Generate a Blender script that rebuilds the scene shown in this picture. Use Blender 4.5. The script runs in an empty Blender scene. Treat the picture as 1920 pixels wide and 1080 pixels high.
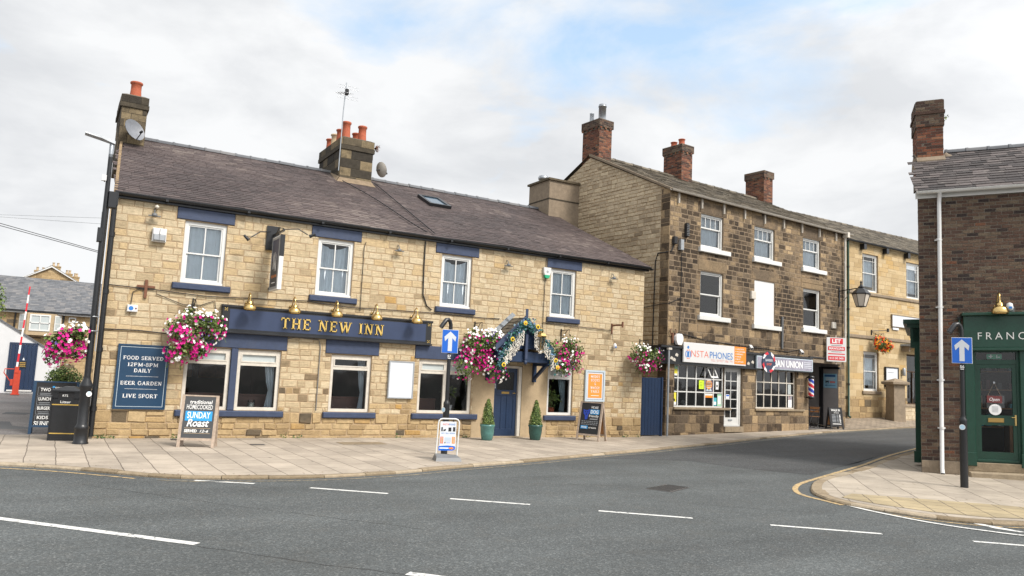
import bpy, math, random
from mathutils import Vector, Matrix, noise
random.seed(7)
R_ = math.radians
SC = bpy.context.scene
COL = SC.collection

# ------------------------------------------------------------------ camera
cam = bpy.data.objects.new('camera', bpy.data.cameras.new('camera')); COL.objects.link(cam)
right = Vector((0.85523, -0.51580, 0.05015)); fwd = Vector((0.51290, 0.84972, 0.12215))
VR = None
def cam_basis():
    f = 1443.0
    def d(px, py): return Vector((px - 960, py - 540, f)).normalized()
    X = d(3405, 814.7); Z = d(1540, -12200)
    Z = (Z - X * X.dot(Z)).normalized(); Y = Z.cross(X)
    # rows are the world axes seen in camera space
    r = Vector((X[0], Y[0], Z[0])); dn = Vector((X[1], Y[1], Z[1])); fw = Vector((X[2], Y[2], Z[2]))
    return r, -dn, -fw
r, u, b = cam_basis()
cam.matrix_world = Matrix(((r[0], u[0], b[0], -11.5613), (r[1], u[1], b[1], -19.5218), (r[2], u[2], b[2], 1.8), (0, 0, 0, 1)))
cam.data.sensor_width = 36.0; cam.data.lens = 1443.0 / 1920 * 36; cam.data.clip_start = 0.1; cam.data.clip_end = 2000
SC.camera = cam

# ------------------------------------------------------------------ light
SUN_EL, SUN_AZ = R_(47), R_(200)     # azimuth from +Y, clockwise: sun stands behind the camera, to its right
sd = Vector((math.sin(R_(158)) * math.cos(SUN_EL), math.cos(R_(158)) * math.cos(SUN_EL), math.sin(SUN_EL)))
sun = bpy.data.objects.new('sun', bpy.data.lights.new('sun', 'SUN')); COL.objects.link(sun)
sun.data.energy = 1.9; sun.data.angle = R_(16); sun.data.color = (1.0, .94, .86)
sun.rotation_euler = sd.to_track_quat('Z', 'Y').to_euler(); sun.location = (0, -30, 40)
W = bpy.data.worlds.new('World'); SC.world = W; W.use_nodes = True
nt = W.node_tree; nt.nodes.clear()
def N(t, kind, **kw):
    n = t.nodes.new(kind)
    for k, v in kw.items(): setattr(n, k, v)
    return n
out = N(nt, 'ShaderNodeOutputWorld'); bg = N(nt, 'ShaderNodeBackground'); nt.links.new(bg.outputs[0], out.inputs[0])
sky = N(nt, 'ShaderNodeTexSky', sky_type='NISHITA', sun_disc=False); sky.sun_elevation = SUN_EL; sky.sun_rotation = R_(158)
sky.air_density = 1.0; sky.dust_density = 1.5
tc = N(nt, 'ShaderNodeTexCoord')
mp = N(nt, 'ShaderNodeMapping'); mp.inputs['Scale'].default_value = (1, 1, 2.3); mp.inputs['Location'].default_value = (3.1, 1.7, .4)
nt.links.new(tc.outputs['Generated'], mp.inputs[0])
n1 = N(nt, 'ShaderNodeTexNoise'); n1.inputs['Scale'].default_value = 2.6; n1.inputs['Detail'].default_value = 7; n1.inputs['Roughness'].default_value = .55; n1.inputs['Distortion'].default_value = .3
n2 = N(nt, 'ShaderNodeTexNoise'); n2.inputs['Scale'].default_value = 4.2; n2.inputs['Detail'].default_value = 8; n2.inputs['Roughness'].default_value = .56; n2.inputs['Distortion'].default_value = .25
nt.links.new(mp.outputs[0], n1.inputs[0]); nt.links.new(mp.outputs[0], n2.inputs[0])
cov = N(nt, 'ShaderNodeValToRGB'); cov.color_ramp.elements[0].position = .34; cov.color_ramp.elements[1].position = .50
hole = N(nt, 'ShaderNodeVectorMath', operation='DISTANCE'); hole.inputs[1].default_value = (.57, .70, .42); nt.links.new(tc.outputs['Generated'], hole.inputs[0])
hr = N(nt, 'ShaderNodeMapRange'); hr.inputs['From Min'].default_value = .0; hr.inputs['From Max'].default_value = .42; hr.inputs['To Min'].default_value = -.115; hr.inputs['To Max'].default_value = .10; nt.links.new(hole.outputs['Value'], hr.inputs[0])
had = N(nt, 'ShaderNodeMath', operation='ADD'); nt.links.new(n1.outputs[0], had.inputs[0]); nt.links.new(hr.outputs[0], had.inputs[1]); nt.links.new(had.outputs[0], cov.inputs[0])
sh = N(nt, 'ShaderNodeValToRGB'); e = sh.color_ramp.elements
e[0].position = .34; e[0].color = (.335, .343, .355, 1); e[1].position = .58; e[1].color = (.425, .43, .435, 1)
nt.links.new(n2.outputs[0], sh.inputs[0])
ss = N(nt, 'ShaderNodeVectorMath', operation='SCALE'); ss.inputs['Scale'].default_value = .13
nt.links.new(sky.outputs[0], ss.inputs[0])
# veil: even the clear gaps are thin high cloud
veil = N(nt, 'ShaderNodeMix', data_type='RGBA'); veil.inputs['Factor'].default_value = .42; veil.inputs['B'].default_value = (.33, .42, .46, 1)
nt.links.new(ss.outputs[0], veil.inputs['A'])
mx = N(nt, 'ShaderNodeMix', data_type='RGBA')
nt.links.new(cov.outputs[0], mx.inputs['Factor']); nt.links.new(veil.outputs['Result'], mx.inputs['A']); nt.links.new(sh.outputs[0], mx.inputs['B'])
# cloud is brighter on the sun's side of the sky
nd = N(nt, 'ShaderNodeVectorMath', operation='DOT_PRODUCT'); nd.inputs[1].default_value = sd
nt.links.new(tc.outputs['Generated'], nd.inputs[0])
mr = N(nt, 'ShaderNodeMapRange'); mr.inputs['From Min'].default_value = .1; mr.inputs['From Max'].default_value = 1; mr.inputs['To Min'].default_value = 1; mr.inputs['To Max'].default_value = 1.9
nt.links.new(nd.outputs['Value'], mr.inputs[0])
fin = N(nt, 'ShaderNodeVectorMath', operation='SCALE'); nt.links.new(mx.outputs['Result'], fin.inputs[0]); nt.links.new(mr.outputs[0], fin.inputs['Scale'])
nt.links.new(fin.outputs[0], bg.inputs[0]); bg.inputs[1].default_value = 1.0
SC.view_settings.view_transform = 'Standard'; SC.view_settings.look = 'None'; SC.view_settings.gamma = 1
SC.view_settings.exposure = 1.18
SC.cycles.max_bounces = 6; SC.cycles.transparent_max_bounces = 12; SC.cycles.use_denoising = True

# ------------------------------------------------------------------ materials
MATS = {}
def mat(name, col, rough=.8, metal=0, var=.0, vscale=8, bump=0, bscale=40, spec=.5, stain=0, stain_col=(.1, .08, .06), emit=None):
    m = bpy.data.materials.new(name); m.use_nodes = True; t = m.node_tree
    p = t.nodes['Principled BSDF']; p.inputs['Roughness'].default_value = rough; p.inputs['Metallic'].default_value = metal
    p.inputs['Specular IOR Level'].default_value = spec
    c = (*col, 1); p.inputs['Base Color'].default_value = c
    src = None
    g = N(t, 'ShaderNodeNewGeometry')
    if var or stain:
        nz = N(t, 'ShaderNodeTexNoise'); nz.inputs['Scale'].default_value = vscale; nz.inputs['Detail'].default_value = 5; nz.inputs['Roughness'].default_value = .65
        t.links.new(g.outputs['Position'], nz.inputs[0])
        r = N(t, 'ShaderNodeValToRGB'); r.color_ramp.elements[0].position = .3; r.color_ramp.elements[1].position = .7
        r.color_ramp.elements[0].color = (*[x * (1 - var) for x in col], 1); r.color_ramp.elements[1].color = (*[min(1, x * (1 + var)) for x in col], 1)
        t.links.new(nz.outputs[0], r.inputs[0]); src = r.outputs[0]
        if stain:
            s2 = N(t, 'ShaderNodeTexNoise'); s2.inputs['Scale'].default_value = vscale * .17; s2.inputs['Detail'].default_value = 6; s2.inputs['Roughness'].default_value = .7
            t.links.new(g.outputs['Position'], s2.inputs[0])
            r2 = N(t, 'ShaderNodeMapRange'); r2.inputs['From Min'].default_value = .5; r2.inputs['From Max'].default_value = .72; r2.inputs['To Max'].default_value = stain
            t.links.new(s2.outputs[0], r2.inputs[0])
            x = N(t, 'ShaderNodeMix', data_type='RGBA'); x.inputs['B'].default_value = (*stain_col, 1)
            t.links.new(r2.outputs[0], x.inputs['Factor']); t.links.new(src, x.inputs['A']); src = x.outputs['Result']
        t.links.new(src, p.inputs['Base Color'])
    if bump:
        bz = N(t, 'ShaderNodeTexNoise'); bz.inputs['Scale'].default_value = bscale; bz.inputs['Detail'].default_value = 4
        t.links.new(g.outputs['Position'], bz.inputs[0])
        bm = N(t, 'ShaderNodeBump'); bm.inputs['Strength'].default_value = bump; bm.inputs['Distance'].default_value = .02
        t.links.new(bz.outputs[0], bm.inputs['Height']); t.links.new(bm.outputs[0], p.inputs['Normal'])
    if emit:
        p.inputs['Emission Color'].default_value = (*emit[0], 1); p.inputs['Emission Strength'].default_value = emit[1]
    MATS[name] = m; return m

def ramp_mat(name, stops, rough=.9, vscale=9, var=.22, bump=.5, bscale=30, lichen=None, stain=0, stain_col=(.06, .05, .04), sscale=.8, spec=.25, streak=0, shi=.72):
    """colour picked per stone / slate by the mesh's own 'tint', roughened by noise"""
    m = bpy.data.materials.new(name); m.use_nodes = True; t = m.node_tree
    p = t.nodes['Principled BSDF']; p.inputs['Roughness'].default_value = rough; p.inputs['Specular IOR Level'].default_value = spec
    a = N(t, 'ShaderNodeAttribute', attribute_name='tint')
    r = N(t, 'ShaderNodeValToRGB'); el = r.color_ramp.elements
    el[0].position, el[0].color = stops[0][0], (*stops[0][1], 1); el[1].position, el[1].color = stops[-1][0], (*stops[-1][1], 1)
    for pos, c in stops[1:-1]:
        k = el.new(pos); k.color = (*c, 1)
    t.links.new(a.outputs['Fac'], r.inputs[0])
    g = N(t, 'ShaderNodeNewGeometry')
    nz = N(t, 'ShaderNodeTexNoise'); nz.inputs['Scale'].default_value = vscale; nz.inputs['Detail'].default_value = 7; nz.inputs['Roughness'].default_value = .72
    t.links.new(g.outputs['Position'], nz.inputs[0])
    mr = N(t, 'ShaderNodeMapRange'); mr.inputs['From Min'].default_value = .25; mr.inputs['From Max'].default_value = .75
    mr.inputs['To Min'].default_value = 1 - var; mr.inputs['To Max'].default_value = 1 + var
    t.links.new(nz.outputs[0], mr.inputs[0])
    ml = N(t, 'ShaderNodeVectorMath', operation='SCALE'); t.links.new(r.outputs[0], ml.inputs[0]); t.links.new(mr.outputs[0], ml.inputs['Scale'])
    src = ml.outputs[0]
    if streak:      # bedding lines of the sandstone: noise stretched along the wall
        mpp = N(t, 'ShaderNodeMapping'); mpp.inputs['Scale'].default_value = (2.5, 2.5, 34); t.links.new(g.outputs['Position'], mpp.inputs[0])
        s3 = N(t, 'ShaderNodeTexNoise'); s3.inputs['Scale'].default_value = 1.5; s3.inputs['Detail'].default_value = 5; t.links.new(mpp.outputs[0], s3.inputs[0])
        m3 = N(t, 'ShaderNodeMapRange'); m3.inputs['From Min'].default_value = .3; m3.inputs['From Max'].default_value = .7; m3.inputs['To Min'].default_value = 1 - streak; m3.inputs['To Max'].default_value = 1 + streak; t.links.new(s3.outputs[0], m3.inputs[0])
        q3 = N(t, 'ShaderNodeVectorMath', operation='SCALE'); t.links.new(src, q3.inputs[0]); t.links.new(m3.outputs[0], q3.inputs['Scale']); src = q3.outputs[0]
    for amt, colr, scl, lo, hi in ((stain, stain_col, sscale, .5, shi), ((lichen or (0,))[0], (lichen or (0, (0, 0, 0)))[1], 5.0, .6, .72)):
        if not amt: continue
        s2 = N(t, 'ShaderNodeTexNoise'); s2.inputs['Scale'].default_value = scl; s2.inputs['Detail'].default_value = 7; s2.inputs['Roughness'].default_value = .7
        t.links.new(g.outputs['Position'], s2.inputs[0])
        r2 = N(t, 'ShaderNodeMapRange'); r2.inputs['From Min'].default_value = lo; r2.inputs['From Max'].default_value = hi; r2.inputs['To Max'].default_value = amt
        t.links.new(s2.outputs[0], r2.inputs[0])
        x = N(t, 'ShaderNodeMix', data_type='RGBA'); x.inputs['B'].default_value = (*colr, 1)
        t.links.new(r2.outputs[0], x.inputs['Factor']); t.links.new(src, x.inputs['A']); src = x.outputs['Result']
    t.links.new(src, p.inputs['Base Color'])
    bz = N(t, 'ShaderNodeTexNoise'); bz.inputs['Scale'].default_value = bscale; bz.inputs['Detail'].default_value = 5; bz.inputs['Roughness'].default_value = .65
    t.links.new(g.outputs['Position'], bz.inputs[0])
    bm = N(t, 'ShaderNodeBump'); bm.inputs['Strength'].default_value = bump; bm.inputs['Distance'].default_value = .02
    t.links.new(bz.outputs[0], bm.inputs['Height']); t.links.new(bm.outputs[0], p.inputs['Normal'])
    MATS[name] = m; return m

ramp_mat('stone_cream', [(0, (.16, .115, .07)), (.1, (.27, .205, .125)), (.2, (.35, .27, .165)), (.4, (.45, .36, .23)), (.62, (.51, .425, .29)), (.8, (.485, .375, .225)), (.93, (.43, .30, .145)), (1, (.42, .255, .085))], vscale=13, var=.22, stain=.38, stain_col=(.34, .26, .165), sscale=1.3, streak=.22)
ramp_mat('stone_foot', [(0, (.10, .08, .055)), (.2, (.27, .19, .10)), (.45, (.37, .265, .14)), (.75, (.43, .32, .18)), (1, (.38, .235, .085))], vscale=9, var=.28, stain=.45, stain_col=(.24, .17, .1), sscale=1.6, bump=.8)
ramp_mat('stone_soot', [(0, (.042, .031, .022)), (.3, (.07, .05, .033)), (.5, (.135, .102, .07)), (.7, (.245, .178, .105)), (1, (.38, .275, .16))], vscale=14, var=.45, stain=.75, stain_col=(.29, .205, .12), sscale=1.1, shi=.62)
ramp_mat('stone_gable', [(0, (.25, .195, .13)), (.3, (.40, .32, .22)), (.7, (.50, .41, .285)), (1, (.56, .465, .32))], vscale=9, var=.28, stain=.35, stain_col=(.13, .1, .07), sscale=.6)
ramp_mat('stone_smooth', [(0, (.38, .275, .145)), (.4, (.46, .35, .20)), (.8, (.52, .41, .25)), (1, (.45, .30, .125))], vscale=6, var=.12, stain=.25, stain_col=(.33, .24, .13), sscale=1.2, bump=.25)
ramp_mat('stone_black', [(0, (.028, .025, .021)), (.5, (.08, .066, .046)), (1, (.22, .17, .10))], vscale=6, var=.4, stain=.75, stain_col=(.035, .03, .025), sscale=2.5, bump=.8)
ramp_mat('stone_drab', [(0, (.18, .14, .10)), (1, (.27, .215, .155))], vscale=6, var=.25, stain=.35, stain_col=(.12, .1, .08), sscale=1.2)
ramp_mat('brick_dark', [(0, (.034, .025, .023)), (.25, (.070, .042, .032)), (.5, (.10, .060, .043)), (.75, (.125, .09, .062)), (.9, (.14, .108, .076)), (1, (.15, .065, .038))], vscale=34, var=.6, lichen=(.55, (.17, .14, .095)), stain=.35, stain_col=(.045, .034, .028), sscale=2.5)
ramp_mat('brick_red', [(0, (.05, .03, .024)), (.4, (.14, .055, .036)), (.8, (.21, .08, .045)), (1, (.26, .125, .07))], vscale=16, var=.35, stain=.55, stain_col=(.05, .035, .028), sscale=1.8)
ramp_mat('slate_purple', [(0, (.042, .031, .030)), (.4, (.068, .050, .048)), (.75, (.092, .069, .064)), (1, (.14, .112, .10))], rough=.7, vscale=14, var=.22, lichen=(.35, (.25, .23, .19)), bump=.35, stain=.4, stain_col=(.075, .06, .058), sscale=.5, spec=.4)
ramp_mat('slate_brown', [(0, (.06, .052, .042)), (.5, (.115, .098, .075)), (1, (.18, .155, .12))], rough=.85, vscale=9, var=.35, lichen=(.5, (.25, .24, .17)), bump=.7, stain=.4, stain_col=(.06, .055, .035), sscale=.7)
ramp_mat('slate_dark', [(0, (.04, .035, .035)), (.5, (.07, .060, .058)), (1, (.12, .102, .098))], rough=.7, vscale=12, var=.3, lichen=(.5, (.3, .28, .25)), bump=.4)
ramp_mat('slate_grey', [(0, (.10, .105, .115)), (.5, (.135, .14, .15)), (1, (.18, .175, .175))], rough=.8, vscale=4, var=.15, bump=.2)
ramp_mat('leaf', [(0, (.028, .05, .012)), (.5, (.07, .12, .025)), (.8, (.14, .2, .045)), (1, (.24, .28, .08))], rough=.55, vscale=20, var=.2, bump=0, spec=.4)
ramp_mat('leaf_blue', [(0, (.012, .06, .045)), (.4, (.03, .13, .10)), (.7, (.07, .19, .19)), (.85, (.12, .19, .36)), (1, (.26, .38, .42))], rough=.6, vscale=20, var=.2, bump=0)
ramp_mat('petal', [(0, (.42, .008, .16)), (.28, (.62, .015, .25)), (.45, (.5, .01, .18)), (.5, (.13, .07, .3)), (.58, (.16, .10, .36)), (.62, (.80, .76, .74)), (1, (.88, .87, .84))], rough=.6, vscale=30, var=.1, bump=0)
ramp_mat('petal_hot', [(0, (.6, .02, .01)), (.4, (.7, .07, .02)), (.6, (.75, .25, .02)), (1, (.8, .5, .04))], rough=.6, vscale=30, var=.1, bump=0)
ramp_mat('cobble', [(0, (.17, .135, .1)), (.5, (.25, .2, .15)), (1, (.33, .27, .2))], rough=.9, vscale=5, var=.25, bump=.5)
ramp_mat('kerbstone', [(0, (.2, .155, .1)), (.5, (.30, .24, .165)), (1, (.36, .3, .22))], rough=.9, vscale=7, var=.3, bump=.6, stain=.5, stain_col=(.13, .1, .075), sscale=2)
mat('mortar', (.35, .255, .155), .95, var=.2, bump=.5)
mat('mortar_dark', (.215, .16, .105), .95, var=.25, bump=.4)
mat('mortar_brick', (.135, .115, .09), .95, var=.25, bump=.4)
mat('render_buff', (.40, .305, .19), .9, var=.12, vscale=4, bump=.3, stain=.35, stain_col=(.38, .27, .16))
mat('lime_white', (.62, .63, .64), .85, var=.04, vscale=1.5, bump=.1)
mat('passage_wall', (.30, .285, .28), .9, var=.1, vscale=2)
mat('navy', (.030, .046, .094), .55, var=.16, vscale=9, bump=.25, bscale=30, stain=.35, stain_col=(.055, .07, .11))
mat('navy_board', (.024, .040, .09), .45, var=.08, vscale=3)
mat('door_navy', (.013, .030, .072), .4, var=.1, vscale=5)
mat('sign_blue', (.008, .040, .09), .35, var=.06, vscale=3)
mat('road_blue', (.01, .12, .55), .35, spec=.5)
mat('white_paint', (.64, .64, .62), .4, var=.04, vscale=5)
mat('old_white', (.56, .52, .455), .6, var=.12, vscale=8)
mat('upvc', (.64, .64, .635), .3)
mat('black_paint', (.012, .013, .015), .35, var=.2, vscale=10)
mat('black_matt', (.02, .02, .022), .8)
mat('charcoal_board', (.055, .058, .062), .7, var=.08, vscale=6)
mat('chalk', (.8, .8, .78), .8)
mat('green_paint', (.005, .042, .025), .38, var=.14, vscale=7, bump=.12, bscale=30)
mat('brass', (.62, .44, .18), .24, metal=1)
mat('brass_dull', (.42, .28, .10), .4, metal=1)
mat('gold', (.85, .58, .17), .25, metal=.85)
mat('gold_line', (.50, .33, .07), .5)
mat('zinc', (.38, .40, .42), .35, metal=.9, var=.15)
mat('lead', (.24, .265, .29), .6, var=.25, vscale=9)
mat('grey_plastic', (.14, .145, .15), .5)
mat('steel_grey', (.32, .34, .36), .45, metal=.3, var=.1)
mat('dish_grey', (.17, .18, .2), .5, var=.15)
mat('terracotta', (.38, .095, .045), .8, var=.18, vscale=14, bump=.2)
mat('buff_clay', (.50, .38, .24), .85, var=.15)
mat('rust', (.16, .07, .04), .9, var=.3, vscale=20)
mat('red_post', (.52, .055, .025), .45, var=.12)
mat('red', (.62, .02, .035), .45); mat('pole_blue', (.02, .06, .4), .4)
mat('orange', (.92, .25, .015), .5); mat('orange_soft', (.75, .28, .05), .55)
mat('insta_blue', (.02, .17, .5), .5); mat('insta_red', (.72, .13, .07), .5)
mat('sky_panel', (.02, .28, .62), .6)
mat('urban_grey', (.30, .29, .36), .5, var=.25, vscale=5)
mat('pale_blue', (.30, .44, .56), .5); mat('pale_frame', (.46, .54, .60), .5)
mat('passage_sign', (.26, .50, .66), .5, var=.05); mat('sign_dark_blue', (.02, .10, .28), .5)
mat('lime_paper', (.62, .85, .03), .6); mat('yellow_paper', (.8, .7, .06), .6); mat('purple', (.09, .06, .12), .6); mat('teal_paper', (.06, .42, .5), .6); mat('mint', (.35, .62, .42), .6)
mat('wood_grey', (.38, .30, .235), .75, var=.25, vscale=14, bump=.3)
mat('wood_warm', (.36, .17, .065), .6, var=.25, vscale=12)
mat('bench_wood', (.11, .036, .022), .45, var=.2, vscale=4)
mat('teal_glaze', (.075, .19, .175), .25, var=.2, vscale=9)
mat('teal_glaze_dark', (.03, .085, .072), .25, var=.2, vscale=9)
mat('asphalt_black', (.03, .03, .03), .8); mat('iron', (.065, .06, .056), .75, var=.3, vscale=20)
mat('net', (.80, .87, .93), .9, var=.08, vscale=3); mat('drape', (.46, .56, .60), .9, var=.1)
mat('frost', (.42, .46, .46), .45, var=.06, vscale=3)
mat('dark_room', (.035, .028, .024), .9, var=.3, vscale=1.5); mat('room_floor', (.06, .045, .035), .8)
mat('noticeboard', (.60, .63, .67), .35, var=.03, vscale=2)
mat('lamp_glass', (.62, .56, .48), .2); mat('warm_bulb', (.8, .6, .3), .3)
mat('sunflower', (.8, .56, .02), .6); mat('dark_brown', (.05, .025, .01), .8)
mat('wisteria', (.82, .78, .70), .8, var=.12, vscale=40)
mat('bark', (.07, .05, .035), .9); mat('coir', (.11, .07, .04), .95); mat('soil', (.04, .03, .02), .95)
mat('candle', (.82, .8, .74), .5); mat('white_plate', (.8, .8, .8), .4); mat('exit_green', (.02, .35, .18), .4)
mat('maroon', (.14, .03, .03), .5); mat('sticker', (.45, .66, .82), .4)
mat('skylight_glass', (.05, .09, .13), .08, spec=.8)
mat('door_pane', (.006, .006, .007), .2, spec=.35)
mat('mortar_black', (.10, .08, .055), .95, var=.4, vscale=5)  # dark mortar core and flaunching of the black stone chimneys
mat('lane_dark', (.07, .073, .077), .9, var=.12, vscale=20, bump=.3)

def glass_mat():
    m = bpy.data.materials.new('glass'); m.use_nodes = True; t = m.node_tree; t.nodes.clear()
    o = N(t, 'ShaderNodeOutputMaterial'); mxs = N(t, 'ShaderNodeMixShader'); tr = N(t, 'ShaderNodeBsdfTransparent'); gl = N(t, 'ShaderNodeBsdfGlossy')
    gl.inputs['Roughness'].default_value = .03; tr.inputs[0].default_value = (.88, .91, .92, 1)
    fr = N(t, 'ShaderNodeFresnel'); fr.inputs[0].default_value = 1.62
    g = N(t, 'ShaderNodeNewGeometry'); nz = N(t, 'ShaderNodeTexNoise'); nz.inputs['Scale'].default_value = 1.7; nz.inputs['Detail'].default_value = 1
    bm = N(t, 'ShaderNodeBump'); bm.inputs['Strength'].default_value = .25; bm.inputs['Distance'].default_value = .02
    t.links.new(g.outputs['Position'], nz.inputs[0]); t.links.new(nz.outputs[0], bm.inputs['Height']); t.links.new(bm.outputs[0], gl.inputs['Normal'])
    t.links.new(fr.outputs[0], mxs.inputs[0]); t.links.new(tr.outputs[0], mxs.inputs[1]); t.links.new(gl.outputs[0], mxs.inputs[2]); t.links.new(mxs.outputs[0], o.inputs[0])
    MATS['glass'] = m
glass_mat()

def asphalt_mat(name, col, speck, patches=.18):
    m = bpy.data.materials.new(name); m.use_nodes = True; t = m.node_tree; p = t.nodes['Principled BSDF']; p.inputs['Roughness'].default_value = .82; p.inputs['Specular IOR Level'].default_value = .35
    g = N(t, 'ShaderNodeNewGeometry')
    v = N(t, 'ShaderNodeTexVoronoi'); v.inputs['Scale'].default_value = 58; t.links.new(g.outputs['Position'], v.inputs[0])
    sv = N(t, 'ShaderNodeSeparateColor'); t.links.new(v.outputs['Color'], sv.inputs[0])
    r = N(t, 'ShaderNodeValToRGB'); el = r.color_ramp.elements; el[0].position = 0; el[0].color = (*[c * .72 for c in col], 1); el[1].position = 1; el[1].color = (*speck, 1)
    k = el.new(.55); k.color = (*col, 1); k = el.new(.9); k.color = (*[c * 1.35 for c in col], 1)
    t.links.new(sv.outputs[0], r.inputs[0])
    nz = N(t, 'ShaderNodeTexNoise'); nz.inputs['Scale'].default_value = .45; nz.inputs['Detail'].default_value = 8; nz.inputs['Roughness'].default_value = .6; t.links.new(g.outputs['Position'], nz.inputs[0])
    mr = N(t, 'ShaderNodeMapRange'); mr.inputs['From Min'].default_value = .3; mr.inputs['From Max'].default_value = .7; mr.inputs['To Min'].default_value = 1 - patches; mr.inputs['To Max'].default_value = 1 + patches
    t.links.new(nz.outputs[0], mr.inputs[0])
    ml = N(t, 'ShaderNodeVectorMath', operation='SCALE'); t.links.new(r.outputs[0], ml.inputs[0]); t.links.new(mr.outputs[0], ml.inputs['Scale'])
    # wheel-polished bands along the carriageway, and brownish dust
    mw = N(t, 'ShaderNodeMapping'); mw.inputs['Rotation'].default_value = (0, 0, R_(49)); mw.inputs['Scale'].default_value = (.06, .9, 1); t.links.new(g.outputs['Position'], mw.inputs[0])
    nw = N(t, 'ShaderNodeTexNoise'); nw.inputs['Scale'].default_value = 1.2; nw.inputs['Detail'].default_value = 4; t.links.new(mw.outputs[0], nw.inputs[0])
    mw2 = N(t, 'ShaderNodeMapRange'); mw2.inputs['From Min'].default_value = .3; mw2.inputs['From Max'].default_value = .7; mw2.inputs['To Min'].default_value = .84; mw2.inputs['To Max'].default_value = 1.16; t.links.new(nw.outputs[0], mw2.inputs[0])
    m4 = N(t, 'ShaderNodeVectorMath', operation='SCALE'); t.links.new(ml.outputs[0], m4.inputs[0]); t.links.new(mw2.outputs[0], m4.inputs['Scale'])
    nd_ = N(t, 'ShaderNodeTexNoise'); nd_.inputs['Scale'].default_value = 1.9; nd_.inputs['Detail'].default_value = 9; nd_.inputs['Roughness'].default_value = .75; t.links.new(g.outputs['Position'], nd_.inputs[0])
    md = N(t, 'ShaderNodeMapRange'); md.inputs['From Min'].default_value = .5; md.inputs['From Max'].default_value = .75; md.inputs['To Max'].default_value = .4; t.links.new(nd_.outputs[0], md.inputs[0])
    xd = N(t, 'ShaderNodeMix', data_type='RGBA'); xd.inputs['B'].default_value = (col[0] * 1.25, col[1] * 1.08, col[2] * .95, 1); t.links.new(md.outputs[0], xd.inputs['Factor']); t.links.new(m4.outputs[0], xd.inputs['A']); t.links.new(xd.outputs['Result'], p.inputs['Base Color'])
    bm = N(t, 'ShaderNodeBump'); bm.inputs['Strength'].default_value = .5; bm.inputs['Distance'].default_value = .006; t.links.new(v.outputs['Distance'], bm.inputs['Height']); t.links.new(bm.outputs[0], p.inputs['Normal'])
    MATS[name] = m
asphalt_mat('asphalt', (.072, .079, .080), (.15, .155, .152)); asphalt_mat('asphalt_new', (.052, .055, .057), (.13, .13, .13), .15); asphalt_mat('tarmac_pale', (.14, .132, .13), (.24, .22, .21), .25)

def worn_paint(name, col, under, lo=.40, hi=.47):
    m = bpy.data.materials.new(name); m.use_nodes = True; t = m.node_tree; p = t.nodes['Principled BSDF']; p.inputs['Roughness'].default_value = .75
    g = N(t, 'ShaderNodeNewGeometry'); nz = N(t, 'ShaderNodeTexNoise'); nz.inputs['Scale'].default_value = 14; nz.inputs['Detail'].default_value = 8; nz.inputs['Roughness'].default_value = .75
    t.links.new(g.outputs['Position'], nz.inputs[0]); mr = N(t, 'ShaderNodeMapRange'); mr.inputs['From Min'].default_value = lo; mr.inputs['From Max'].default_value = hi; t.links.new(nz.outputs[0], mr.inputs[0])
    x = N(t, 'ShaderNodeMix', data_type='RGBA'); x.inputs['A'].default_value = (*under, 1); x.inputs['B'].default_value = (*col, 1); t.links.new(mr.outputs[0], x.inputs['Factor']); t.links.new(x.outputs['Result'], p.inputs['Base Color'])
    MATS[name] = m
worn_paint('line_white', (.60, .60, .58), (.11, .115, .115), .36, .47); worn_paint('line_yellow', (.48, .34, .16), (.11, .105, .10), .38, .54); worn_paint('line_pale', (.36, .29, .18), (.10, .10, .095), .42, .60); worn_paint('line_faint', (.5, .5, .49), (.11, .11, .11), .44, .56)

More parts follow.
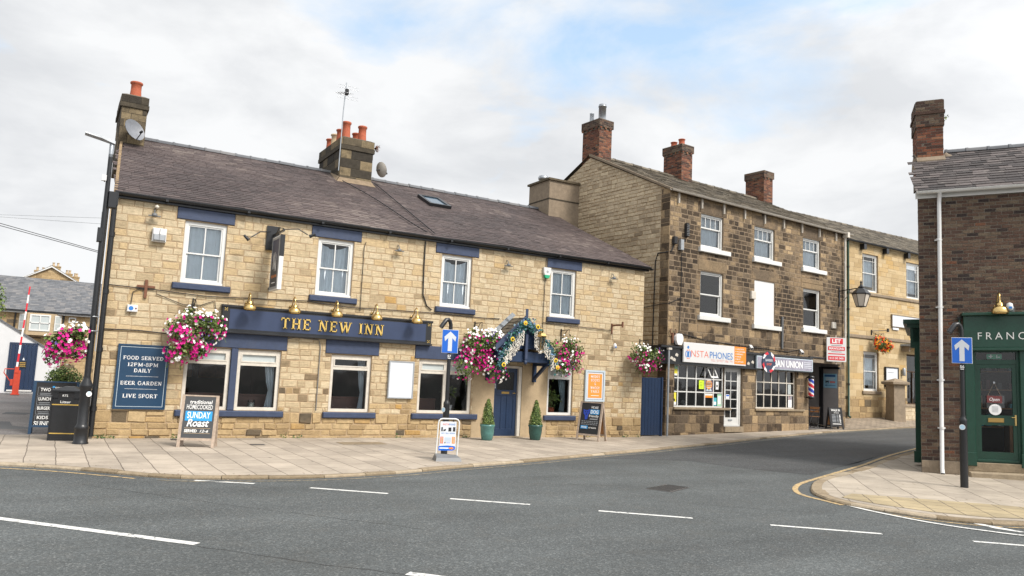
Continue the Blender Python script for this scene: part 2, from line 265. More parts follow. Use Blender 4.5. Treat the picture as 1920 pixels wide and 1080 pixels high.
def flags_mat(name, rot, bw, bh, c1, c2, joint=(.11, .09, .07), off=.5, yellow=()):
    m = bpy.data.materials.new(name); m.use_nodes = True; t = m.node_tree; p = t.nodes['Principled BSDF']; p.inputs['Roughness'].default_value = .85; p.inputs['Specular IOR Level'].default_value = .3
    g = N(t, 'ShaderNodeNewGeometry'); mp = N(t, 'ShaderNodeMapping'); mp.inputs['Rotation'].default_value = (0, 0, rot); t.links.new(g.outputs['Position'], mp.inputs[0])
    wz = N(t, 'ShaderNodeTexNoise'); wz.inputs['Scale'].default_value = 1.3; wz.inputs['Detail'].default_value = 2; t.links.new(g.outputs['Position'], wz.inputs[0])
    ws = N(t, 'ShaderNodeVectorMath', operation='SCALE'); ws.inputs['Scale'].default_value = .05; t.links.new(wz.outputs['Color'], ws.inputs[0])
    ad = N(t, 'ShaderNodeVectorMath', operation='ADD'); t.links.new(mp.outputs[0], ad.inputs[0]); t.links.new(ws.outputs[0], ad.inputs[1])
    br = N(t, 'ShaderNodeTexBrick'); br.offset = off; br.offset_frequency = 2; br.inputs['Scale'].default_value = 1; br.inputs['Brick Width'].default_value = bw; br.inputs['Row Height'].default_value = bh
    br.inputs['Mortar Size'].default_value = .009; br.inputs['Mortar Smooth'].default_value = .1; br.inputs['Color1'].default_value = (*c1, 1); br.inputs['Color2'].default_value = (*c2, 1); br.inputs['Mortar'].default_value = (*joint, 1)
    t.links.new(ad.outputs[0], br.inputs[0])
    nz = N(t, 'ShaderNodeTexNoise'); nz.inputs['Scale'].default_value = 1.1; nz.inputs['Detail'].default_value = 9; nz.inputs['Roughness'].default_value = .7; t.links.new(g.outputs['Position'], nz.inputs[0])
    mr = N(t, 'ShaderNodeMapRange'); mr.inputs['From Min'].default_value = .3; mr.inputs['From Max'].default_value = .7; mr.inputs['To Min'].default_value = .72; mr.inputs['To Max'].default_value = 1.22; t.links.new(nz.outputs[0], mr.inputs[0])
    ml = N(t, 'ShaderNodeVectorMath', operation='SCALE'); t.links.new(br.outputs[0], ml.inputs[0]); t.links.new(mr.outputs[0], ml.inputs['Scale']); t.links.new(ml.outputs[0], p.inputs['Base Color'])
    bm = N(t, 'ShaderNodeBump'); bm.inputs['Strength'].default_value = .5; bm.inputs['Distance'].default_value = .01; bm.invert = True; t.links.new(br.outputs['Fac'], bm.inputs['Height']); t.links.new(bm.outputs[0], p.inputs['Normal'])
    MATS[name] = m
flags_mat('flags', R_(90), .82, .47, (.315, .27, .22), (.39, .335, .272), joint=(.15, .125, .10))
flags_mat('flags_corner', R_(-44), .95, .62, (.32, .278, .228), (.385, .335, .272), joint=(.15, .125, .10))
flags_mat('tactile', R_(-44), .4, .4, (.335, .275, .175), (.37, .30, .185), off=0)
flags_mat('setts', R_(20), .24, .16, (.22, .18, .14), (.3, .25, .19), joint=(.1, .08, .06))

# ------------------------------------------------------------------ mesh helpers
class MB:
    def __init__(s, M=None): s.v = []; s.f = []; s.m = []; s.t = []; s.sm = []; s.M = M
    def add(s, vs, fs, m, tint=.5, smooth=False):
        o = len(s.v)
        s.v += [tuple(s.M(*p)) if s.M else tuple(p) for p in vs]
        for f in fs: s.f.append([i + o for i in f]); s.m.append(m); s.t.append(tint); s.sm.append(smooth)
        return s
    def box(s, x0, x1, y0, y1, z0, z1, m, tint=.5):
        return s.add([(x0, y0, z0), (x1, y0, z0), (x1, y1, z0), (x0, y1, z0), (x0, y0, z1), (x1, y0, z1), (x1, y1, z1), (x0, y1, z1)],
              [(0, 3, 2, 1), (4, 5, 6, 7), (0, 1, 5, 4), (1, 2, 6, 5), (2, 3, 7, 6), (3, 0, 4, 7)], m, tint)
    def bev(s, x0, x1, y0, y1, z0, z1, m, bv=.01, tint=.5):
        """box with chamfered front (y0) edges"""
        return s.add([(x0, y1, z0), (x1, y1, z0), (x1, y1, z1), (x0, y1, z1), (x0, y0 + bv, z0), (x1, y0 + bv, z0), (x1, y0 + bv, z1), (x0, y0 + bv, z1),
              (x0 + bv, y0, z0 + bv), (x1 - bv, y0, z0 + bv), (x1 - bv, y0, z1 - bv), (x0 + bv, y0, z1 - bv)],
              [(0, 1, 5, 4), (1, 2, 6, 5), (2, 3, 7, 6), (3, 0, 4, 7), (4, 5, 9, 8), (5, 6, 10, 9), (6, 7, 11, 10), (7, 4, 8, 11), (8, 9, 10, 11), (3, 2, 1, 0)], m, tint)
    def obox(s, p, q, w, h, m, tint=.5, up=(0, 0, 1)):
        """bar from p to q, w wide, h high"""
        p = Vector(p); q = Vector(q); d = (q - p).normalized(); up = Vector(up)
        if abs(d.dot(up)) > .98: up = Vector((0, 1, 0))
        a = d.cross(up).normalized() * w / 2; c = a.cross(d).normalized() * h / 2
        vs = [p - a - c, p + a - c, p + a + c, p - a + c, q - a - c, q + a - c, q + a + c, q - a + c]
        return s.add(vs, [(0, 1, 2, 3), (7, 6, 5, 4), (0, 4, 5, 1), (1, 5, 6, 2), (2, 6, 7, 3), (3, 7, 4, 0)], m, tint)
    def tube(s, pts, r, m, n=8, cap=True, tint=.5):
        pts = [Vector(p) for p in pts]; rs = r if isinstance(r, (list, tuple)) else [r] * len(pts)
        vs = []; prev = None
        for i, p in enumerate(pts):
            d = (pts[min(i + 1, len(pts) - 1)] - pts[max(i - 1, 0)]).normalized()
            if prev is None:
                a = d.cross(Vector((0, 0, 1)));
                if a.length < .05: a = d.cross(Vector((0, 1, 0)))
            else: a = prev - d * prev.dot(d)
            a.normalize(); prev = a; b = d.cross(a)
            for k in range(n):
                th = 2 * math.pi * k / n; vs.append(p + (a * math.cos(th) + b * math.sin(th)) * rs[i])
        fs = []
        for i in range(len(pts) - 1):
            for k in range(n): fs.append((i * n + k, i * n + (k + 1) % n, (i + 1) * n + (k + 1) % n, (i + 1) * n + k))
        s.add(vs, fs, m, tint, True)
        if cap: s.add(vs[:n], [tuple(range(n))[::-1]], m, tint); s.add(vs[-n:], [tuple(range(n))], m, tint)
        return s
    def lathe(s, c, prof, m, n=16, tint=.5, axis=None, smooth=True):
        """prof = [(radius, height)...] turned about axis (default z) at c"""
        c = Vector(c); ax = Vector(axis or (0, 0, 1)).normalized(); a = ax.cross(Vector((0, 1, 0)))
        if a.length < .05: a = ax.cross(Vector((1, 0, 0)))
        a.normalize(); b = ax.cross(a); vs = []
        for r, h in prof:
            for k in range(n):
                th = 2 * math.pi * k / n; vs.append(c + ax * h + (a * math.cos(th) + b * math.sin(th)) * r)
        fs = [(i * n + k, i * n + (k + 1) % n, (i + 1) * n + (k + 1) % n, (i + 1) * n + k) for i in range(len(prof) - 1) for k in range(n)]
        return s.add(vs, fs, m, tint, smooth)
    def disc(s, c, r, nrm, m, n=16, ry=None, tint=.5):
        c = Vector(c); nn = Vector(nrm).normalized(); a = nn.cross(Vector((0, 0, 1)))
        if a.length < .05: a = Vector((1, 0, 0))
        a.normalize(); b = a.cross(nn)
        return s.add([c + a * math.cos(2 * math.pi * k / n) * r + b * math.sin(2 * math.pi * k / n) * (ry or r) for k in range(n)], [tuple(range(n))], m, tint)
    def prism(s, poly, y0, y1, m, tint=.5):
        """xz polygon extruded in y"""
        n = len(poly); vs = [(x, y0, z) for x, z in poly] + [(x, y1, z) for x, z in poly]
        return s.add(vs, [tuple(range(n)), tuple(range(n, 2 * n))[::-1]] + [(k, k + n, (k + 1) % n + n, (k + 1) % n) for k in range(n)], m, tint)
    def xprism(s, poly, x0, x1, m, tint=.5):
        """yz polygon extruded in x"""
        n = len(poly); vs = [(x0, y, z) for y, z in poly] + [(x1, y, z) for y, z in poly]
        return s.add(vs, [tuple(range(n)), tuple(range(n, 2 * n))[::-1]] + [(k, k + n, (k + 1) % n + n, (k + 1) % n) for k in range(n)], m, tint)
    def quad(s, a, b, c, d, m, tint=.5): return s.add([a, b, c, d], [(0, 1, 2, 3)], m, tint)
    def text(s, body, x, z, h, y, m, align='C', width=None, bold=0, depth=0, slant=0, spacing=1, P=None):
        """lettering standing on plane y; x,z = anchor on the baseline, h = capital height. P maps (a, b, c) to place it elsewhere"""
        cu = bpy.data.curves.new('lettering', 'FONT'); cu.body = body; cu.size = 1; cu.offset = bold; cu.resolution_u = 3; cu.shear = slant; cu.space_character = spacing
        if depth: cu.extrude = depth / (h / .7) / 2
        ob = bpy.data.objects.new('lettering', cu); me = bpy.data.meshes.new_from_object(ob)
        vs = [v.co.copy() for v in me.vertices]; fs = [tuple(p.vertices) for p in me.polygons]
        bpy.data.objects.remove(ob); bpy.data.curves.remove(cu); bpy.data.meshes.remove(me)
        if not vs: return s
        lo = min(v.x for v in vs); hi = max(v.x for v in vs); k = h / .70; kx = k if width is None else width / (hi - lo)
        w = (hi - lo) * kx; ox = {'C': -w / 2, 'L': 0, 'R': -w}[align]
        zz = depth / 2
        pts = [(x + ox + (v.x - lo) * kx, y - zz - v.z * k, z + v.y * k) for v in vs]
        if P: pts = [P(*p) for p in pts]
        return s.add(pts, fs, m)
    def build(s, name, parent=None, loc=None, **props):
        me = bpy.data.meshes.new(name); me.from_pydata(s.v, [], s.f)
        names = []
        for m in s.m:
            if m not in names: names.append(m)
        for m in names: me.materials.append(MATS[m])
        ix = {m: i for i, m in enumerate(names)}
        me.polygons.foreach_set('material_index', [ix[m] for m in s.m]); me.polygons.foreach_set('use_smooth', s.sm)
        at = me.attributes.new('tint', 'FLOAT', 'FACE'); at.data.foreach_set('value', s.t)
        me.update()
        o = bpy.data.objects.new(name, me); COL.objects.link(o)
        if loc: o.location = loc
        if parent: o.parent = parent
        for k, v in props.items(): o[k] = v
        return o

def thing(name, label, cat, loc=(0, 0, 0), rz=0, group=None):
    o = bpy.data.objects.new(name, None); COL.objects.link(o); o.location = loc; o.rotation_euler = (0, 0, rz); o.empty_display_size = .2
    o['label'] = label; o['category'] = cat
    if group: o['group'] = group
    return o
def tag(o, label, cat, group=None):
    o['label'] = label; o['category'] = cat
    if group: o['group'] = group
    return o
def copy_tree(o, parent=None):
    c = o.copy(); COL.objects.link(c)
    if parent: c.parent = parent
    for ch in list(o.children): copy_tree(ch, c)
    return c
def struct(mb, name, loc=None):
    o = mb.build(name, loc=loc); o['kind'] = 'structure'; return o

def clip_poly(poly, planes):
    """keep the part of a 2d polygon where a*x+b*y<=c for every (a,b,c)"""
    for a, b, c in planes:
        outp = []
        for i in range(len(poly)):
            p, q = poly[i], poly[(i + 1) % len(poly)]; dp = a * p[0] + b * p[1] - c; dq = a * q[0] + b * q[1] - c
            if dp <= 0: outp.append(p)
            if dp * dq < 0:
                k = dp / (dp - dq); outp.append((p[0] + (q[0] - p[0]) * k, p[1] + (q[1] - p[1]) * k))
        poly = outp
        if len(poly) < 3: return []
    return poly
def cut_rect(r, h):
    x0, x1, z0, z1 = r; a0, a1, b0, b1 = h
    if a1 <= x0 or a0 >= x1 or b1 <= z0 or b0 >= z1: return [r]
    res = []
    if a0 > x0: res.append((x0, a0, z0, z1))
    if a1 < x1: res.append((a1, x1, z0, z1))
    m0, m1 = max(x0, a0), min(x1, a1)
    if b0 > z0: res.append((m0, m1, z0, b0))
    if b1 < z1: res.append((m0, m1, b1, z1))
    return res
def laystones(mb, area, holes, P, m, ch, cw, gap=.012, proud=(.006, .016), planes=(), jit=.006, tint=None, inset=.008, bond=None):
    x0, x1, z0, z1 = area; z = z0; row = 0
    while z < z1 - .01:
        h = random.uniform(*ch); h = min(h, z1 - z)
        if z1 - z - h < ch[0] * .5: h = z1 - z
        x = x0 - (random.uniform(0, cw[0]) if bond is None else (bond if row % 2 else 0))
        while x < x1 - .01:
            w = random.uniform(*cw)
            parts = [(x, x + w, z, z + h)]
            if bond is None and h > .2 and random.random() < .06: k = random.uniform(.4, .6); parts = [(x, x + w, z, z + h * k), (x, x + w, z + h * k, z + h)]
            nx = x + w
            if x1 - nx < cw[0] * .35: nx = x1 + .001; parts = [(a, x1, c, d) for a, b_, c, d in parts]
            parts = [(max(a, x0), min(b_, x1), c, d) for a, b_, c, d in parts]
            for hh in holes:
                parts = [q for p in parts for q in cut_rect(p, hh)]
            for a, b_, c, d in parts:
                if b_ - a < .045 or d - c < .03: continue
                g = gap / 2; J = lambda: random.uniform(-jit, jit)
                poly = [(a + g + J(), c + g + J()), (b_ - g + J(), c + g + J()), (b_ - g + J(), d - g + J()), (a + g + J(), d - g + J())]
                if planes: poly = clip_poly(poly, planes)
                if len(poly) < 3: continue
                cx = sum(p[0] for p in poly) / len(poly); cz = sum(p[1] for p in poly) / len(poly)
                pr = random.uniform(*proud); n = len(poly); wd = max(b_ - a, .05); hd = max(d - c, .05)
                fx, fz = 1 - 2 * inset / wd, 1 - 2 * inset / hd
                vs = [P(p[0], p[1], 0) for p in poly] + [P(cx + (p[0] - cx) * fx, cz + (p[1] - cz) * fz, pr + random.uniform(-.002, .002)) for p in poly]
                t = tint(cx, cz) if tint else random.random()
                mb.add(vs, [tuple(range(n, 2 * n))] + [(k, (k + 1) % n, (k + 1) % n + n, k + n) for k in range(n)], m(cx, cz) if callable(m) else m, min(1, max(0, t)))
            x = nx
        z += h; row += 1
def backing(mb, area, holes, P, m, depth=.14, rm=None):
    xs = sorted({area[0], area[1]} | {v for h in holes for v in h[:2] if area[0] < v < area[1]}); zs = sorted({area[2], area[3]} | {v for h in holes for v in h[2:] if area[2] < v < area[3]})
    for i in range(len(xs) - 1):
        for j in range(len(zs) - 1):
            cx, cz = (xs[i] + xs[i + 1]) / 2, (zs[j] + zs[j + 1]) / 2
            if any(h[0] < cx < h[1] and h[2] < cz < h[3] for h in holes): continue
            mb.quad(P(xs[i], zs[j], 0), P(xs[i + 1], zs[j], 0), P(xs[i + 1], zs[j + 1], 0), P(xs[i], zs[j + 1], 0), m)
    for a, b_, c, d in holes:
        for (p, q) in (((a, c), (a, d)), ((b_, c), (b_, d)), ((a, c), (b_, c)), ((a, d), (b_, d))):
            mb.quad(P(p[0], p[1], .004), P(q[0], q[1], .004), P(q[0], q[1], -depth), P(p[0], p[1], -depth), rm or m, .6)
def FRONT(a, b, h): return (a, -h, b)      # facade facing -y in local space
def shell(mb, x0, x1, y1, z0, z1, m='mortar', floor=True, y0=.16, mid=None):
    """back and side walls with floor and ceiling so that the rooms are dark"""
    mb.quad((x1, y1, z0), (x0, y1, z0), (x0, y1, z1), (x1, y1, z1), m)
    if floor: mb.quad((x0, y0, z0), (x1, y0, z0), (x1, y1, z0), (x0, y1, z0), 'room_floor')
    mb.quad((x0, 0, z1), (x1, 0, z1), (x1, y1, z1), (x0, y1, z1), 'dark_room')
def slates(mb, O, U, V, L, H, m, w=.28, row=.2, th=.008, planes=(), tintf=None, wj=.25, skew=0, sag=0):
    """rows of slates on the plane O + a*U + b*V (U along the eave, V up the slope)"""
    O = Vector(O); U = Vector(U).normalized(); V = Vector(V).normalized(); Nn = U.cross(V).normalized()
    P = lambda a, b, h: O + U * a + V * b + Nn * (h + (sag * (noise.noise((a * .35, b * .3, 2.0)) + .5 * noise.noise((a * .9, b * .9, 7.0))) if sag else 0))
    mb.quad(*[O + U * a_ + V * b_ - Nn * sag * 1.6 for a_, b_ in ((0, 0), (L, 0), (L, H), (skew * H, H))], m, .2)
    b = -.03; k = 0
    while b < H - .03:
        a = -random.uniform(0, w)
        while a < L:
            ww = w * random.uniform(1 - wj, 1 + wj); a0, a1 = max(0, a) + .003, min(L, a + ww) - .003; a += ww
            if a1 - a0 < .03: continue
            j = random.uniform(-.012, .012); t = random.uniform(.7, 1.6) * th; lift = random.uniform(0, .004)
            b0 = b + j; b1 = min(b + row * 1.35, H)
            cc = ((a0 + a1) / 2, b0)
            if planes and any(p * cc[0] + q * cc[1] > c for p, q, c in planes): continue
            tt = tintf(cc) if tintf else random.random()
            f = .006 + lift
            vs = [P(a0, b0, f), P(a1, b0, f + random.uniform(-.002, .003)), P(a1, b1, f * .2 + .001), P(a0, b1, f * .2 + .001), P(a0, b0, f + t), P(a1, b0, f + t + random.uniform(-.002, .003)), P(a1, b1, f * .2 + .003), P(a0, b1, f * .2 + .003)]
            mb.add(vs, [(4, 5, 6, 7), (0, 1, 5, 4), (1, 2, 6, 5), (3, 0, 4, 7)], m, min(1, max(0, tt)))
        b += row; k += 1
def ridge(mb, p, q, r, m, step=.45):
    p = Vector(p); q = Vector(q); L = (q - p).length; n = max(1, int(L / step)); d = (q - p) / n; dn = d.normalized(); side = dn.cross(Vector((0, 0, 1))).normalized()
    for i in range(n):
        a = p + d * i; e = p + d * (i + 1.0); rr = r * random.uniform(.95, 1.05); up = random.uniform(0, .012); t = random.random()
        for c, f, kr in ((a, a + d * .12, 1.13), (a + d * .12, e, 1.0)):
            vs = []
            for o in (c, f):
                for k in range(7):
                    th = math.pi * k / 6; vs.append(o + side * math.cos(th) * rr * kr + Vector((0, 0, math.sin(th) * rr * kr - .03 + up)))
            mb.add(vs, [(k, k + 1, k + 8, k + 7) for k in range(6)], m, t, True)
# slab-serif capitals drawn with strokes on a unit-high grid: (width, [(polyline, weight)], [serif centres (x, z, halfwidth)])
def arc(cx, cz, rx, rz, a0, a1, n=9): return [(cx + rx * math.cos(R_(a0 + (a1 - a0) * k / n)), cz + rz * math.sin(R_(a0 + (a1 - a0) * k / n))) for k in range(n + 1)]
T, t_ = .17, .10
GL = {
 'T': (.82, [([(.41, 0), (.41, 1)], T), ([(.04, .95), (.78, .95)], t_), ([(.06, .98), (.06, .74)], .07), ([(.76, .98), (.76, .74)], .07)], [(.41, 0, .17)]),
 'H': (.92, [([(.2, 0), (.2, 1)], T), ([(.72, 0), (.72, 1)], T), ([(.2, .5), (.72, .5)], t_)], [(.2, 0, .17), (.2, 1, .17), (.72, 0, .17), (.72, 1, .17)]),
 'E': (.78, [([(.2, 0), (.2, 1)], T), ([(.04, .95), (.7, .95)], t_), ([(.2, .52), (.52, .52)], t_), ([(.04, .05), (.72, .05)], t_), ([(.68, 1), (.68, .74)], .07), ([(.7, 0), (.7, .28)], .07), ([(.52, .64), (.52, .4)], .06)], []),
 'F': (.74, [([(.2, 0), (.2, 1)], T), ([(.04, .95), (.68, .95)], t_), ([(.2, .5), (.5, .5)], t_), ([(.66, 1), (.66, .74)], .07), ([(.5, .62), (.5, .38)], .06)], [(.2, 0, .17)]),
 'N': (.95, [([(.2, 0), (.2, 1)], .1), ([(.2, 1), (.74, 0)], T), ([(.76, 0), (.76, 1)], .1)], [(.2, 0, .16), (.14, 1, .14), (.76, 1, .16)]),
 'W': (1.28, [([(.14, 1), (.42, 0)], T), ([(.42, 0), (.64, .9)], .1), ([(.64, .9), (.88, 0)], T), ([(.88, 0), (1.12, 1)], .1)], [(.14, 1, .15), (1.12, 1, .14), (.64, 1, .16)]),
 'I': (.42, [([(.21, 0), (.21, 1)], T)], [(.21, 0, .17), (.21, 1, .17)]),
 'O': (.9, [(arc(.45, .5, .34, .45, 0, 360, 20), .15)], []),
 'D': (.9, [([(.2, 0), (.2, 1)], T), (arc(.35, .5, .42, .45, -90, 90), .14), ([(.04, .95), (.36, .95)], t_), ([(.04, .05), (.36, .05)], t_)], []),
 'S': (.7, [(arc(.35, .72, .22, .22, 20, 270), .12), (arc(.35, .27, .24, .23, 90, -160), .14), ([(.58, .98), (.58, .74)], .06), ([(.1, .02), (.1, .3)], .06)], []),
 'R': (.88, [([(.2, 0), (.2, 1)], T), (arc(.4, .72, .24, .23, 90, -90), .13), ([(.04, .95), (.4, .95)], t_), ([(.2, .49), (.4, .49)], t_), ([(.42, .48), (.7, .04)], .15)], [(.2, 0, .17), (.76, .0, .1)]),
 'V': (.92, [([(.14, 1), (.46, 0)], T), ([(.46, 0), (.76, 1)], .1)], [(.14, 1, .15), (.77, 1, .14)]),
 'Y': (.9, [([(.14, 1), (.45, .48)], T), ([(.45, .48), (.75, 1)], .1), ([(.45, .5), (.45, 0)], T)], [(.14, 1, .15), (.76, 1, .14), (.45, 0, .17)]),
 'A': (.95, [([(.16, 0), (.46, 1)], .1), ([(.46, 1), (.78, 0)], T), ([(.26, .32), (.66, .32)], .09)], [(.15, 0, .14), (.79, 0, .15)]),
 'L': (.74, [([(.2, 0), (.2, 1)], T), ([(.04, .05), (.66, .05)], t_), ([(.65, 0), (.65, .3)], .07)], [(.2, 1, .17)]),
 'M': (1.1, [([(.2, 0), (.2, 1)], .1), ([(.2, 1), (.55, .1)], T), ([(.55, .1), (.88, 1)], .09), ([(.9, 0), (.9, 1)], T)], [(.2, 0, .16), (.9, 0, .17), (.14, 1, .12), (.95, 1, .12)]),
 'P': (.8, [([(.2, 0), (.2, 1)], T), (arc(.4, .7, .27, .25, 90, -90), .14), ([(.04, .95), (.4, .95)], t_), ([(.2, .45), (.4, .45)], t_)], [(.2, 0, .17)]),
 'B': (.84, [([(.2, 0), (.2, 1)], T), (arc(.4, .74, .22, .21, 90, -90), .13), (arc(.4, .28, .28, .23, 90, -90), .14), ([(.04, .95), (.4, .95)], t_), ([(.04, .05), (.4, .05)], t_), ([(.2, .52), (.4, .52)], t_)], []),
 'G': (.92, [(arc(.45, .5, .34, .45, 40, 340, 16), .15), ([(.76, .04), (.76, .42)], .13), ([(.74, .98), (.74, .72)], .06)], [(.76, .42, .15)]),
 'K': (.92, [([(.2, 0), (.2, 1)], T), ([(.28, .42), (.72, 1)], .1), ([(.4, .58), (.76, 0)], T)], [(.2, 0, .17), (.2, 1, .17), (.72, 1, .14), (.78, 0, .15)]),
 'U': (.9, [([(.2, 1), (.2, .35)], T), (arc(.45, .33, .25, .28, 180, 360), .13), ([(.7, .33), (.7, 1)], .1)], [(.2, 1, .16), (.7, 1, .15)]),
 '1': (.5, [([(.26, 0), (.26, 1)], T), ([(.08, .82), (.26, .96)], .1)], [(.26, 0, .19)]),
 '2': (.7, [(arc(.34, .72, .22, .23, 160, -30), .13), ([(.53, .6), (.12, .08)], .12), ([(.08, .06), (.6, .06)], .12)], []),
 '8': (.72, [(arc(.36, .74, .2, .2, 0, 360, 14), .12), (arc(.36, .27, .25, .23, 0, 360, 14), .13)], []),
 '&': (.9, [(arc(.4, .76, .17, .18, 0, 360, 12), .1), (arc(.38, .28, .26, .24, 0, 300, 14), .13), ([(.3, .62), (.78, .02)], .13)], []),
 '-': (.42, [([(.06, .42), (.36, .42)], .13)], []), ' ': (.42, [], []),
}
def slab(mb, s, x, z, h, y, m, align='C', width=None, depth=.0, gap=.05, bold=1.0):
    tot = sum(GL[c][0] + gap for c in s) - gap; kx = h if width is None else width / tot; w = tot * kx
    X = x + {'C': -w / 2, 'L': 0, 'R': -w}[align]
    def stroke(pl, wt):
        for p, q in zip(pl[:-1], pl[1:]):
            a = Vector((X + p[0] * kx, z + p[1] * h)); b_ = Vector((X + q[0] * kx, z + q[1] * h)); d = (b_ - a)
            if d.length < 1e-6: continue
            d.normalize(); nn = Vector((-d.y, d.x)) * wt * h * bold / 2
            ext = d * wt * h * .12 if len(pl) > 2 else Vector((0, 0))
            qd = [a - nn - ext, b_ - nn + ext, b_ + nn + ext, a + nn - ext]
            if depth: mb.prism([(v.x, v.y) for v in qd], y - depth, y, m)
            else: mb.add([(v.x, y, v.y) for v in qd], [(0, 1, 2, 3)], m)
    for c in s:
        gw, st, sf = GL[c]
        for pl, wt in st: stroke(pl, wt)
        for sx, sz, hw in sf:
            zz = sz + (.035 if sz < .5 else -.035); stroke([(sx - hw, zz), (sx + hw, zz)], .07)
        X += (gw + gap) * kx
    return mb
def leaves(mb, n, samp, size, m, tint=(0, 1), curl=.25):
    for _ in range(n):
        p, nn = samp(); p = Vector(p); nn = (Vector(nn) + Vector([random.uniform(-.8, .8) for _ in range(3)])).normalized()
        a = nn.cross(Vector((random.uniform(-1, 1), random.uniform(-1, 1), random.uniform(-1, 1)))).normalized(); b = nn.cross(a); L = size * random.uniform(.6, 1.35); w = L * random.uniform(.35, .55)
        mb.add([p - a * L * .5, p + b * w - nn * L * curl * .2, p + a * L * .5 - nn * L * curl, p - b * w - nn * L * curl * .2], [(0, 1, 2), (0, 2, 3)], m, random.uniform(*tint))
def blossom(mb, p, nn, r, m, tint, petals=5):
    p = Vector(p); nn = Vector(nn).normalized(); a = nn.cross(Vector((random.random() - .5, random.random() - .5, .3))).normalized(); b = nn.cross(a)
    vs = [p]; fs = []
    for k in range(petals * 2):
        th = math.pi * k / petals; rr = r * (1 if k % 2 == 0 else .62); vs.append(p + (a * math.cos(th) + b * math.sin(th)) * rr + nn * rr * .35)
    for k in range(petals * 2): fs.append((0, 1 + k, 1 + (k + 1) % (petals * 2)))
    mb.add(vs, fs, m, tint)

# ------------------------------------------------------------------ ground
def gz(x, y=0):
    h = .0203 * max(0, min(x, 34) - 6.5)
    if x < -9 and y > 2: h += .010 * min(y - 2, 26)
    return h
def grid_sheet(mb, x0, x1, y0, y1, nx, ny, zf, m, planes=None):
    for i in range(nx):
        for j in range(ny):
            a, b_ = x0 + (x1 - x0) * i / nx, x0 + (x1 - x0) * (i + 1) / nx; c, d = y0 + (y1 - y0) * j / ny, y0 + (y1 - y0) * (j + 1) / ny
            mb.add([(a, c, zf(a, c)), (b_, c, zf(b_, c)), (b_, d, zf(b_, d)), (a, d, zf(a, d))], [(0, 1, 2, 3)], m)
mb = MB(); mb.quad((-500, -500, -.6), (500, -500, -.6), (500, 500, -.6), (-500, 500, -.6), 'tarmac_pale'); struct(mb, 'ground')
RD = -.05
xs = [-70, 6.5, 34, 70]
mb = MB()
for a, b_ in zip(xs[:-1], xs[1:]): mb.add([(a, -70, gz(a) + RD), (b_, -70, gz(b_) + RD), (b_, 14, gz(b_) + RD), (a, 14, gz(a) + RD)], [(0, 1, 2, 3)], 'asphalt')
struct(mb, 'road')
KERB = [(-24, .8), (-16, -2.1), (-12.1, -4.28), (-11.27, -4.84), (-10.4, -5.66), (-9.97, -6.1), (-9.4, -6.42), (-8.54, -6.6), (-7.51, -6.68), (-6.09, -6.47), (-4.6, -5.93), (-2.36, -5.21), (-.34, -4.46), (1.83, -3.72), (5.1, -2.5), (8.45, -1.37), (13.34, -.05), (16.87, .65), (22.42, 1.3), (34, 2.6)]
RK = [(34, 1.6), (20, -2.4), (12.07, -5.17), (8.31, -6.48), (5.0, -7.9), (2.73, -8.78), (1.75, -9.22), (1.0, -9.7), (.42, -10.16), (.02, -10.6), (-.2, -11.0), (-.3, -11.45), (-.22, -12.19), (.02, -12.85), (.35, -13.22), (.86, -13.55), (3, -14.7), (9, -18)]
def smooth_line(P, n=4):
    o = []
    for i in range(len(P) - 1):
        p0 = Vector(P[max(0, i - 1)]); p1 = Vector(P[i]); p2 = Vector(P[i + 1]); p3 = Vector(P[min(len(P) - 1, i + 2)])
        m1, m2 = (p2 - p0) * .5, (p3 - p1) * .5; L = (p2 - p1).length
        m1 = m1 * min(1, L / max(m1.length, 1e-6)); m2 = m2 * min(1, L / max(m2.length, 1e-6))
        for k in range(n):
            t = k / n; o.append(p1 * (2 * t ** 3 - 3 * t * t + 1) + m1 * (t ** 3 - 2 * t * t + t) + p2 * (-2 * t ** 3 + 3 * t * t) + m2 * (t ** 3 - t * t))
    o.append(Vector(P[-1])); return o
KS, RS = smooth_line(KERB), smooth_line(RK)
def offs(line, d):
    o = []
    for i, p in enumerate(line):
        t = (line[min(i + 1, len(line) - 1)] - line[max(i - 1, 0)]).normalized(); o.append(p + Vector((-t.y, t.x)) * d)
    return o
def strip(mb, line, d0, d1, z, m, follow=True):
    A, B = offs(line, d0), offs(line, d1)
    for i in range(len(line) - 1):
        mb.add([(A[i].x, A[i].y, z + gz(A[i].x)), (A[i + 1].x, A[i + 1].y, z + gz(A[i + 1].x)), (B[i + 1].x, B[i + 1].y, z + gz(B[i + 1].x)), (B[i].x, B[i].y, z + gz(B[i].x))], [(0, 1, 2, 3)], m)
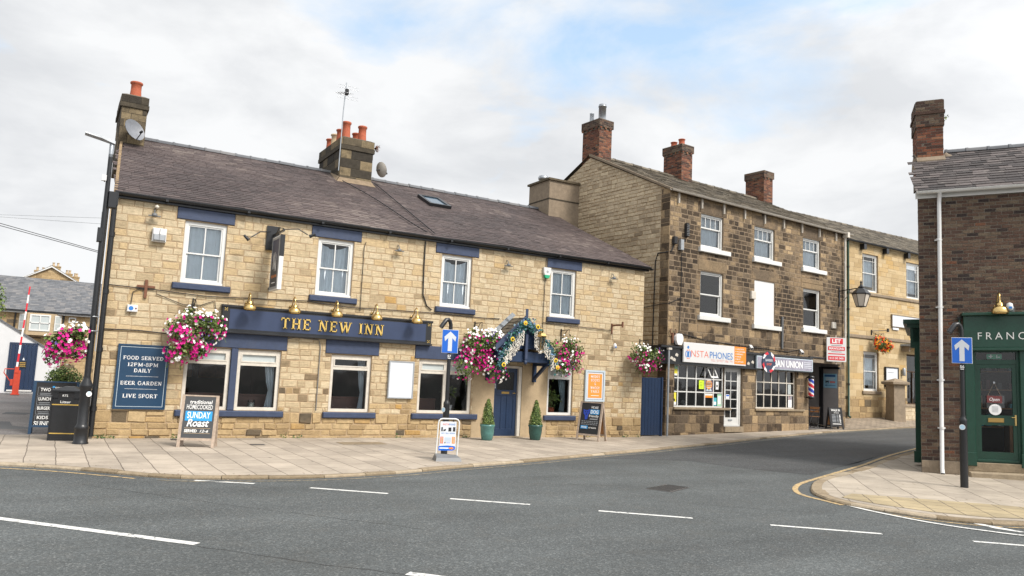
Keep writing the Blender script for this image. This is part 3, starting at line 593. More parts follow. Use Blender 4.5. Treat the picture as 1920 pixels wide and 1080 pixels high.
def kerbs(mb, line, side, w=.15, L=.8, h=.05):
    # resample into stones
    pts = [line[0]]; acc = 0; d = [0]
    for p, q in zip(line[:-1], line[1:]): d.append(d[-1] + (q - p).length)
    tot = d[-1]
    def at(s):
        s = max(0, min(tot, s))
        for i in range(len(d) - 1):
            if s <= d[i + 1]: return line[i].lerp(line[i + 1], (s - d[i]) / max(1e-6, d[i + 1] - d[i]))
        return line[-1]
    s = 0
    while s < tot - .1:
        l = L * random.uniform(.6, 1.25); a, c, b_ = at(s + .006), at(s + l / 2), at(s + l - .006); z = random.uniform(-.006, .004); tn = random.random()
        P = [a, c, b_]; vs = []
        for k, p in enumerate(P):
            t = (b_ - a).normalized(); nn = Vector((-t.y, t.x)) * side; g = gz(p.x)
            o1, o2 = p + nn * random.uniform(-.006, .006), p + nn * w
            vs += [(o1.x, o1.y, g - h - .15), (o1.x, o1.y, g - .022 + z), (o1.x + nn.x * .022, o1.y + nn.y * .022, g + .001 + z), (o2.x, o2.y, g + .003 + z), (o2.x, o2.y, g - .1)]
        fs = []
        for k in range(2):
            for j in range(4): fs.append((k * 5 + j, k * 5 + j + 1, k * 5 + j + 6, k * 5 + j + 5))
        fs += [(0, 1, 2, 3, 4), (10, 11, 12, 13, 14)]
        mb.add(vs, fs, 'kerbstone', tn); s += l
mb = MB(); kerbs(mb, KS, 1); kerbs(mb, RS, 1, w=.24, L=.9); struct(mb, 'kerb')
# pavements are long sheets between kerb and buildings
def pave(mb, line, back, m, z=0):
    A = offs(line, .1)
    for i in range(len(A) - 1):
        p, q = A[i], A[i + 1]; bp, bq = back(p), back(q)
        for k in range(3):
            f0, f1 = k / 3, (k + 1) / 3; c = [p.lerp(bp, f0), q.lerp(bq, f0), q.lerp(bq, f1), p.lerp(bp, f1)]
            mb.add([(v.x, v.y, z + gz(v.x)) for v in c], [(0, 1, 2, 3)], m)
mb = MB()
def back1(p):
    if p.x < -10.5: return Vector((p.x, .9))
    if p.x < 6: return Vector((p.x, .6))
    return Vector((p.x, max(p.y + .3, min(.6 + (p.x - 6) * .09, 1.7))))
pave(mb, [p for p in KS if p.x < 17.6], back1, 'flags'); struct(mb, 'pavement')
mb = MB()
ctr = Vector((5.6, -13))
A = offs(RS, .2)
for i in range(len(A) - 1):
    p, q = A[i], A[i + 1]
    mb.add([(p.x, p.y, gz(p.x)), (q.x, q.y, gz(q.x)), (ctr.x, ctr.y, 0)], [(0, 1, 2)], 'flags_corner')
e_ = A[-1]; f_ = A[0]
mb.add([(e_.x, e_.y, 0), (34, -18, .2), (f_.x, f_.y, gz(f_.x)), (ctr.x, ctr.y, 0)], [(0, 1, 3), (1, 2, 3)], 'flags_corner')
struct(mb, 'corner_pavement')
mb = MB()
tp = [(.12, -11.0), (.75, -10.75), (1.5, -11.5), (2.3, -12.35), (3.1, -13.3), (2.4, -13.9), (1.5, -13.45), (.75, -13.05), (.3, -12.45), (.12, -11.7)]
mb.add([(x, y, .005) for x, y in tp], [tuple(range(len(tp)))], 'tactile'); struct(mb, 'tactile_paving')
# lane beside the pub
mb = MB(); grid_sheet(mb, -60, -10.4, .88, 60, 4, 20, lambda x, y: gz(x, y) - .02, 'tarmac_pale'); struct(mb, 'lane')
mb = MB()
for pl in ([(-12.9, 2.6), (-11.9, 2.2), (-11.75, 2.9), (-12.2, 3.4), (-12.3, 4.6), (-13.0, 4.8)], [(-12.6, 7.2), (-12.0, 7.0), (-11.9, 7.6), (-12.5, 8.0)]):
    mb.add([(x, y, gz(x, y) - .015) for x, y in pl], [tuple(range(len(pl)))], 'lane_dark')
struct(mb, 'dark_patch')  # two flat dark polygons just above the lane surface
# cobbled forecourt climbing to the far building
mb = MB(); F2 = lambda x, y: gz(x) + max(0, y - 1.2 - max(0, (x - 17)) * .04) * .115
for i in range(24):
    for j in range(12):
        x0 = 16.6 + i * .8; x1 = x0 + .8; lo = lambda x: 0.62 + (x - 16.87) * .105 + .12
        ya = [lo(x0), lo(x1)]; t0, t1 = j / 12, (j + 1) / 12
        c = [(x0, ya[0] + (6 - ya[0]) * t0), (x1, ya[1] + (6 - ya[1]) * t0), (x1, ya[1] + (6 - ya[1]) * t1), (x0, ya[0] + (6 - ya[0]) * t1)]
        mb.add([(x, y, F2(x, y) + .003) for x, y in c], [(0, 1, 2, 3)], 'setts')
struct(mb, 'cobbled_forecourt')

# painted markings and patches, each a few mm proud of the road
mb = MB()
for (x, y), (X, Y) in (((-9.45, -6.19 - .35), (-8.66, -7.01 - .05)), ((-7.96, -7.66), (-7.02, -8.47)), ((-6.31, -9.13), (-5.4, -9.9)), ((-4.71, -10.62), (-3.74, -11.48)), ((-3.02, -12.2), (-1.98, -13.14)), ((-1.19, -13.88), (-.2, -14.8))):
    p, q = Vector((x, y)), Vector((X, Y)); d = (q - p).normalized(); nn = Vector((-d.y, d.x)) * .045
    mb.add([(*(p - nn), RD + .004), (*(q - nn), RD + .004), (*(q + nn), RD + .004), (*(p + nn), RD + .004)], [(0, 1, 2, 3)], 'line_white')
p, q = Vector((-14.4, -6.25)), Vector((-10.1, -11.0)); d = (q - p).normalized(); nn = Vector((-d.y, d.x)) * .058
mb.add([(*(p - nn), RD + .004), (*(q - nn), RD + .004), (*(q + nn), RD + .004), (*(p + nn), RD + .004)], [(0, 1, 2, 3)], 'line_white')
p, q = Vector((-8.56, -12.80)), Vector((-6.9, -14.6)); d = (q - p).normalized(); nn = Vector((-d.y, d.x)) * .06
mb.add([(*(p - nn), RD + .004), (*(q - nn), RD + .004), (*(q + nn), RD + .004), (*(p + nn), RD + .004)], [(0, 1, 2, 3)], 'line_white')
wl = smooth_line([(.02, -10.8), (-.18, -11.2), (-.36, -11.75), (-.42, -12.3), (-.42, -12.82), (-.3, -13.32), (.0, -13.95), (1.2, -15.6)])
strip(mb, wl, -.045, .045, RD + .009, 'line_white')
tri = [(.28, -12.95), (.40, -12.98), (.32, -13.3), (.3, -13.78), (.2, -13.76), (.14, -13.45)]
mb.add([(x, y, RD + .006) for x, y in tri], [tuple(range(len(tri)))], 'line_white')
struct(mb, 'road_marking')
mb = MB(); L1 = [p for p in KS if -40 < p.x < -10.0]; strip(mb, L1, -.27, -.21, RD + .004, 'line_yellow')
L1 = [p for p in KS if -9.9 < p.x < 33]; strip(mb, L1, -.245, -.195, RD + .004, 'line_pale')
RSy = [p for p in RS]; strip(mb, [p for p in RSy if p.y > -11.3 or p.x > 9], -.30, -.2, RD + .004, 'line_yellow') if False else None
ya = smooth_line([(34, 1.35), (20, -2.15), (13.6, -4.4), (9.39, -5.85), (5.43, -7.5), (2.38, -8.78), (1.16, -9.32), (.5, -9.75), (.08, -10.15), (-.12, -10.5), (-.22, -10.9), (-.34, -11.35)])
strip(mb, ya, -.05, .05, RD + .005, 'line_yellow')
strip(mb, [p for p in RS if p.y < -11.9 and p.x < 9], -.16, -.1, RD + .005, 'line_yellow')
struct(mb, 'yellow_line')
mb = MB(); pl = [(-.6, -4.75), (1.8, -5.6), (2.0, -6.9), (2.75, -8.35), (5.3, -7.25), (9.3, -5.7), (20, -1.9), (33, 1.7), (33, 2.1), (22.3, .95), (16.9, .3), (13.3, -.4), (8.4, -1.75), (5.0, -2.9), (1.8, -4.1)]
from mathutils.geometry import tessellate_polygon
tris = tessellate_polygon([[Vector((x, y, 0)) for x, y in pl]]); 
mb.add([(x, y, RD + gz(x) + .0022) for x, y in pl], tris, 'asphalt_new'); struct(mb, 'resurfaced_road')
mb = MB()
for q in ([(-2.5, -9.05), (-2.3, -9.5), (-1.55, -9.15), (-1.75, -8.72)],): mb.add([(x, y, RD + .005) for x, y in q], [(0, 1, 2, 3)], 'iron')
for i in range(7): mb.obox((-2.42 + i * .11, -9.0 + i * .035, RD + .009), (-2.25 + i * .11, -9.4 + i * .045, RD + .009), .02, .005, 'asphalt_black')
tag(mb.build('drain_cover'), 'worn iron drain cover set flat in the grey road near the kerb corner', 'drain cover')
mb = MB()
for (x0, y0, x1, y1) in ((-4.9, -1.95, -3.7, -2.4), (-8.9, -1.35, -8.1, -1.52)):
    pass
mb.box(-7.55, -7.25, -1.75, -1.55, .002, .008, 'iron'); tag(mb.build('pavement_cover'), 'small square iron cover in the paving below the mullioned pub window', 'cover')
mb = MB(); mb.box(-5.45, -4.35, -1.75, -1.2, .002, .008, 'kerbstone', .2); tag(mb.build('inspection_cover'), 'brown oblong inspection cover in the paving below the single pub window', 'cover')
mb = MB()
for i in range(16): mb.box(-9.0 + i * .055, -8.975 + i * .055, -.5, -.28, .002, .012, 'iron')
mb.box(-9.04, -8.1, -.52, -.26, .001, .005, 'black_matt'); tag(mb.build('cellar_grate'), 'dark slotted grating in the paving behind the Sunday roast board', 'grate')

# ------------------------------------------------------------------ windows
def frame(mb, x0, x1, z0, z1, w, y0, y1, m):
    mb.box(x0, x0 + w, y0, y1, z0, z1, m); mb.box(x1 - w, x1, y0, y1, z0, z1, m)
    mb.box(x0 + w, x1 - w, y0 + .001, y1 - .001, z0, z0 + w, m); mb.box(x0 + w, x1 - w, y0 + .001, y1 - .001, z1 - w, z1, m)
def net_curtain(mb, x0, x1, z0, z1, y, m='net', sag=0, folds=7, amp=.018, drop=None):
    n = 40; vs = []
    rows = 6; ph = random.uniform(0, 6)
    for j in range(rows + 1):
        for i in range(n + 1):
            t = i / n; s = j / rows; a = amp * (1 - .5 * s)
            zt = z1 - sag * math.sin(math.pi * t); z = zt + (z0 - zt) * s
            vs.append((x0 + (x1 - x0) * t, y + a * math.sin(ph + folds * 2 * math.pi * t + .8 * math.sin(3 * s)) + a * .7 * math.sin(ph * 2 + folds * 4.3 * t + s), z))
    mb.add(vs, [(j * (n + 1) + i, j * (n + 1) + i + 1, (j + 1) * (n + 1) + i + 1, (j + 1) * (n + 1) + i) for j in range(rows) for i in range(n)], m, smooth=True)
def window(par, x0, x1, z0, z1, kind, y=.05, M=None, curtain=True, m='white_paint', cols=None, rows=None):
    f = MB(M); g = MB(M); c = MB(M); W_, H_ = x1 - x0, z1 - z0; zm = z0 + H_ * .49
    mid = (x0 + x1) / 2
    if kind == 'sash22':
        frame(f, x0, x1, z0, z1, .085, y, y + .09, m); f.bev(x0 - .015, x1 + .015, y - .04, y + .0, z0, z0 + .06, m, .01)
        a, b_ = x0 + .085, x1 - .085
        frame(f, a, b_, zm - .02, z1 - .085, .035, y + .02, y + .05, m); frame(f, a, b_, z0 + .085, zm + .02, .04, y + .055, y + .085, m)
        f.box(mid - .014, mid + .014, y + .025, y + .045, zm + .015, z1 - .12, m); f.box(mid - .014, mid + .014, y + .06, y + .08, z0 + .12, zm - .02, m)
        g.quad((a, y + .045, zm), (b_, y + .045, zm), (b_, y + .045, z1 - .1), (a, y + .045, z1 - .1), 'glass'); g.quad((a, y + .075, z0 + .1), (b_, y + .075, z0 + .1), (b_, y + .075, zm), (a, y + .075, zm), 'glass')
        if curtain == 'swag': net_curtain(c, a, b_, z0 + .1, z1 - .1, y + .105, sag=.14, folds=5, amp=.03)
        elif curtain: net_curtain(c, a, b_ - (.1 if curtain == 'gap' else 0), z0 + (.22 if curtain == 'gap' else .1), z1 - .09, y + .115, folds=random.choice((3, 5, 6)), amp=.014)
    elif kind == 'toplight':
        zt = z1 - H_ * .235
        frame(f, x0, x1, z0, z1, .085, y, y + .08, m); f.box(x0 + .08, x1 - .08, y + .002, y + .078, zt - .035, zt + .045, m)
        frame(f, x0 + .085, x1 - .085, zt + .045, z1 - .085, .03, y - .012, y + .05, m)
        if cols == 2: f.box(mid - .045, mid + .045, y + .003, y + .077, z0 + .08, z1 - .08, m)
        g.quad((x0 + .08, y + .05, z0 + .08), (x1 - .08, y + .05, z0 + .08), (x1 - .08, y + .05, zt), (x0 + .08, y + .05, zt), 'glass')
        g.quad((x0 + .08, y + .04, zt), (x1 - .08, y + .04, zt), (x1 - .08, y + .04, z1 - .08), (x0 + .08, y + .04, z1 - .08), 'glass' if rows == 'clear' else 'frost')
    elif kind in ('sash41', 'sash11'):
        frame(f, x0, x1, z0, z1, .07, y, y + .12, m); a, b_ = x0 + .07, x1 - .07
        zm = z0 + H_ * (.60 if kind == 'sash41' else .485)
        frame(f, a, b_ - .0, zm - .02, z1 - .07, .045, y + .03, y + .06, m); frame(f, a, b_, z0 + .07, zm + .02, .055, y + .07, y + .1, m)
        if kind == 'sash41':
            for k in (1, 2, 3): xx = a + (b_ - a) * k / 4; f.box(xx - .012, xx + .012, y + .035, y + .055, zm + .02, z1 - .11, m)
        g.quad((a, y + .05, zm), (b_, y + .05, zm), (b_, y + .05, z1 - .09), (a, y + .05, z1 - .09), 'glass'); g.quad((a, y + .09, z0 + .1), (b_, y + .09, z0 + .1), (b_, y + .09, zm), (a, y + .09, zm), 'glass')
        if curtain: net_curtain(c, a, b_, z0 + .1, z1 - .08, y + .15, m=curtain if isinstance(curtain, str) else 'net')
    elif kind == 'margin':
        frame(f, x0, x1, z0, z1, .09, y, y + .1, m); a, b_ = x0 + .09, x1 - .09
        frame(f, a, b_, z0 + H_ * .49, z1 - .09, .04, y + .02, y + .05, m); frame(f, a, b_, z0 + .09, z0 + H_ * .52, .045, y + .06, y + .09, m)
        for xx in (a + .17, b_ - .17): f.box(xx - .01, xx + .01, y + .03, y + .045, z0 + .1, z1 - .1, m)
        f.box(a, b_, y + .03, y + .045, z1 - .32, z1 - .30, m); f.box(a, b_, y + .06, y + .08, z0 + .26, z0 + .28, m)
        g.quad((a, y + .055, z0 + .1), (b_, y + .055, z0 + .1), (b_, y + .055, z1 - .1), (a, y + .055, z1 - .1), 'glass')
        net_curtain(c, a + .02, b_ - .02, z0 + .28, z1 - .3, y + .16, m='net', folds=8, amp=.01)
    elif kind == 'grid':
        frame(f, x0, x1, z0, z1, .05, y, y + .08, m)
        for xx in cols: f.box(xx - .02, xx + .02, y + .012, y + .06, z0 + .04, z1 - .04, m)
        for zz in rows: f.box(x0 + .04, x1 - .04, y + .015, y + .057, zz - .02, zz + .02, m)
        g.quad((x0 + .04, y + .04, z0 + .04), (x1 - .04, y + .04, z0 + .04), (x1 - .04, y + .04, z1 - .04), (x0 + .04, y + .04, z1 - .04), 'glass')
    w = f.build('window', par); g.build('glass', w)
    if c.v: c.build('curtain', w)
    return w

# ------------------------------------------------------------------ the pub
PUB = thing('pub', 'long two storey cream stone pub with purple slate roof and navy blue lintels', 'pub')
UPW = [(-9.11, -8.15), (-5.89, -4.93), (-2.35, -1.38), (1.35, 2.30)]
PH = [(a, b_, 3.62, 5.11) for a, b_ in UPW] + [(-8.85, -7.81, .66, 2.13), (-7.65, -6.61, .66, 2.13), (-5.33, -4.23, .66, 2.13), (-2.86, -1.2, .66, 2.12), (1.38, 2.31, .66, 2.11), (-.46, .47, 0, 2.08)]
LIN = [(-9.30, -7.99, 5.13, 5.41), (-6.08, -4.74, 5.13, 5.41), (-2.55, -1.18, 5.13, 5.41), (1.2, 2.5, 5.13, 5.41), (-9.0, -6.49, 2.15, 2.56), (-5.5, -4.05, 2.15, 2.53), (-3.0, -1.08, 2.14, 2.50)]
SIL = [(-9.28, -7.97, 3.46, 3.61), (-6.04, -4.77, 3.46, 3.61), (-2.49, -1.23, 3.46, 3.61), (1.24, 2.46, 3.46, 3.61), (-8.97, -6.47, .5, .65), (-5.47, -4.05, .5, .65), (-3.02, -1.0, .5, .65), (1.26, 2.43, .5, .65)]
MUL = (-7.81, -7.65, .66, 2.15)
mb = MB(); PX0, PX1 = -10.6, 5.06
backing(mb, (PX0, PX1, -.2, 5.5), PH, FRONT, 'mortar', .16)
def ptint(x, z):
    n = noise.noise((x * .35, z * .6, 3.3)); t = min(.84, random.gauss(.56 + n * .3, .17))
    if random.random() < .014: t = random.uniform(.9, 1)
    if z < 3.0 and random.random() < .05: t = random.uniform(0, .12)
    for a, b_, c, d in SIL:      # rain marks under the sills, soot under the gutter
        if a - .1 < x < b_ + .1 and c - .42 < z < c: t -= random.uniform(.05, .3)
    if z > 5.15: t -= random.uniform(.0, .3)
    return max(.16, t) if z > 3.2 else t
REN = (-1.15, 1.37, -.2, 2.1)
solid = PH + LIN + SIL + [MUL, REN]
laystones(mb, (PX0, PX1, -.1, .62), solid, FRONT, 'stone_foot', (.14, .27), (.2, .5), gap=.018, proud=(.004, .035), jit=.014, inset=.018, tint=lambda x, z: random.gauss(.5, .25))
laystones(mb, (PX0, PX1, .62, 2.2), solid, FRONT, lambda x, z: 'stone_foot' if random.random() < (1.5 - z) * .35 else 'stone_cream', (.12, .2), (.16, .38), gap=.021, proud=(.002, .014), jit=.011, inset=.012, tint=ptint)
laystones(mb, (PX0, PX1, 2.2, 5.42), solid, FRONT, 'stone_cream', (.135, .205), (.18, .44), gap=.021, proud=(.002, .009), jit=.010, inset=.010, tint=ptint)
backing(mb, (-1.16, 1.37, 0, 2.11), [(-.46, .47, -.01, 2.08)], lambda a, b_, h: FRONT(a, b_, h + .012), 'render_buff', .1)
# ends, back, party floors
LW = lambda a, b_, h: (PX0 - h, -a, b_)
SK = .049   # the west gable is not square to the front
mb.add([(PX0, 0, -.2), (PX0 + SK * 12.4, 12.4, -.2), (PX0 + SK * 12.4, 12.4, 5.4), (PX0 + SK * 6.2, 6.2, 8.35), (PX0, 0, 5.45)], [(0, 1, 2, 3, 4)], 'mortar')
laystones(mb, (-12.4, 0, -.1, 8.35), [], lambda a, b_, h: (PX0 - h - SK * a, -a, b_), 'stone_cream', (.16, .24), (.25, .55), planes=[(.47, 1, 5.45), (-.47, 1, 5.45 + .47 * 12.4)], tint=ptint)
mb.add([(PX1, 0, -.2), (PX1, 12.4, -.2), (PX1, 12.4, 5.4), (PX1, 6.2, 8.35), (PX1, 0, 5.45)], [(4, 3, 2, 1, 0)], 'stone_gable', .4)
mb.quad((PX0 + SK * 12.4, 12.4, -.2), (PX1, 12.4, -.2), (PX1, 12.4, 5.4), (PX0 + SK * 12.4, 12.4, 5.4), 'mortar')
mb.build('wall', PUB)
mb = MB(); PXi = PX0; PX0 = PX0 + .35
mb.quad((PX0 + .1, .25, .02), (PX1 - .1, .25, .02), (PX1 - .1, 6, .02), (PX0 + .1, 6, .02), 'room_floor'); mb.quad((PX0 + .1, 5.9, 0), (PX1 - .1, 5.9, 0), (PX1 - .1, 5.9, 2.7), (PX0 + .1, 5.9, 2.7), 'dark_room')
mb.box(PX0 + .1, PX1 - .1, .17, 6, 2.75, 3.3, 'dark_room')
for x in (-6.0, -3.6, -.75, .95): mb.box(x, x + .1, .17, 5.9, 0, 2.74, 'dark_room')
for i, x in enumerate((-8.3, -7.1, -4.9, -2.3, 1.9)):
    mb.quad((x - .5, 5.85, 1.3), (x + .5, 5.85, 1.3), (x + .5, 5.85, 2.1), (x - .5, 5.85, 2.1), 'wood_warm')
mb.build('interior', PUB); PX0 = PXi
for a, b_, c, d in LIN: MB().bev(a, b_, -.03, .1, c, d, 'navy', .012).build('lintel', PUB)
for a, b_, c, d in SIL: MB().bev(a, b_, -.085, .12, c, d, 'navy', .022).build('sill', PUB)
MB().bev(-7.81, -7.65, -.02, .13, .655, 2.145, 'navy', .012).build('mullion', PUB)
cur = [True, 'swag', 'swag', True]
for (a, b_), cu in zip(UPW, cur): window(PUB, a, b_, 3.615, 5.11, 'sash22', curtain=cu)
for a, b_, c, rr in ((-8.85, -7.81, 1, None), (-7.65, -6.61, 1, None), (-5.33, -4.23, 1, 'clear'), (-2.86, -1.2, 2, None), (1.38, 2.31, 1, None)):
    window(PUB, a, b_, .65, 2.12, 'toplight', cols=c, rows=rr, m='old_white' if a < 0 else 'white_paint')
# door
d = MB(); X0, X1 = -.43, .36; yy = .10
d.box(X0, X1, yy, yy + .045, 0.02, 2.0, 'door_navy')
for a, b_ in ((X0, X0 + .11), (X1 - .11, X1)): d.bev(a, b_, yy - .018, yy + .001, .02, 2.0, 'door_navy', .004)
for c, e in ((.02, .24), (1.2, 1.36), (1.88, 2.0)): d.bev(X0 + .11, X1 - .11, yy - .017, yy + .001, c, e, 'door_navy', .004)
for k in (1, 2): xx = X0 + .11 + (X1 - X0 - .22) * k / 3; d.bev(xx - .03, xx + .03, yy - .016, yy + .001, .24, 1.2, 'door_navy', .004)
door = d.build('door', PUB)
MB().quad((X0 + .11, yy - .004, 1.36), (X1 - .11, yy - .004, 1.36), (X1 - .11, yy - .004, 1.88), (X0 + .11, yy - .004, 1.88), 'door_pane').build('glass', door)
MB().bev(-.16, .1, yy - .03, yy - .015, 1.245, 1.315, 'brass_dull', .006).build('letterbox', door)
h = MB(); h.lathe((.29, yy - .018, 1.28), [(.025, 0), (.025, -.012), (.01, -.014), (.01, -.04)], 'brass', 10, axis=(0, 1, 0)); h.tube([(.29, yy - .055, 1.28), (.19, yy - .055, 1.275)], .009, 'brass', 6); h.build('handle', door)
p = MB(); p.box(-.50, -.37, yy - .036, yy - .03, 1.40, 1.53, 'noticeboard'); p.text('53', -.435, 1.425, .08, yy - .038, 'navy', width=.09, bold=.02); p.build('door_number', door)
f = MB(); f.box(-.46, -.43, .03, .16, 0, 2.06, 'old_white'); f.bev(.36, .47, .0, .16, 0, 2.06, 'old_white', .01); f.box(-.46, .47, .02, .15, 2.0, 2.07, 'old_white'); f.build('door_frame', PUB)
MB().bev(-.5, .52, -.12, .15, -.05, .035, 'kerbstone', .01, .5).build('doorstep', PUB)
# roof
mb = MB()
def rt(c):
    t = random.gauss(.42 + noise.noise((c[0] * .25, c[1] * .5, 9)) * .55, .17)
    if 6.2 < c[0] < 8.6 and c[1] > 3.6 - random.random() * 1.4: t += random.uniform(.1, .5)     # lime wash from the chimney mortar
    return t
slates(mb, (PX0 - .06, -.14, 5.555), (1, 0, 0), (0, 6.34, 2.91), 15.86, 6.97, 'slate_purple', w=.27, row=.185, tintf=rt, planes=[(-1, SK * .9, 0)], skew=SK * .9, sag=.028)
mb.quad((PX0 + SK * 6.2 - .06, 6.2, 8.46), (PX1 + .12, 6.2, 8.46), (PX1 + .12, 12.6, 5.5), (PX0 + SK * 12.6, 12.6, 5.5), 'slate_purple')
roof = mb.build('roof', PUB)
mb = MB(); ridge(mb, (PX0 + .28, 6.2, 8.47), (PX1 + .1, 6.2, 8.47), .11, 'slate_grey', .46); mb.build('ridge_tiles', roof)
mb = MB()
for i in range(30): # pointed verge
    t = i / 30; mb.box(PX0 - .075 + SK * 6.2 * t, PX0 - .01 + SK * 6.2 * t, -.1 + 6.2 * t, -.1 + 6.2 * (t + .03), 5.5 + 2.9 * t, 5.56 + 2.9 * (t + .015), 'mortar')
mb.build('verge', roof)
g = MB(); n = 8
prof = [(-.20 + .065 - .065 * math.cos(math.pi * k / 8), -.065 * math.sin(math.pi * k / 8)) for k in range(9)]
for (ya_, za), (yb, zb) in zip(prof[:-1], prof[1:]): g.quad((PX0 - .05, ya_ - .01, 5.53 + za), (PX1 + .13, ya_ - .01, 5.53 + za), (PX1 + .13, yb - .01, 5.53 + zb), (PX0 - .05, yb - .01, 5.53 + zb), 'black_paint')
g.box(PX0 - .05, PX1 + .13, -.215, -.205, 5.52, 5.54, 'black_paint')
g.box(PX0 - .05, PX1 + .13, -.075, -.0, 5.415, 5.575, 'black_paint')
for k in range(9): xx = PX0 + 1 + k * 1.85; g.box(xx, xx + .06, -.222, -.08, 5.45, 5.5, 'black_paint')
g.build('gutter', PUB)
# chimneys
def pot(par, x, y, z, h, m='terracotta', r=.14, taper=.85):
    q = MB(); q.lathe((x, y, z), [(r, 0), (r * .98, .03), (r * taper, h * .55), (r * taper, h * .86), (r * 1.02, h * .9), (r * 1.05, h * .97), (r * .98, h), (r * .75, h), (r * .7, h * .6)], m, 16); q.disc((x, y, z + h * .62), r * .72, (0, 0, 1), 'black_matt')
    return q.build('chimney_pot', par)
def stack(par, x0, x1, y0, y1, z0, z1, cap, m, ch, cw, mort, gap=.012, flare=.05):
    q = MB(); sides = [(lambda a, b_, h: (a, y0 - h, b_), x0, x1), (lambda a, b_, h: (x0 - h, -a, b_), -y1, -y0), (lambda a, b_, h: (x1 + h, a, b_), y0, y1), (lambda a, b_, h: (-a, y1 + h, b_), -x1, -x0)]
    q.box(x0, x1, y0, y1, z0, z1, mort)
    zc = z1 - cap
    for P, a, b_ in sides: laystones(q, (a, b_, z0, zc), [], P, m, ch, cw, gap=gap, proud=(.002, .012), jit=.004, inset=.005)
    q.box(x0 - flare, x1 + flare, y0 - flare, y1 + flare, zc, zc + cap * .35, m, .35)
    X0_, X1_, Y0_, Y1_ = x0 - flare * .6, x1 + flare * .6, y0 - flare * .6, y1 + flare * .6
    q.box(X0_, X1_, Y0_, Y1_, zc + cap * .35, z1, m, .25)
    for P, a, b_ in [(lambda a, b_, h: (a, Y0_ - h, b_), X0_, X1_), (lambda a, b_, h: (X0_ - h, -a, b_), -Y1_, -Y0_)]: laystones(q, (a, b_, zc + cap * .37, z1), [], P, m, ch, cw, gap=gap, proud=(.003, .01), jit=.003, inset=.004)
    # flaunching
    q.add([(X0_, Y0_, z1), (X1_, Y0_, z1), (X1_, Y1_, z1), (X0_, Y1_, z1), (X0_ + .12, Y0_ + .12, z1 + .06), (X1_ - .12, Y0_ + .12, z1 + .06), (X1_ - .12, Y1_ - .12, z1 + .06), (X0_ + .12, Y1_ - .12, z1 + .06)], [(0, 1, 5, 4), (1, 2, 6, 5), (2, 3, 7, 6), (3, 0, 4, 7), (4, 5, 6, 7)], mort)
    return q.build('chimney', par)
c = stack(roof, -10.47, -9.8, 5.1, 7.0, 7.3, 9.44, .36, 'stone_black', (.2, .28), (.28, .45), 'mortar_black', flare=.05); pot(c, -10.12, 5.55, 9.45, .55, r=.17)
pot(c, -10.12, 6.4, 9.45, .3, 'buff_clay', r=.14)
c = stack(roof, -3.86, -2.74, 5.15, 7.6, 7.3, 9.5, .4, 'stone_black', (.26, .36), (.4, .8), 'mortar_black', flare=.045)
for x, y, hh, mm in ((-3.62, 5.5, .64, 0), (-3.05, 5.5, .60, 0), (-3.62, 6.1, .52, 0), (-3.05, 6.1, .5, 0), (-3.62, 6.7, .5, 1), (-3.62, 7.25, .46, 0), (-3.05, 6.9, .34, 0)): pot(c, x, y, 9.5, hh, 'buff_clay' if mm else 'terracotta', r=.155)
q = MB(); # mortar skirts
q.add([(-3.98, 5.0, 7.93), (-2.62, 5.0, 7.93), (-2.74, 5.14, 8.12), (-3.86, 5.14, 8.12)], [(0, 1, 2, 3)], 'mortar_dark'); q.add([(-4.0, 5.0, 7.93), (-3.87, 5.14, 8.14), (-3.87, 7.0, 8.75), (-4.0, 7.0, 8.6)], [(0, 1, 2, 3)], 'mortar_dark'); q.build('flashing', roof)
# skylight
q = MB(); sl = Vector((0, 6.34, 2.91)).normalized(); nn = Vector((0, -sl.z, sl.y))
def RP(x, d_, h): v = Vector((0, -.14, 5.555)) + sl * d_ + nn * h; return (x, v.y, v.z)
def rbox(q, x0, x1, a, b_, h0, h1, m): q.add([RP(x0, a, h0), RP(x1, a, h0), RP(x1, b_, h0), RP(x0, b_, h0), RP(x0, a, h1), RP(x1, a, h1), RP(x1, b_, h1), RP(x0, b_, h1)], [(0, 3, 2, 1), (4, 5, 6, 7), (0, 1, 5, 4), (1, 2, 6, 5), (2, 3, 7, 6), (3, 0, 4, 7)], m)
a_, b2 = 4.15, 5.35
for t in ((-1.2, -1.1, a_, b2), (-.5, -.4, a_, b2), (-1.1, -.5, a_, a_ + .1), (-1.1, -.5, b2 - .1, b2)): rbox(q, *t, .0, .10, 'black_paint')
sk = q.build('skylight', roof); q = MB(); rbox(q, -1.1, -.5, a_ + .1, b2 - .1, .03, .07, 'skylight_glass'); q.build('pane', sk)
# flat roofed stair head against the next gable
t = thing('roof_housing', 'small square drab rendered housing with flat lid where the pub roof meets the tall gable', 'roof housing', (4.66, 5.35, 7.4))
q = MB(); q.box(0, 1.75, 0, 1.5, 0, 2.12, 'stone_drab', .7); q.box(-.012, 0, -.01, 1.5, 1.35, 1.40, 'stone_black', .3); q.box(-.01, 1.75, -.014, -.001, 1.35, 1.40, 'stone_black', .3); q.build('wall', t)
q = MB(); q.box(-.07, 1.75, -.07, 1.57, 2.12, 2.2, 'stone_black', .6); q.build('lid', t)
q = MB(); q.lathe((.3, .95, 2.2), [(.13, 0), (.13, .12), (.2, .14), (.22, .22), (.18, .3), (.0, .34)], 'zinc', 14); q.build('cowl', t)
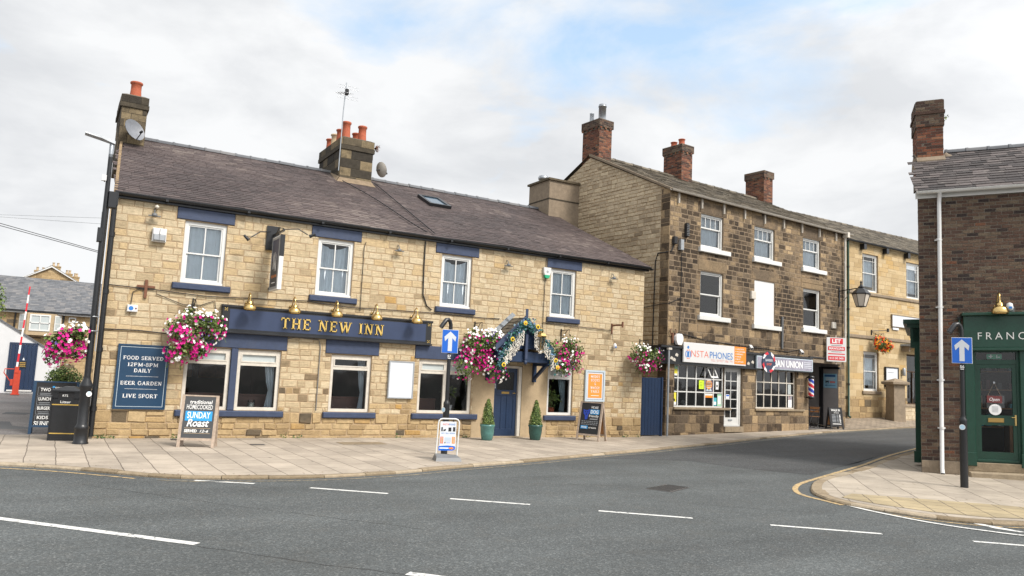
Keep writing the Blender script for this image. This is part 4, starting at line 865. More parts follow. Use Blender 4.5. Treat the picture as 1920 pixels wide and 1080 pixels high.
# porch
po = thing('porch_canopy', 'gabled porch hood with brown tiles and navy bargeboards over the pub door', 'porch', (0, 0, 0))
def porch():
    xa, za = 0.0, 3.47; xl, xr, ze = -.96, .98, 2.58; y0 = -.82
    t = MB()
    for sx, x in ((-1, xl), (1, xr)):
        U = (0, -1, 0) if sx < 0 else (0, 1, 0); O = (x, 0, ze) if sx < 0 else (x, y0, ze)
        slates(t, O, U, (xa - x, 0, za - ze), .84, math.hypot(xa - x, za - ze) - .02, 'slate_brown', w=.2, row=.16, th=.012)
    r_ = t.build('roof', po)
    l = MB()
    for k in range(5):
        t0, t1 = k / 5, (k + 1) / 5 + .06
        l.add([(xl + (xa - xl) * t0 - .03, -.012, ze + (za - ze) * t0 + .12), (xl + (xa - xl) * t1 - .03, -.012, ze + (za - ze) * t1 + .12), (xl + (xa - xl) * t1, -.17, ze + (za - ze) * t1 + .035), (xl + (xa - xl) * t0, -.17, ze + (za - ze) * t0 + .035)], [(0, 1, 2, 3)], 'lead')
    l.build('flashing', r_)
    b_ = MB()
    for x in (xl, xr): b_.obox((x, y0 - .02, ze - .04), (xa, y0 - .02, za - .04), .045, .17, 'navy', up=(0, -1, 0)) if False else b_.prism([(x, ze - .13), (x, ze + .05), (xa, za + .04), (xa, za - .15)], y0 - .045, y0, 'navy')
    b_.build('bargeboard', po)
    MB().prism([(xl + .1, ze - .02), (xr - .1, ze - .02), (xa, za - .12)], y0 + .02, y0 + .05, 'door_navy').build('gable_panel', po)
    MB().bev(xl + .1, xr - .1, y0 - .01, -.0, ze - .40, ze - .10, 'door_navy', .01).build('beam', po)
    f = MB(); f.box(-.035, .045, y0 - .07, y0 - .045, za - .35, za + .23, 'navy'); f.box(-.035, .045, y0 - .12, y0 - .045, za - 1.2, za - .5, 'navy'); f.lathe((.005, y0 - .08, za - 1.36), [(.0, 0), (.05, .03), (.05, .1), (.035, .12)], 'navy', 10); f.build('finial', po)
    for x in (-.73, .86):
        k = MB(); k.box(x - .05, x + .05, -.1, -.014, 1.62, 2.18, 'door_navy'); k.obox((x, -.06, 1.72), (x, y0 + .1, 2.16), .07, .09, 'door_navy'); k.box(x - .04, x + .04, y0 + .02, -.014, 2.1, 2.178, 'door_navy'); k.build('bracket', po)
porch()
lt = thing('porch_lantern', 'brass hanging lantern with clear panes on the front of the porch', 'lantern', (.42, -1.02, 2.56))
q = MB(); q.lathe((0, 0, 0), [(.06, 0), (.07, .02)], 'brass', 6); q.lathe((0, 0, .36), [(.17, 0), (.18, .03), (.13, .10), (.05, .16), (.03, .2), (.045, .23), (.0, .28)], 'brass', 6, smooth=False)
for k in range(6): th = 2 * math.pi * k / 6; q.tube([(.065 * math.cos(th), .065 * math.sin(th), .02), (.155 * math.cos(th), .155 * math.sin(th), .37)], .008, 'brass', 5)
q.build('body', lt); q = MB(); q.lathe((0, 0, .02), [(.06, 0), (.15, .34)], 'glass', 6, smooth=False); q.build('glass', lt); q = MB(); q.lathe((0, 0, .05), [(.02, 0), (.035, .08), (.02, .16), (0, .18)], 'warm_bulb', 8); q.build('bulb', lt)
q = MB(); q.tube([(0, 0, .62), (0, .1, .68), (0, .19, .6)], .012, 'brass', 6); q.build('bracket', lt)
# wisteria garland
gl = thing('flower_garland', 'garland of blue leaves, sunflowers and white wisteria draped along the porch gable', 'garland', (0, -.95, 2.3))
lf = MB(); line = [(-.80, -.36), (-.80, -.05), (-.68, .24), (-.46, .52), (-.24, .78), (.0, 1.0), (.24, .82), (.50, .56), (.74, .28), (.93, .0), (1.0, -.24)]
def along(t, L=line):
    s = t * (len(L) - 1); i = min(int(s), len(L) - 2); f = s - i; return (L[i][0] + (L[i + 1][0] - L[i][0]) * f, L[i][1] + (L[i + 1][1] - L[i][1]) * f)
def gs_():
    x, z = along(random.random()); o = Vector((random.gauss(0, .075), random.gauss(0, .06), random.gauss(0, .075))); return (x + o.x, o.y, z + o.z), (o.x, -.8, .3)
leaves(lf, 1500, gs_, .06, 'leaf_blue'); lf.build('foliage', gl)
ws = MB()
for t in (.13, .17, .20, .23, .26, .30, .32, .35, .38, .41, .60, .63, .66, .69, .72, .76, .79, .84, .88):
    x, z = along(t); L = random.uniform(.26, .5); x += random.uniform(-.03, .03)
    for k in range(int(L / .016)):
        zz = k * .016; rr = .066 * (1 - .6 * zz / L) + .014
        for j in range(3): th = random.uniform(0, 6.28); ws.lathe((x + rr * .6 * math.cos(th), -.07 + rr * .6 * math.sin(th), z - .05 - zz), [(0, -.014), (.017, 0), (0, .014)], 'wisteria', 4)
ws.build('wisteria_blossom', gl)
for x, z in ((-.15, .98), (.27, .9), (-.80, -.22), (.93, -.02), (1.0, -.22), (-.55, .5)):
    sfl = MB(); r_ = .075
    for k in range(12): th = k * math.pi / 6; a = Vector((math.cos(th), 0, math.sin(th))) * .8; b_ = Vector((-math.sin(th), 0, math.cos(th))); c_ = Vector((x, -.13, z)); sfl.add([c_ + a * .02, c_ + a * .055 + b_ * .02, c_ + a * .09 + Vector((0, .01, 0)), c_ + a * .055 - b_ * .02], [(0, 1, 2, 3)], 'sunflower')
    sfl.lathe((x, -.13, z), [(.034, 0), (.028, -.015), (0, -.02)], 'dark_brown' if random.random() < .5 else 'orange_soft', 8, axis=(0, 1, 0)); sfl.build('sunflower', gl)

# ------------------------------------------------------------------ the tall stone house with two shops
A2 = R_(4.912); O2 = (6.529, .454, 0)
def W2(u, d, z): return (O2[0] + u * math.cos(A2) - d * math.sin(A2), O2[1] + u * math.sin(A2) + d * math.cos(A2), z)
H2 = thing('shop_house', 'tall three storey soot-stained stone house with white sashes and two ground floor shops', 'house', O2, A2)
UW = [(1.62, 2.86), (4.69, 5.96), (7.84, 9.07)]
UO = [(a, b_, 6.69, 7.94) for a, b_ in UW]; MO = [(1.64, 2.90, 4.23, 5.84), (4.72, 5.98, 4.14, 5.84), (7.87, 9.07, 4.23, 5.84)]
SW = [(.39, 3.04, .97, 2.46), (3.04, 4.08, .3, 2.46), (4.86, 7.45, .97, 2.46)]
PAS = (8.25, 10.37, -.2, 3.05)
LI2 = [(a - .16, b_ + .18, 7.96, 8.36) for a, b_ in UW] + [(a - .16, b_ + .18, 5.86, 6.26) for a, b_, c, d in MO]
SI2 = [(a - .12, b_ + .34, c - .17, c) for a, b_, c, d in UO + MO]
L2 = 10.86; E2 = 8.5
mb = MB(); holes = UO + MO + SW + [PAS]
backing(mb, (0, L2, -.3, E2), holes, FRONT, 'mortar_dark', .17)
def t2(x, z):
    n = noise.noise((x * .3, z * .5, 1.7)); base = .27 + n * .5
    if z > 7.95: base += .28
    if x > 9.2: base += .18
    if x < .5: base += .22
    if z < 3.9: base += .14
    for a, b_, c, d in UO + MO:
        if abs(x - a) < .3 or abs(x - b_) < .3: base += .12
    return random.gauss(base, .19)
BLK = (-.4, 8.25, 2.46, 3.06)
laystones(mb, (0, L2, -.25, .95), holes + [(.3, 3.4, .9, 1)], FRONT, 'stone_soot', (.27, .36), (.3, .62), gap=.016, proud=(.004, .02), inset=.012, jit=.008, tint=lambda x, z: random.gauss(.55, .24))
laystones(mb, (0, L2, .95, 3.9), holes + LI2 + SI2 + [BLK], FRONT, 'stone_soot', (.2, .27), (.28, .5), gap=.026, proud=(.003, .014), inset=.01, jit=.008, tint=t2)
laystones(mb, (0, L2, 3.9, E2), holes + LI2 + SI2, FRONT, 'stone_soot', (.155, .2), (.24, .42), gap=.034, proud=(.003, .012), inset=.008, jit=.008, tint=t2)
for a, b_, c, d in LI2:
    laystones(mb, (a, b_, c, d), [], FRONT, 'stone_soot', (1, 1), (5, 5), gap=.01, proud=(.012, .016), jit=.002, tint=lambda x, z: random.uniform(.42, .66))
# gable wall (west)
PG = lambda a, b_, h: (-h, -a, b_)
G2 = 8.6; RZ = 10.55
mb.add([(0, 0, -.3), (0, G2, -.3), (0, G2, E2), (0, 4.3, RZ), (0, 0, E2)], [(0, 1, 2, 3, 4)], 'mortar')
sl_ = (RZ - E2) / 4.3
laystones(mb, (-.42, 0, -.2, 8.6), [], PG, 'stone_soot', (.26, .34), (.42, .42), gap=.014, proud=(.008, .02), inset=.01, tint=lambda x, z: random.gauss(.5, .2))
laystones(mb, (-8.6, -.42, -.2, RZ), [], PG, 'stone_gable', (.12, .19), (.18, .46), gap=.02, proud=(.003, .026), inset=.015, jit=.013, planes=[(-sl_, 1, E2 + sl_ * 8.6), (sl_, 1, E2)], tint=lambda x, z: random.gauss(.55 + noise.noise((x * .4, z * .4, 5)) * .45, .2))
mb.quad((L2, 0, -.3), (L2, G2, -.3), (L2, G2, E2), (L2, 0, E2), 'stone_soot', .6); mb.quad((0, G2, -.3), (L2, G2, -.3), (L2, G2, E2), (0, G2, E2), 'mortar_dark')
mb.build('wall', H2)
mb = MB()
mb.quad((.1, .2, .1), (8.2, .2, .1), (8.2, 5, .1), (.1, 5, .1), 'room_floor'); mb.quad((.1, 5, 0), (8.2, 5, 0), (8.2, 5, 3), (.1, 5, 3), 'dark_room'); mb.box(.05, 10.8, .18, 8.5, 3.1, 3.9, 'dark_room'); mb.box(.05, 10.8, .18, 8.5, 6.0, 6.35, 'dark_room'); mb.box(4.3, 4.5, .2, 5, .1, 3.0, 'dark_room')
mb.quad((.1, 3.5, 3.9), (10.8, 3.5, 3.9), (10.8, 3.5, 8.4), (.1, 3.5, 8.4), 'dark_room')
for x in (.6, 1.4, 2.2): mb.box(x, x + .6, 3.6, 3.9, .1, 1.1, 'white_plate'); mb.box(x + .05, x + .5, 4.5, 4.8, 1.4, 2.2, 'grey_plastic')
mb.box(.4, 2.9, 1.0, 1.4, .1, 1.0, 'grey_plastic')
for x in (.7, .95, 1.35, 1.6, 2.1): mb.box(x, x + .14, 1.1, 1.2, 1.0, 1.16, 'white_plate')
mb.build('interior', H2)
for a, b_, c, d in SI2: MB().bev(a, b_, -.11, .1, c, d, 'white_paint', .015).build('sill', H2)
for a, b_ in ((.36, 3.38), (4.8, 7.9)): MB().bev(a, b_, -.07, .1, .885, .965, 'kerbstone', .012, .4).build('sill', H2)
for i, (a, b_, c, d) in enumerate(UO): window(H2, a, b_, c, d, 'sash41', y=.06, curtain=('net', 'net', 'net')[i])
window(H2, *MO[0][:2], 4.23, 5.84, 'sash11', y=.06, curtain=False); window(H2, *MO[2][:2], 4.23, 5.84, 'sash11', y=.06, curtain=False)
MB().bev(4.72, 5.98, .02, .1, 4.14, 5.84, 'upvc', .01).build('blind_panel', H2)
window(H2, .39, 3.04, .97, 2.46, 'grid', y=.06, cols=[.66, 1.12, 1.60, 2.07, 2.53], rows=[1.50, 1.97])
w = window(H2, 4.86, 7.45, .97, 2.46, 'grid', y=.10, cols=[5.06, 5.51, 5.98, 6.45, 6.95], rows=[1.50, 1.97], m='old_white')
q = MB(); x0, x1 = 2.11, 2.50   # top-hung casement standing open
def cas(x, s, e):
    zz = 2.40 - s * .42 * math.cos(R_(28)); return (x, .05 - s * .42 * math.sin(R_(28)) - e, zz)
for a, b_ in ((x0, x0 + .035), (x1 - .035, x1)): q.add([cas(a, 0, 0), cas(b_, 0, 0), cas(b_, 1, 0), cas(a, 1, 0), cas(a, 0, .03), cas(b_, 0, .03), cas(b_, 1, .03), cas(a, 1, .03)], [(0, 1, 2, 3), (7, 6, 5, 4), (0, 4, 5, 1), (1, 5, 6, 2), (2, 6, 7, 3), (3, 7, 4, 0)], 'white_paint')
for s0, s1 in ((0, .09), (.85, 1)): q.add([cas(x0, s0, 0), cas(x1, s0, 0), cas(x1, s1, 0), cas(x0, s1, 0), cas(x0, s0, .028), cas(x1, s0, .028), cas(x1, s1, .028), cas(x0, s1, .028)], [(0, 1, 2, 3), (7, 6, 5, 4), (0, 4, 5, 1), (1, 5, 6, 2), (2, 6, 7, 3), (3, 7, 4, 0)], 'white_paint')
q.build('open_casement', w)
d = MB(); frame(d, 3.06, 4.06, .3, 2.45, .07, .08, .18, 'white_paint'); frame(d, 3.13, 3.99, .34, 2.38, .1, .1, .15, 'white_paint')
d.box(3.23, 3.89, .105, .145, .44, .62, 'white_paint')
d.box(3.53, 3.56, .11, .14, .6, 2.3, 'white_paint')
for k in range(1, 5): z = .62 + (2.28 - .62) * k / 5; d.box(3.22, 3.9, .11, .14, z - .014, z + .014, 'white_paint')
do = d.build('door', H2); MB().quad((3.2, .125, .6), (3.9, .125, .6), (3.9, .125, 2.3), (3.2, .125, 2.3), 'glass').build('glass', do); MB().bev(3.4, 3.62, .085, .1, .5, .56, 'steel_grey', .005).build('letterbox', do)
MB().bev(3.05, 4.1, -.06, .15, .1, .3, 'kerbstone', .01).build('doorstep', H2)
mb = MB(); mb.box(-.42, 8.28, -.10, -.005, 2.47, 2.98, 'black_paint'); mb.box(-.46, 8.3, -.17, -.0, 2.98, 3.05, 'black_paint'); mb.box(-.46, 8.3, -.13, -.0, 2.43, 2.47, 'black_paint'); mb.box(-.44, -.0, -.1, .5, 2.44, 3.04, 'black_paint')
for x, z in ((.05, 2.6), (.3, 2.72), (4.2, 2.6), (4.45, 2.66), (.18, 2.55)): mb.add([(x, -.103, z), (x + .13, -.103, z - .03), (x + .16, -.103, z + .05), (x + .07, -.103, z + .1), (x + .01, -.103, z + .05)], [(0, 1, 2, 3, 4)], 'old_white')
mb.build('fascia', H2)
# passage
mb = MB(); mb.quad((10.36, .0, .1), (10.36, 6, .1), (10.36, 6, 3.05), (10.36, .0, 3.05), 'passage_wall'); mb.quad((8.26, .0, .1), (8.26, 6, .1), (8.26, 6, 3.05), (8.26, 0, 3.05), 'passage_wall'); mb.quad((8.2, 6, .1), (10.4, 6, .1), (10.4, 6, 3.05), (8.2, 6, 3.05), 'passage_wall'); mb.quad((8.2, .17, 3.03), (10.4, .17, 3.03), (10.4, 6, 3.03), (8.2, 6, 3.03), 'passage_wall')
mb.quad((8.2, .0, .2), (10.4, 0, .2), (10.4, 6, .3), (8.2, 6, .3), 'tarmac_pale')
mb.build('passage', H2)
mb = MB(); mb.bev(8.2, 10.5, -.06, .15, 2.86, 3.05, 'stone_drab', .01, .5); mb.box(8.2, 10.45, -.1, .1, 3.05, 3.1, 'black_paint'); mb.build('passage_beam', H2)
mb = MB(); mb.box(10.27, 10.355, .68, .82, .2, 2.75, 'black_paint'); mb.box(10.26, 10.356, -.12, .82, 2.66, 2.75, 'black_paint'); mb.build('gate_frame', H2)
# roof
mb = MB(); slates(mb, (-.08, -.16, E2 + .0), (1, 0, 0), (0, 4.46, RZ + .12 - E2), L2 + .2, math.hypot(4.46, RZ + .12 - E2), 'slate_brown', w=.42, row=.26, th=.016)
mb.quad((-.08, 4.3, RZ + .12), (L2 + .12, 4.3, RZ + .12), (L2 + .12, 8.8, E2), (-.08, 8.8, E2), 'slate_brown'); rf2 = mb.build('roof', H2)
mb = MB(); ridge(mb, (.7, 4.3, RZ + .12), (L2 + .1, 4.3, RZ + .12), .11, 'slate_brown', .5); mb.build('ridge_tiles', rf2)
mb = MB(); mb.add([(-.1, -.1, E2 - .02), (.0, -.1, E2 - .02), (.0, 4.3, RZ + .05), (-.1, 4.3, RZ + .05), (-.1, -.1, E2 + .06), (.02, -.1, E2 + .06), (.02, 4.3, RZ + .15), (-.1, 4.3, RZ + .15)], [(0, 1, 2, 3), (7, 6, 5, 4), (0, 4, 5, 1), (3, 2, 6, 7), (0, 3, 7, 4)], 'stone_drab'); mb.build('verge', rf2)
g = MB()
for (ya_, za), (yb, zb) in zip(prof[:-1], prof[1:]): g.quad((-.15, ya_ - .06, E2 + .0 + za), (L2 + .3, ya_ - .06, E2 + .0 + za), (L2 + .3, yb - .06, E2 + .0 + zb), (-.15, yb - .06, E2 + .0 + zb), 'old_white')
g.quad((-.15, -.27, E2 - .01), (L2 + .3, -.27, E2 - .01), (L2 + .3, -.14, E2 - .01), (-.15, -.14, E2 - .01), 'old_white')
for k in range(9): x = .35 + k * 1.22; g.box(x, x + .035, -.1, -.02, E2 - .42, E2 - .05, 'old_white')
gu = g.build('gutter', H2)
q = MB(); q.tube([(10.72, -.2, 8.45), (10.72, -.14, 8.3), (10.72, -.12, 8.2), (10.72, -.1, 3.0)], .05, 'old_white', 10); q.box(10.64, 10.8, -.3, -.06, 8.3, 8.52, 'old_white')
for z in (7.2, 5.6, 4.2): q.lathe((10.72, -.1, z), [(.06, 0), (.06, .07)], 'old_white', 10)
q.build('downpipe', H2)
def bstack(par, x0, x1, y0, y1, z0, z1, dent=True):
    q = MB(); sides = [(lambda a, b_, h: (a, y0 - h, b_), x0, x1), (lambda a, b_, h: (x0 - h, -a, b_), -y1, -y0), (lambda a, b_, h: (x1 + h, a, b_), y0, y1)]
    q.box(x0, x1, y0, y1, z0, z1 - .02, 'mortar_brick'); zc = z1 - .38
    for P, a, b_ in sides: laystones(q, (a, b_, z0, zc), [], P, 'brick_red', (.076, .076), (.22, .23), gap=.011, proud=(.001, .006), jit=.002, inset=.003, bond=.11)
    f = .05
    sides2 = [(lambda a, b_, h: (a, y0 - f - h, b_), x0 - f, x1 + f), (lambda a, b_, h: (x0 - f - h, -a, b_), -y1 - f, -y0 + f)]
    q.box(x0 - f, x1 + f, y0 - f, y1 + f, zc + .075, z1, 'mortar_brick')
    for P, a, b_ in sides2:
        laystones(q, (a, b_, zc + .075, z1), [], P, 'brick_dark' , (.076, .076), (.22, .23), gap=.011, proud=(.001, .005), jit=.002, inset=.003, bond=.11)
        n = int((b_ - a) / .22)
        for k in range(n): aa = a + .03 + k * (b_ - a) / n; laystones(q, (aa, aa + .11, zc, zc + .075), [], P, 'brick_red', (.08, .08), (.2, .2), proud=(.0, .02))
    q.box(x0 - f, x1 + f, y0 - f, y1 + f, z1, z1 + .02, 'mortar_brick')
    return q.build('chimney', par)
c = bstack(rf2, .02, .68, 3.85, 4.85, 10.2, 12.05)
q = MB(); q.lathe((.36, 4.1, 12.05), [(.15, 0), (.15, .62), (.17, .62), (.17, .66), (.15, .67), (.15, .72), (.12, .72)], 'zinc', 16); q.build('flue', c)
q = MB(); q.lathe((.25, 4.6, 12.05), [(.09, 0), (.09, .42), (.1, .44), (.08, .46)], 'zinc', 12); q.build('flue', c)
def to2(u, z, dep, D=18.35):   # a point seen on the facade plane, carried back to depth dep
    cu = (-11.5613 - O2[0]) * math.cos(A2) + (-19.5218 - O2[1]) * math.sin(A2); k = (D + dep) / D; return cu + (u - cu) * k, 1.8 + (z - 1.8) * k
c = bstack(rf2, 4.79, 5.46, 3.85, 4.9, 10.0, 12.05); pot(c, 5.1, 4.15, 12.05, .34, r=.15); pot(c, 5.1, 4.6, 12.05, .3, r=.15)
c = bstack(rf2, 10.5, 11.17, 3.85, 4.9, 10.0, 11.98)

# ------------------------------------------------------------------ the cream stone building up the hill
A3 = R_(1.664); O3 = (20.29, 3.43, .55)
def W3(u, d, z): return (O3[0] + u * math.cos(A3) - d * math.sin(A3), O3[1] + u * math.sin(A3) + d * math.cos(A3), O3[2] + z)
H3 = thing('stone_house', 'cream ashlar stone building with string courses beyond the shop house, partly behind the brick corner', 'house', O3, A3)
WO3 = [(1.3, 2.58, 6.03, 7.87), (5.0, 6.28, 6.03, 7.87), (8.7, 9.98, 6.03, 7.87), (1.33, 2.55, 1.27, 3.14), (4.94, 6.35, .69, 3.19), (8.7, 9.9, 1.27, 3.14)]
E3 = 8.35
ST3 = [(-3.2, 12, 5.84, 5.98), (-3.2, 12, 3.74, 3.9)]
mb = MB(); backing(mb, (-3.2, 12, -.4, E3), WO3, FRONT, 'mortar', .2)
laystones(mb, (-3.2, 12, -.3, 1.0), WO3, FRONT, 'stone_foot', (.25, .34), (.4, .8), gap=.012, proud=(.01, .02), jit=.005)
laystones(mb, (-3.2, 12, 1.0, 3.74), WO3, FRONT, 'stone_smooth', (.24, .3), (.5, .95), gap=.007, proud=(.003, .007), jit=.002)
laystones(mb, (-3.2, 12, 3.9, E3), WO3 + ST3, FRONT, 'stone_smooth', (.2, .24), (.35, .75), gap=.010, proud=(.003, .009), jit=.003)
mb.quad((-3.2, 0, -.4), (-3.2, 6, -.4), (-3.2, 6, E3), (-3.2, 0, E3), 'stone_smooth'); mb.quad((12, 0, -.4), (12, 6, -.4), (12, 6, E3), (12, 0, E3), 'stone_smooth'); mb.quad((-3.2, 6, -.4), (12, 6, -.4), (12, 6, E3), (-3.2, 6, E3), 'stone_smooth'); mb.quad((-3.2, .3, 3.8), (12, .3, 3.8), (12, 6, 3.8), (-3.2, 6, 3.8), 'dark_room')
mb.add([(-3.2, 0, E3), (-3.2, 6, E3), (-3.2, 3, 10.05)], [(0, 1, 2)], 'stone_smooth'); mb.build('wall', H3)
for a, b_, c, d in ST3: MB().bev(a, b_, -.07, .02, c, d, 'stone_drab', .02, .7).build('string_course', H3)
for a, b_, c, d in WO3:
    if d - c > 2.2: continue
    window(H3, a, b_, c, d, 'margin', y=.08)
MB().bev(1.2, 2.68, -.08, .05, 1.12, 1.26, 'stone_drab', .015).build('sill', H3)
q = MB(); frame(q, 4.94, 6.35, .69, 3.19, .07, .1, .2, 'dark_brown'); q.box(5.0, 6.3, .11, .19, 2.3, 2.36, 'dark_brown'); q.box(5.62, 5.67, .12, .18, .7, 2.3, 'dark_brown'); dd = q.build('door', H3)
q = MB(); q.tube([(5.55, .05, 1.0), (5.55, .05, 2.0)], .018, 'zinc', 6); q.tube([(5.74, .05, 1.0), (5.74, .05, 2.0)], .018, 'zinc', 6); q.build('handle', dd); MB().quad((5.0, .16, .75), (6.3, .16, .75), (6.3, .16, 3.15), (5.0, .16, 3.15), 'glass').build('glass', dd)
q = MB(); q.bev(4.4, 8.0, -.6, .0, 3.56, 3.66, 'lead', .01); q.prism([(4.5, 3.3), (4.62, 3.3), (4.62, 3.56), (4.5, 3.56)], -.4, 0, 'stone_drab'); q.build('door_canopy', H3)
mb = MB(); slates(mb, (-3.3, -.15, E3 + .05), (1, 0, 0), (0, 3.15, 1.72), 15.4, math.hypot(3.15, 1.72), 'slate_brown', w=.4, row=.24, th=.014); mb.quad((-3.3, 3, 10.1), (12.1, 3, 10.1), (12.1, 6.2, 8.3), (-3.3, 6.2, 8.3), 'slate_brown'); rf3 = mb.build('roof', H3)
mb = MB(); ridge(mb, (-3.3, 3, 10.1), (12.1, 3, 10.1), .11, 'slate_brown', .5); mb.build('ridge_tiles', rf3)
g = MB()
for (ya_, za), (yb, zb) in zip(prof[:-1], prof[1:]): g.quad((-.2, ya_ - .06, E3 + za), (12, ya_ - .06, E3 + za), (12, yb - .06, E3 + zb), (-.2, yb - .06, E3 + zb), 'black_paint')
g.box(-.2, 12, -.27, -.26, E3 - .01, E3 + .01, 'black_paint')
for k in range(7): g.prism([(1.1 + k * 1.85, 8.02), (1.3 + k * 1.85, 8.02), (1.3 + k * 1.85, 8.28), (1.1 + k * 1.85, 8.28)], -.24, 0, 'black_paint')
g.build('gutter', H3)
q = MB(); q.tube([(.02, -.1, 8.3), (.02, -.1, .1), (.02, -.2, .02)], .055, 'green_paint', 8)
for z in (7, 5, 3.2, 1.5): q.lathe((.02, -.1, z), [(.07, 0), (.07, .08)], 'black_paint', 8)
q.build('downpipe', H3)

# ------------------------------------------------------------------ the brick corner shop
A4 = R_(-52.494); O4 = (6.0203, -8.8178, 0); SH = .0323; KG = .115
SHR = lambda x, y, z: (x, y, z + SH * x)
def W4(u, d, z): return (O4[0] + u * math.cos(A4) - d * math.sin(A4), O4[1] + u * math.sin(A4) + d * math.cos(A4), z + SH * u)
H4 = thing('brick_shop', 'dark brick corner building with slate roof, white downpipe and green painted shopfront', 'shop', O4, A4)
L4 = 7.0; E4 = 6.6; D4 = 7.0; R4 = 8.35
mb = MB(SHR); ho4 = [(.9, 2.12, .0, 3.65), (2.12, 5.2, .9, 3.65)]
backing(mb, (0, L4, -.3, E4), ho4, FRONT, 'mortar_brick', .1)
def t4(x, z): return random.gauss(.45, .24) if random.random() < .93 else random.random()
laystones(mb, (0, L4, .28, E4), ho4, FRONT, 'brick_dark', (.08, .08), (.222, .24), gap=.014, proud=(.003, .008), jit=.003, inset=.003, bond=.115, tint=t4)
laystones(mb, (0, .92, -.3, .28), [], lambda a, b_, h: (a, -h - .04, b_), 'stone_drab', (.29, .29), (.45, .6), gap=.006, proud=(.0, .004), jit=.002); mb.box(.005, .9, -.038, .02, -.3, .275, 'stone_drab')
Pg4 = lambda a, b_, h: (-a * KG - h, -a, b_)
ng = [(-D4, 0)]
mb.add([(0, 0, -.3), (KG * D4, D4, -.3), (KG * D4, D4, E4), (KG * 3, 3, R4), (0, 0, E4)], [(0, 1, 2, 3, 4)], 'mortar_brick')
laystones(mb, (-D4, 0, .28, R4), [], Pg4, 'brick_dark', (.08, .08), (.222, .24), gap=.014, proud=(.0, .006), jit=.003, inset=.003, bond=.115, tint=t4, planes=[((R4 - E4) / 3, 1, E4)] if False else [((-(R4 - E4) / 4), 1, E4 + (R4 - E4) / 4 * D4), ((R4 - E4) / 3, 1, E4)])
mb.quad((KG * D4, D4, -.3), (L4, D4, -.3), (L4, D4, E4), (KG * D4, D4, E4), 'mortar_brick'); mb.quad((L4, 0, -.3), (L4, D4, -.3), (L4, D4, E4), (L4, 0, E4), 'mortar_brick'); mb.quad((0.02, .1, 3.7), (L4, .1, 3.7), (L4, D4, 3.7), (.8, D4, 3.7), 'dark_room')
mb.build('wall', H4)
mb = MB(SHR); mb.quad((.8, .2, .27), (L4, .2, .27), (L4, 5, .27), (.8, 5, .27), 'room_floor'); mb.quad((.6, 4.6, .2), (L4, 4.6, .2), (L4, 4.6, 3.7), (.6, 4.6, 3.7), 'dark_room')
for k in range(4):
    z = .9 + k * .5; mb.box(1.2, 5.0, 4.1, 4.5, z, z + .04, 'wood_warm')
    for j in range(14): x = 1.25 + j * .27; mb.box(x, x + random.uniform(.08, .2), 4.15, 4.4, z + .04, z + random.uniform(.15, .4), random.choice(('white_plate', 'wood_warm', 'grey_plastic', 'teal_paper', 'maroon', 'candle')))
mb.box(2.2, 3.6, 2.2, 2.8, .3, 1.25, 'wood_warm'); mb.build('interior', H4)
sf = MB(SHR)
sf.bev(.89, 5.3, -.14, .02, 2.87, 3.60, 'green_paint', .01); sf.bev(.85, 5.35, -.24, .02, 3.60, 3.67, 'green_paint', .015); sf.bev(.87, 5.3, -.17, .02, 2.80, 2.87, 'green_paint', .01)
sf.text('FRANC', 1.17, 3.055, .165, -.146, 'white_paint', align='L', width=.93, spacing=1.5, bold=-.005)
sf.build('fascia', H4)
for a in (.91, 1.99): q = MB(SHR); q.bev(a, a + .13 + (.06 if a < 1 else 0), -.07, .05, .22, 2.8, 'green_paint', .012); q.bev(a - .015, a + .2, -.09, .05, .2, .5, 'green_paint', .01); q.build('pilaster', H4)
q = MB(SHR); frame(q, 1.10, 1.99, .27, 2.82, .05, .02, .12, 'green_paint'); q.box(1.14, 1.96, .03, .11, 2.50, 2.60, 'green_paint'); q.build('door_frame', H4)
d = MB(SHR); frame(d, 1.14, 1.95, .30, 2.5, .095, .05, .10, 'green_paint'); d.box(1.22, 1.86, .052, .098, 1.12, 1.34, 'green_paint'); d.box(1.22, 1.86, .053, .097, .38, .52, 'green_paint'); d.bev(1.12, 1.96, .0, .05, .29, .35, 'green_paint', .01); do = d.build('door', H4)
MB(SHR).quad((1.2, .075, .4), (1.9, .075, .4), (1.9, .075, 2.42), (1.2, .075, 2.42), 'glass').build('glass', do)
MB(SHR).bev(1.36, 1.68, .035, .052, 1.18, 1.28, 'brass_dull', .008).build('letterbox', do)
q = MB(SHR); q.bev(1.885, 1.925, .03, .052, 1.12, 1.36, 'brass', .004); q.tube([(1.905, .02, 1.30), (1.82, .01, 1.30)], .01, 'brass', 6); q.build('handle', do)
q = MB(SHR); q.quad((1.15, .06, 2.6), (1.95, .06, 2.6), (1.95, .06, 2.78), (1.15, .06, 2.78), 'glass'); q.build('transom_window', H4)
q = MB(SHR); q.box(1.38, 1.68, .12, .14, 2.62, 2.73, 'exit_green'); q.prism([(1.45, 2.69), (1.41, 2.69), (1.46, 2.64), (1.51, 2.69), (1.475, 2.69), (1.475, 2.72), (1.45, 2.72)], .112, .118, 'white_plate'); q.box(1.57, 1.59, .112, .118, 2.64, 2.71, 'white_plate'); q.box(1.6, 1.64, .112, .118, 2.65, 2.67, 'white_plate'); tag(q.build('exit_sign', None, None), 'small green exit sign inside the transom above the green shop door', 'sign')
bpy.data.objects['exit_sign'].location = O4; bpy.data.objects['exit_sign'].rotation_euler = (0, 0, A4)
q = MB(SHR); frame(q, 2.14, 5.2, .9, 2.82, .09, .02, .12, 'green_paint'); q.box(3.6, 3.68, .03, .11, .9, 2.8, 'green_paint'); w = q.build('window', H4); MB(SHR).quad((2.2, .07, .95), (5.1, .07, .95), (5.1, .07, 2.75), (2.2, .07, 2.75), 'glass').build('glass', w)
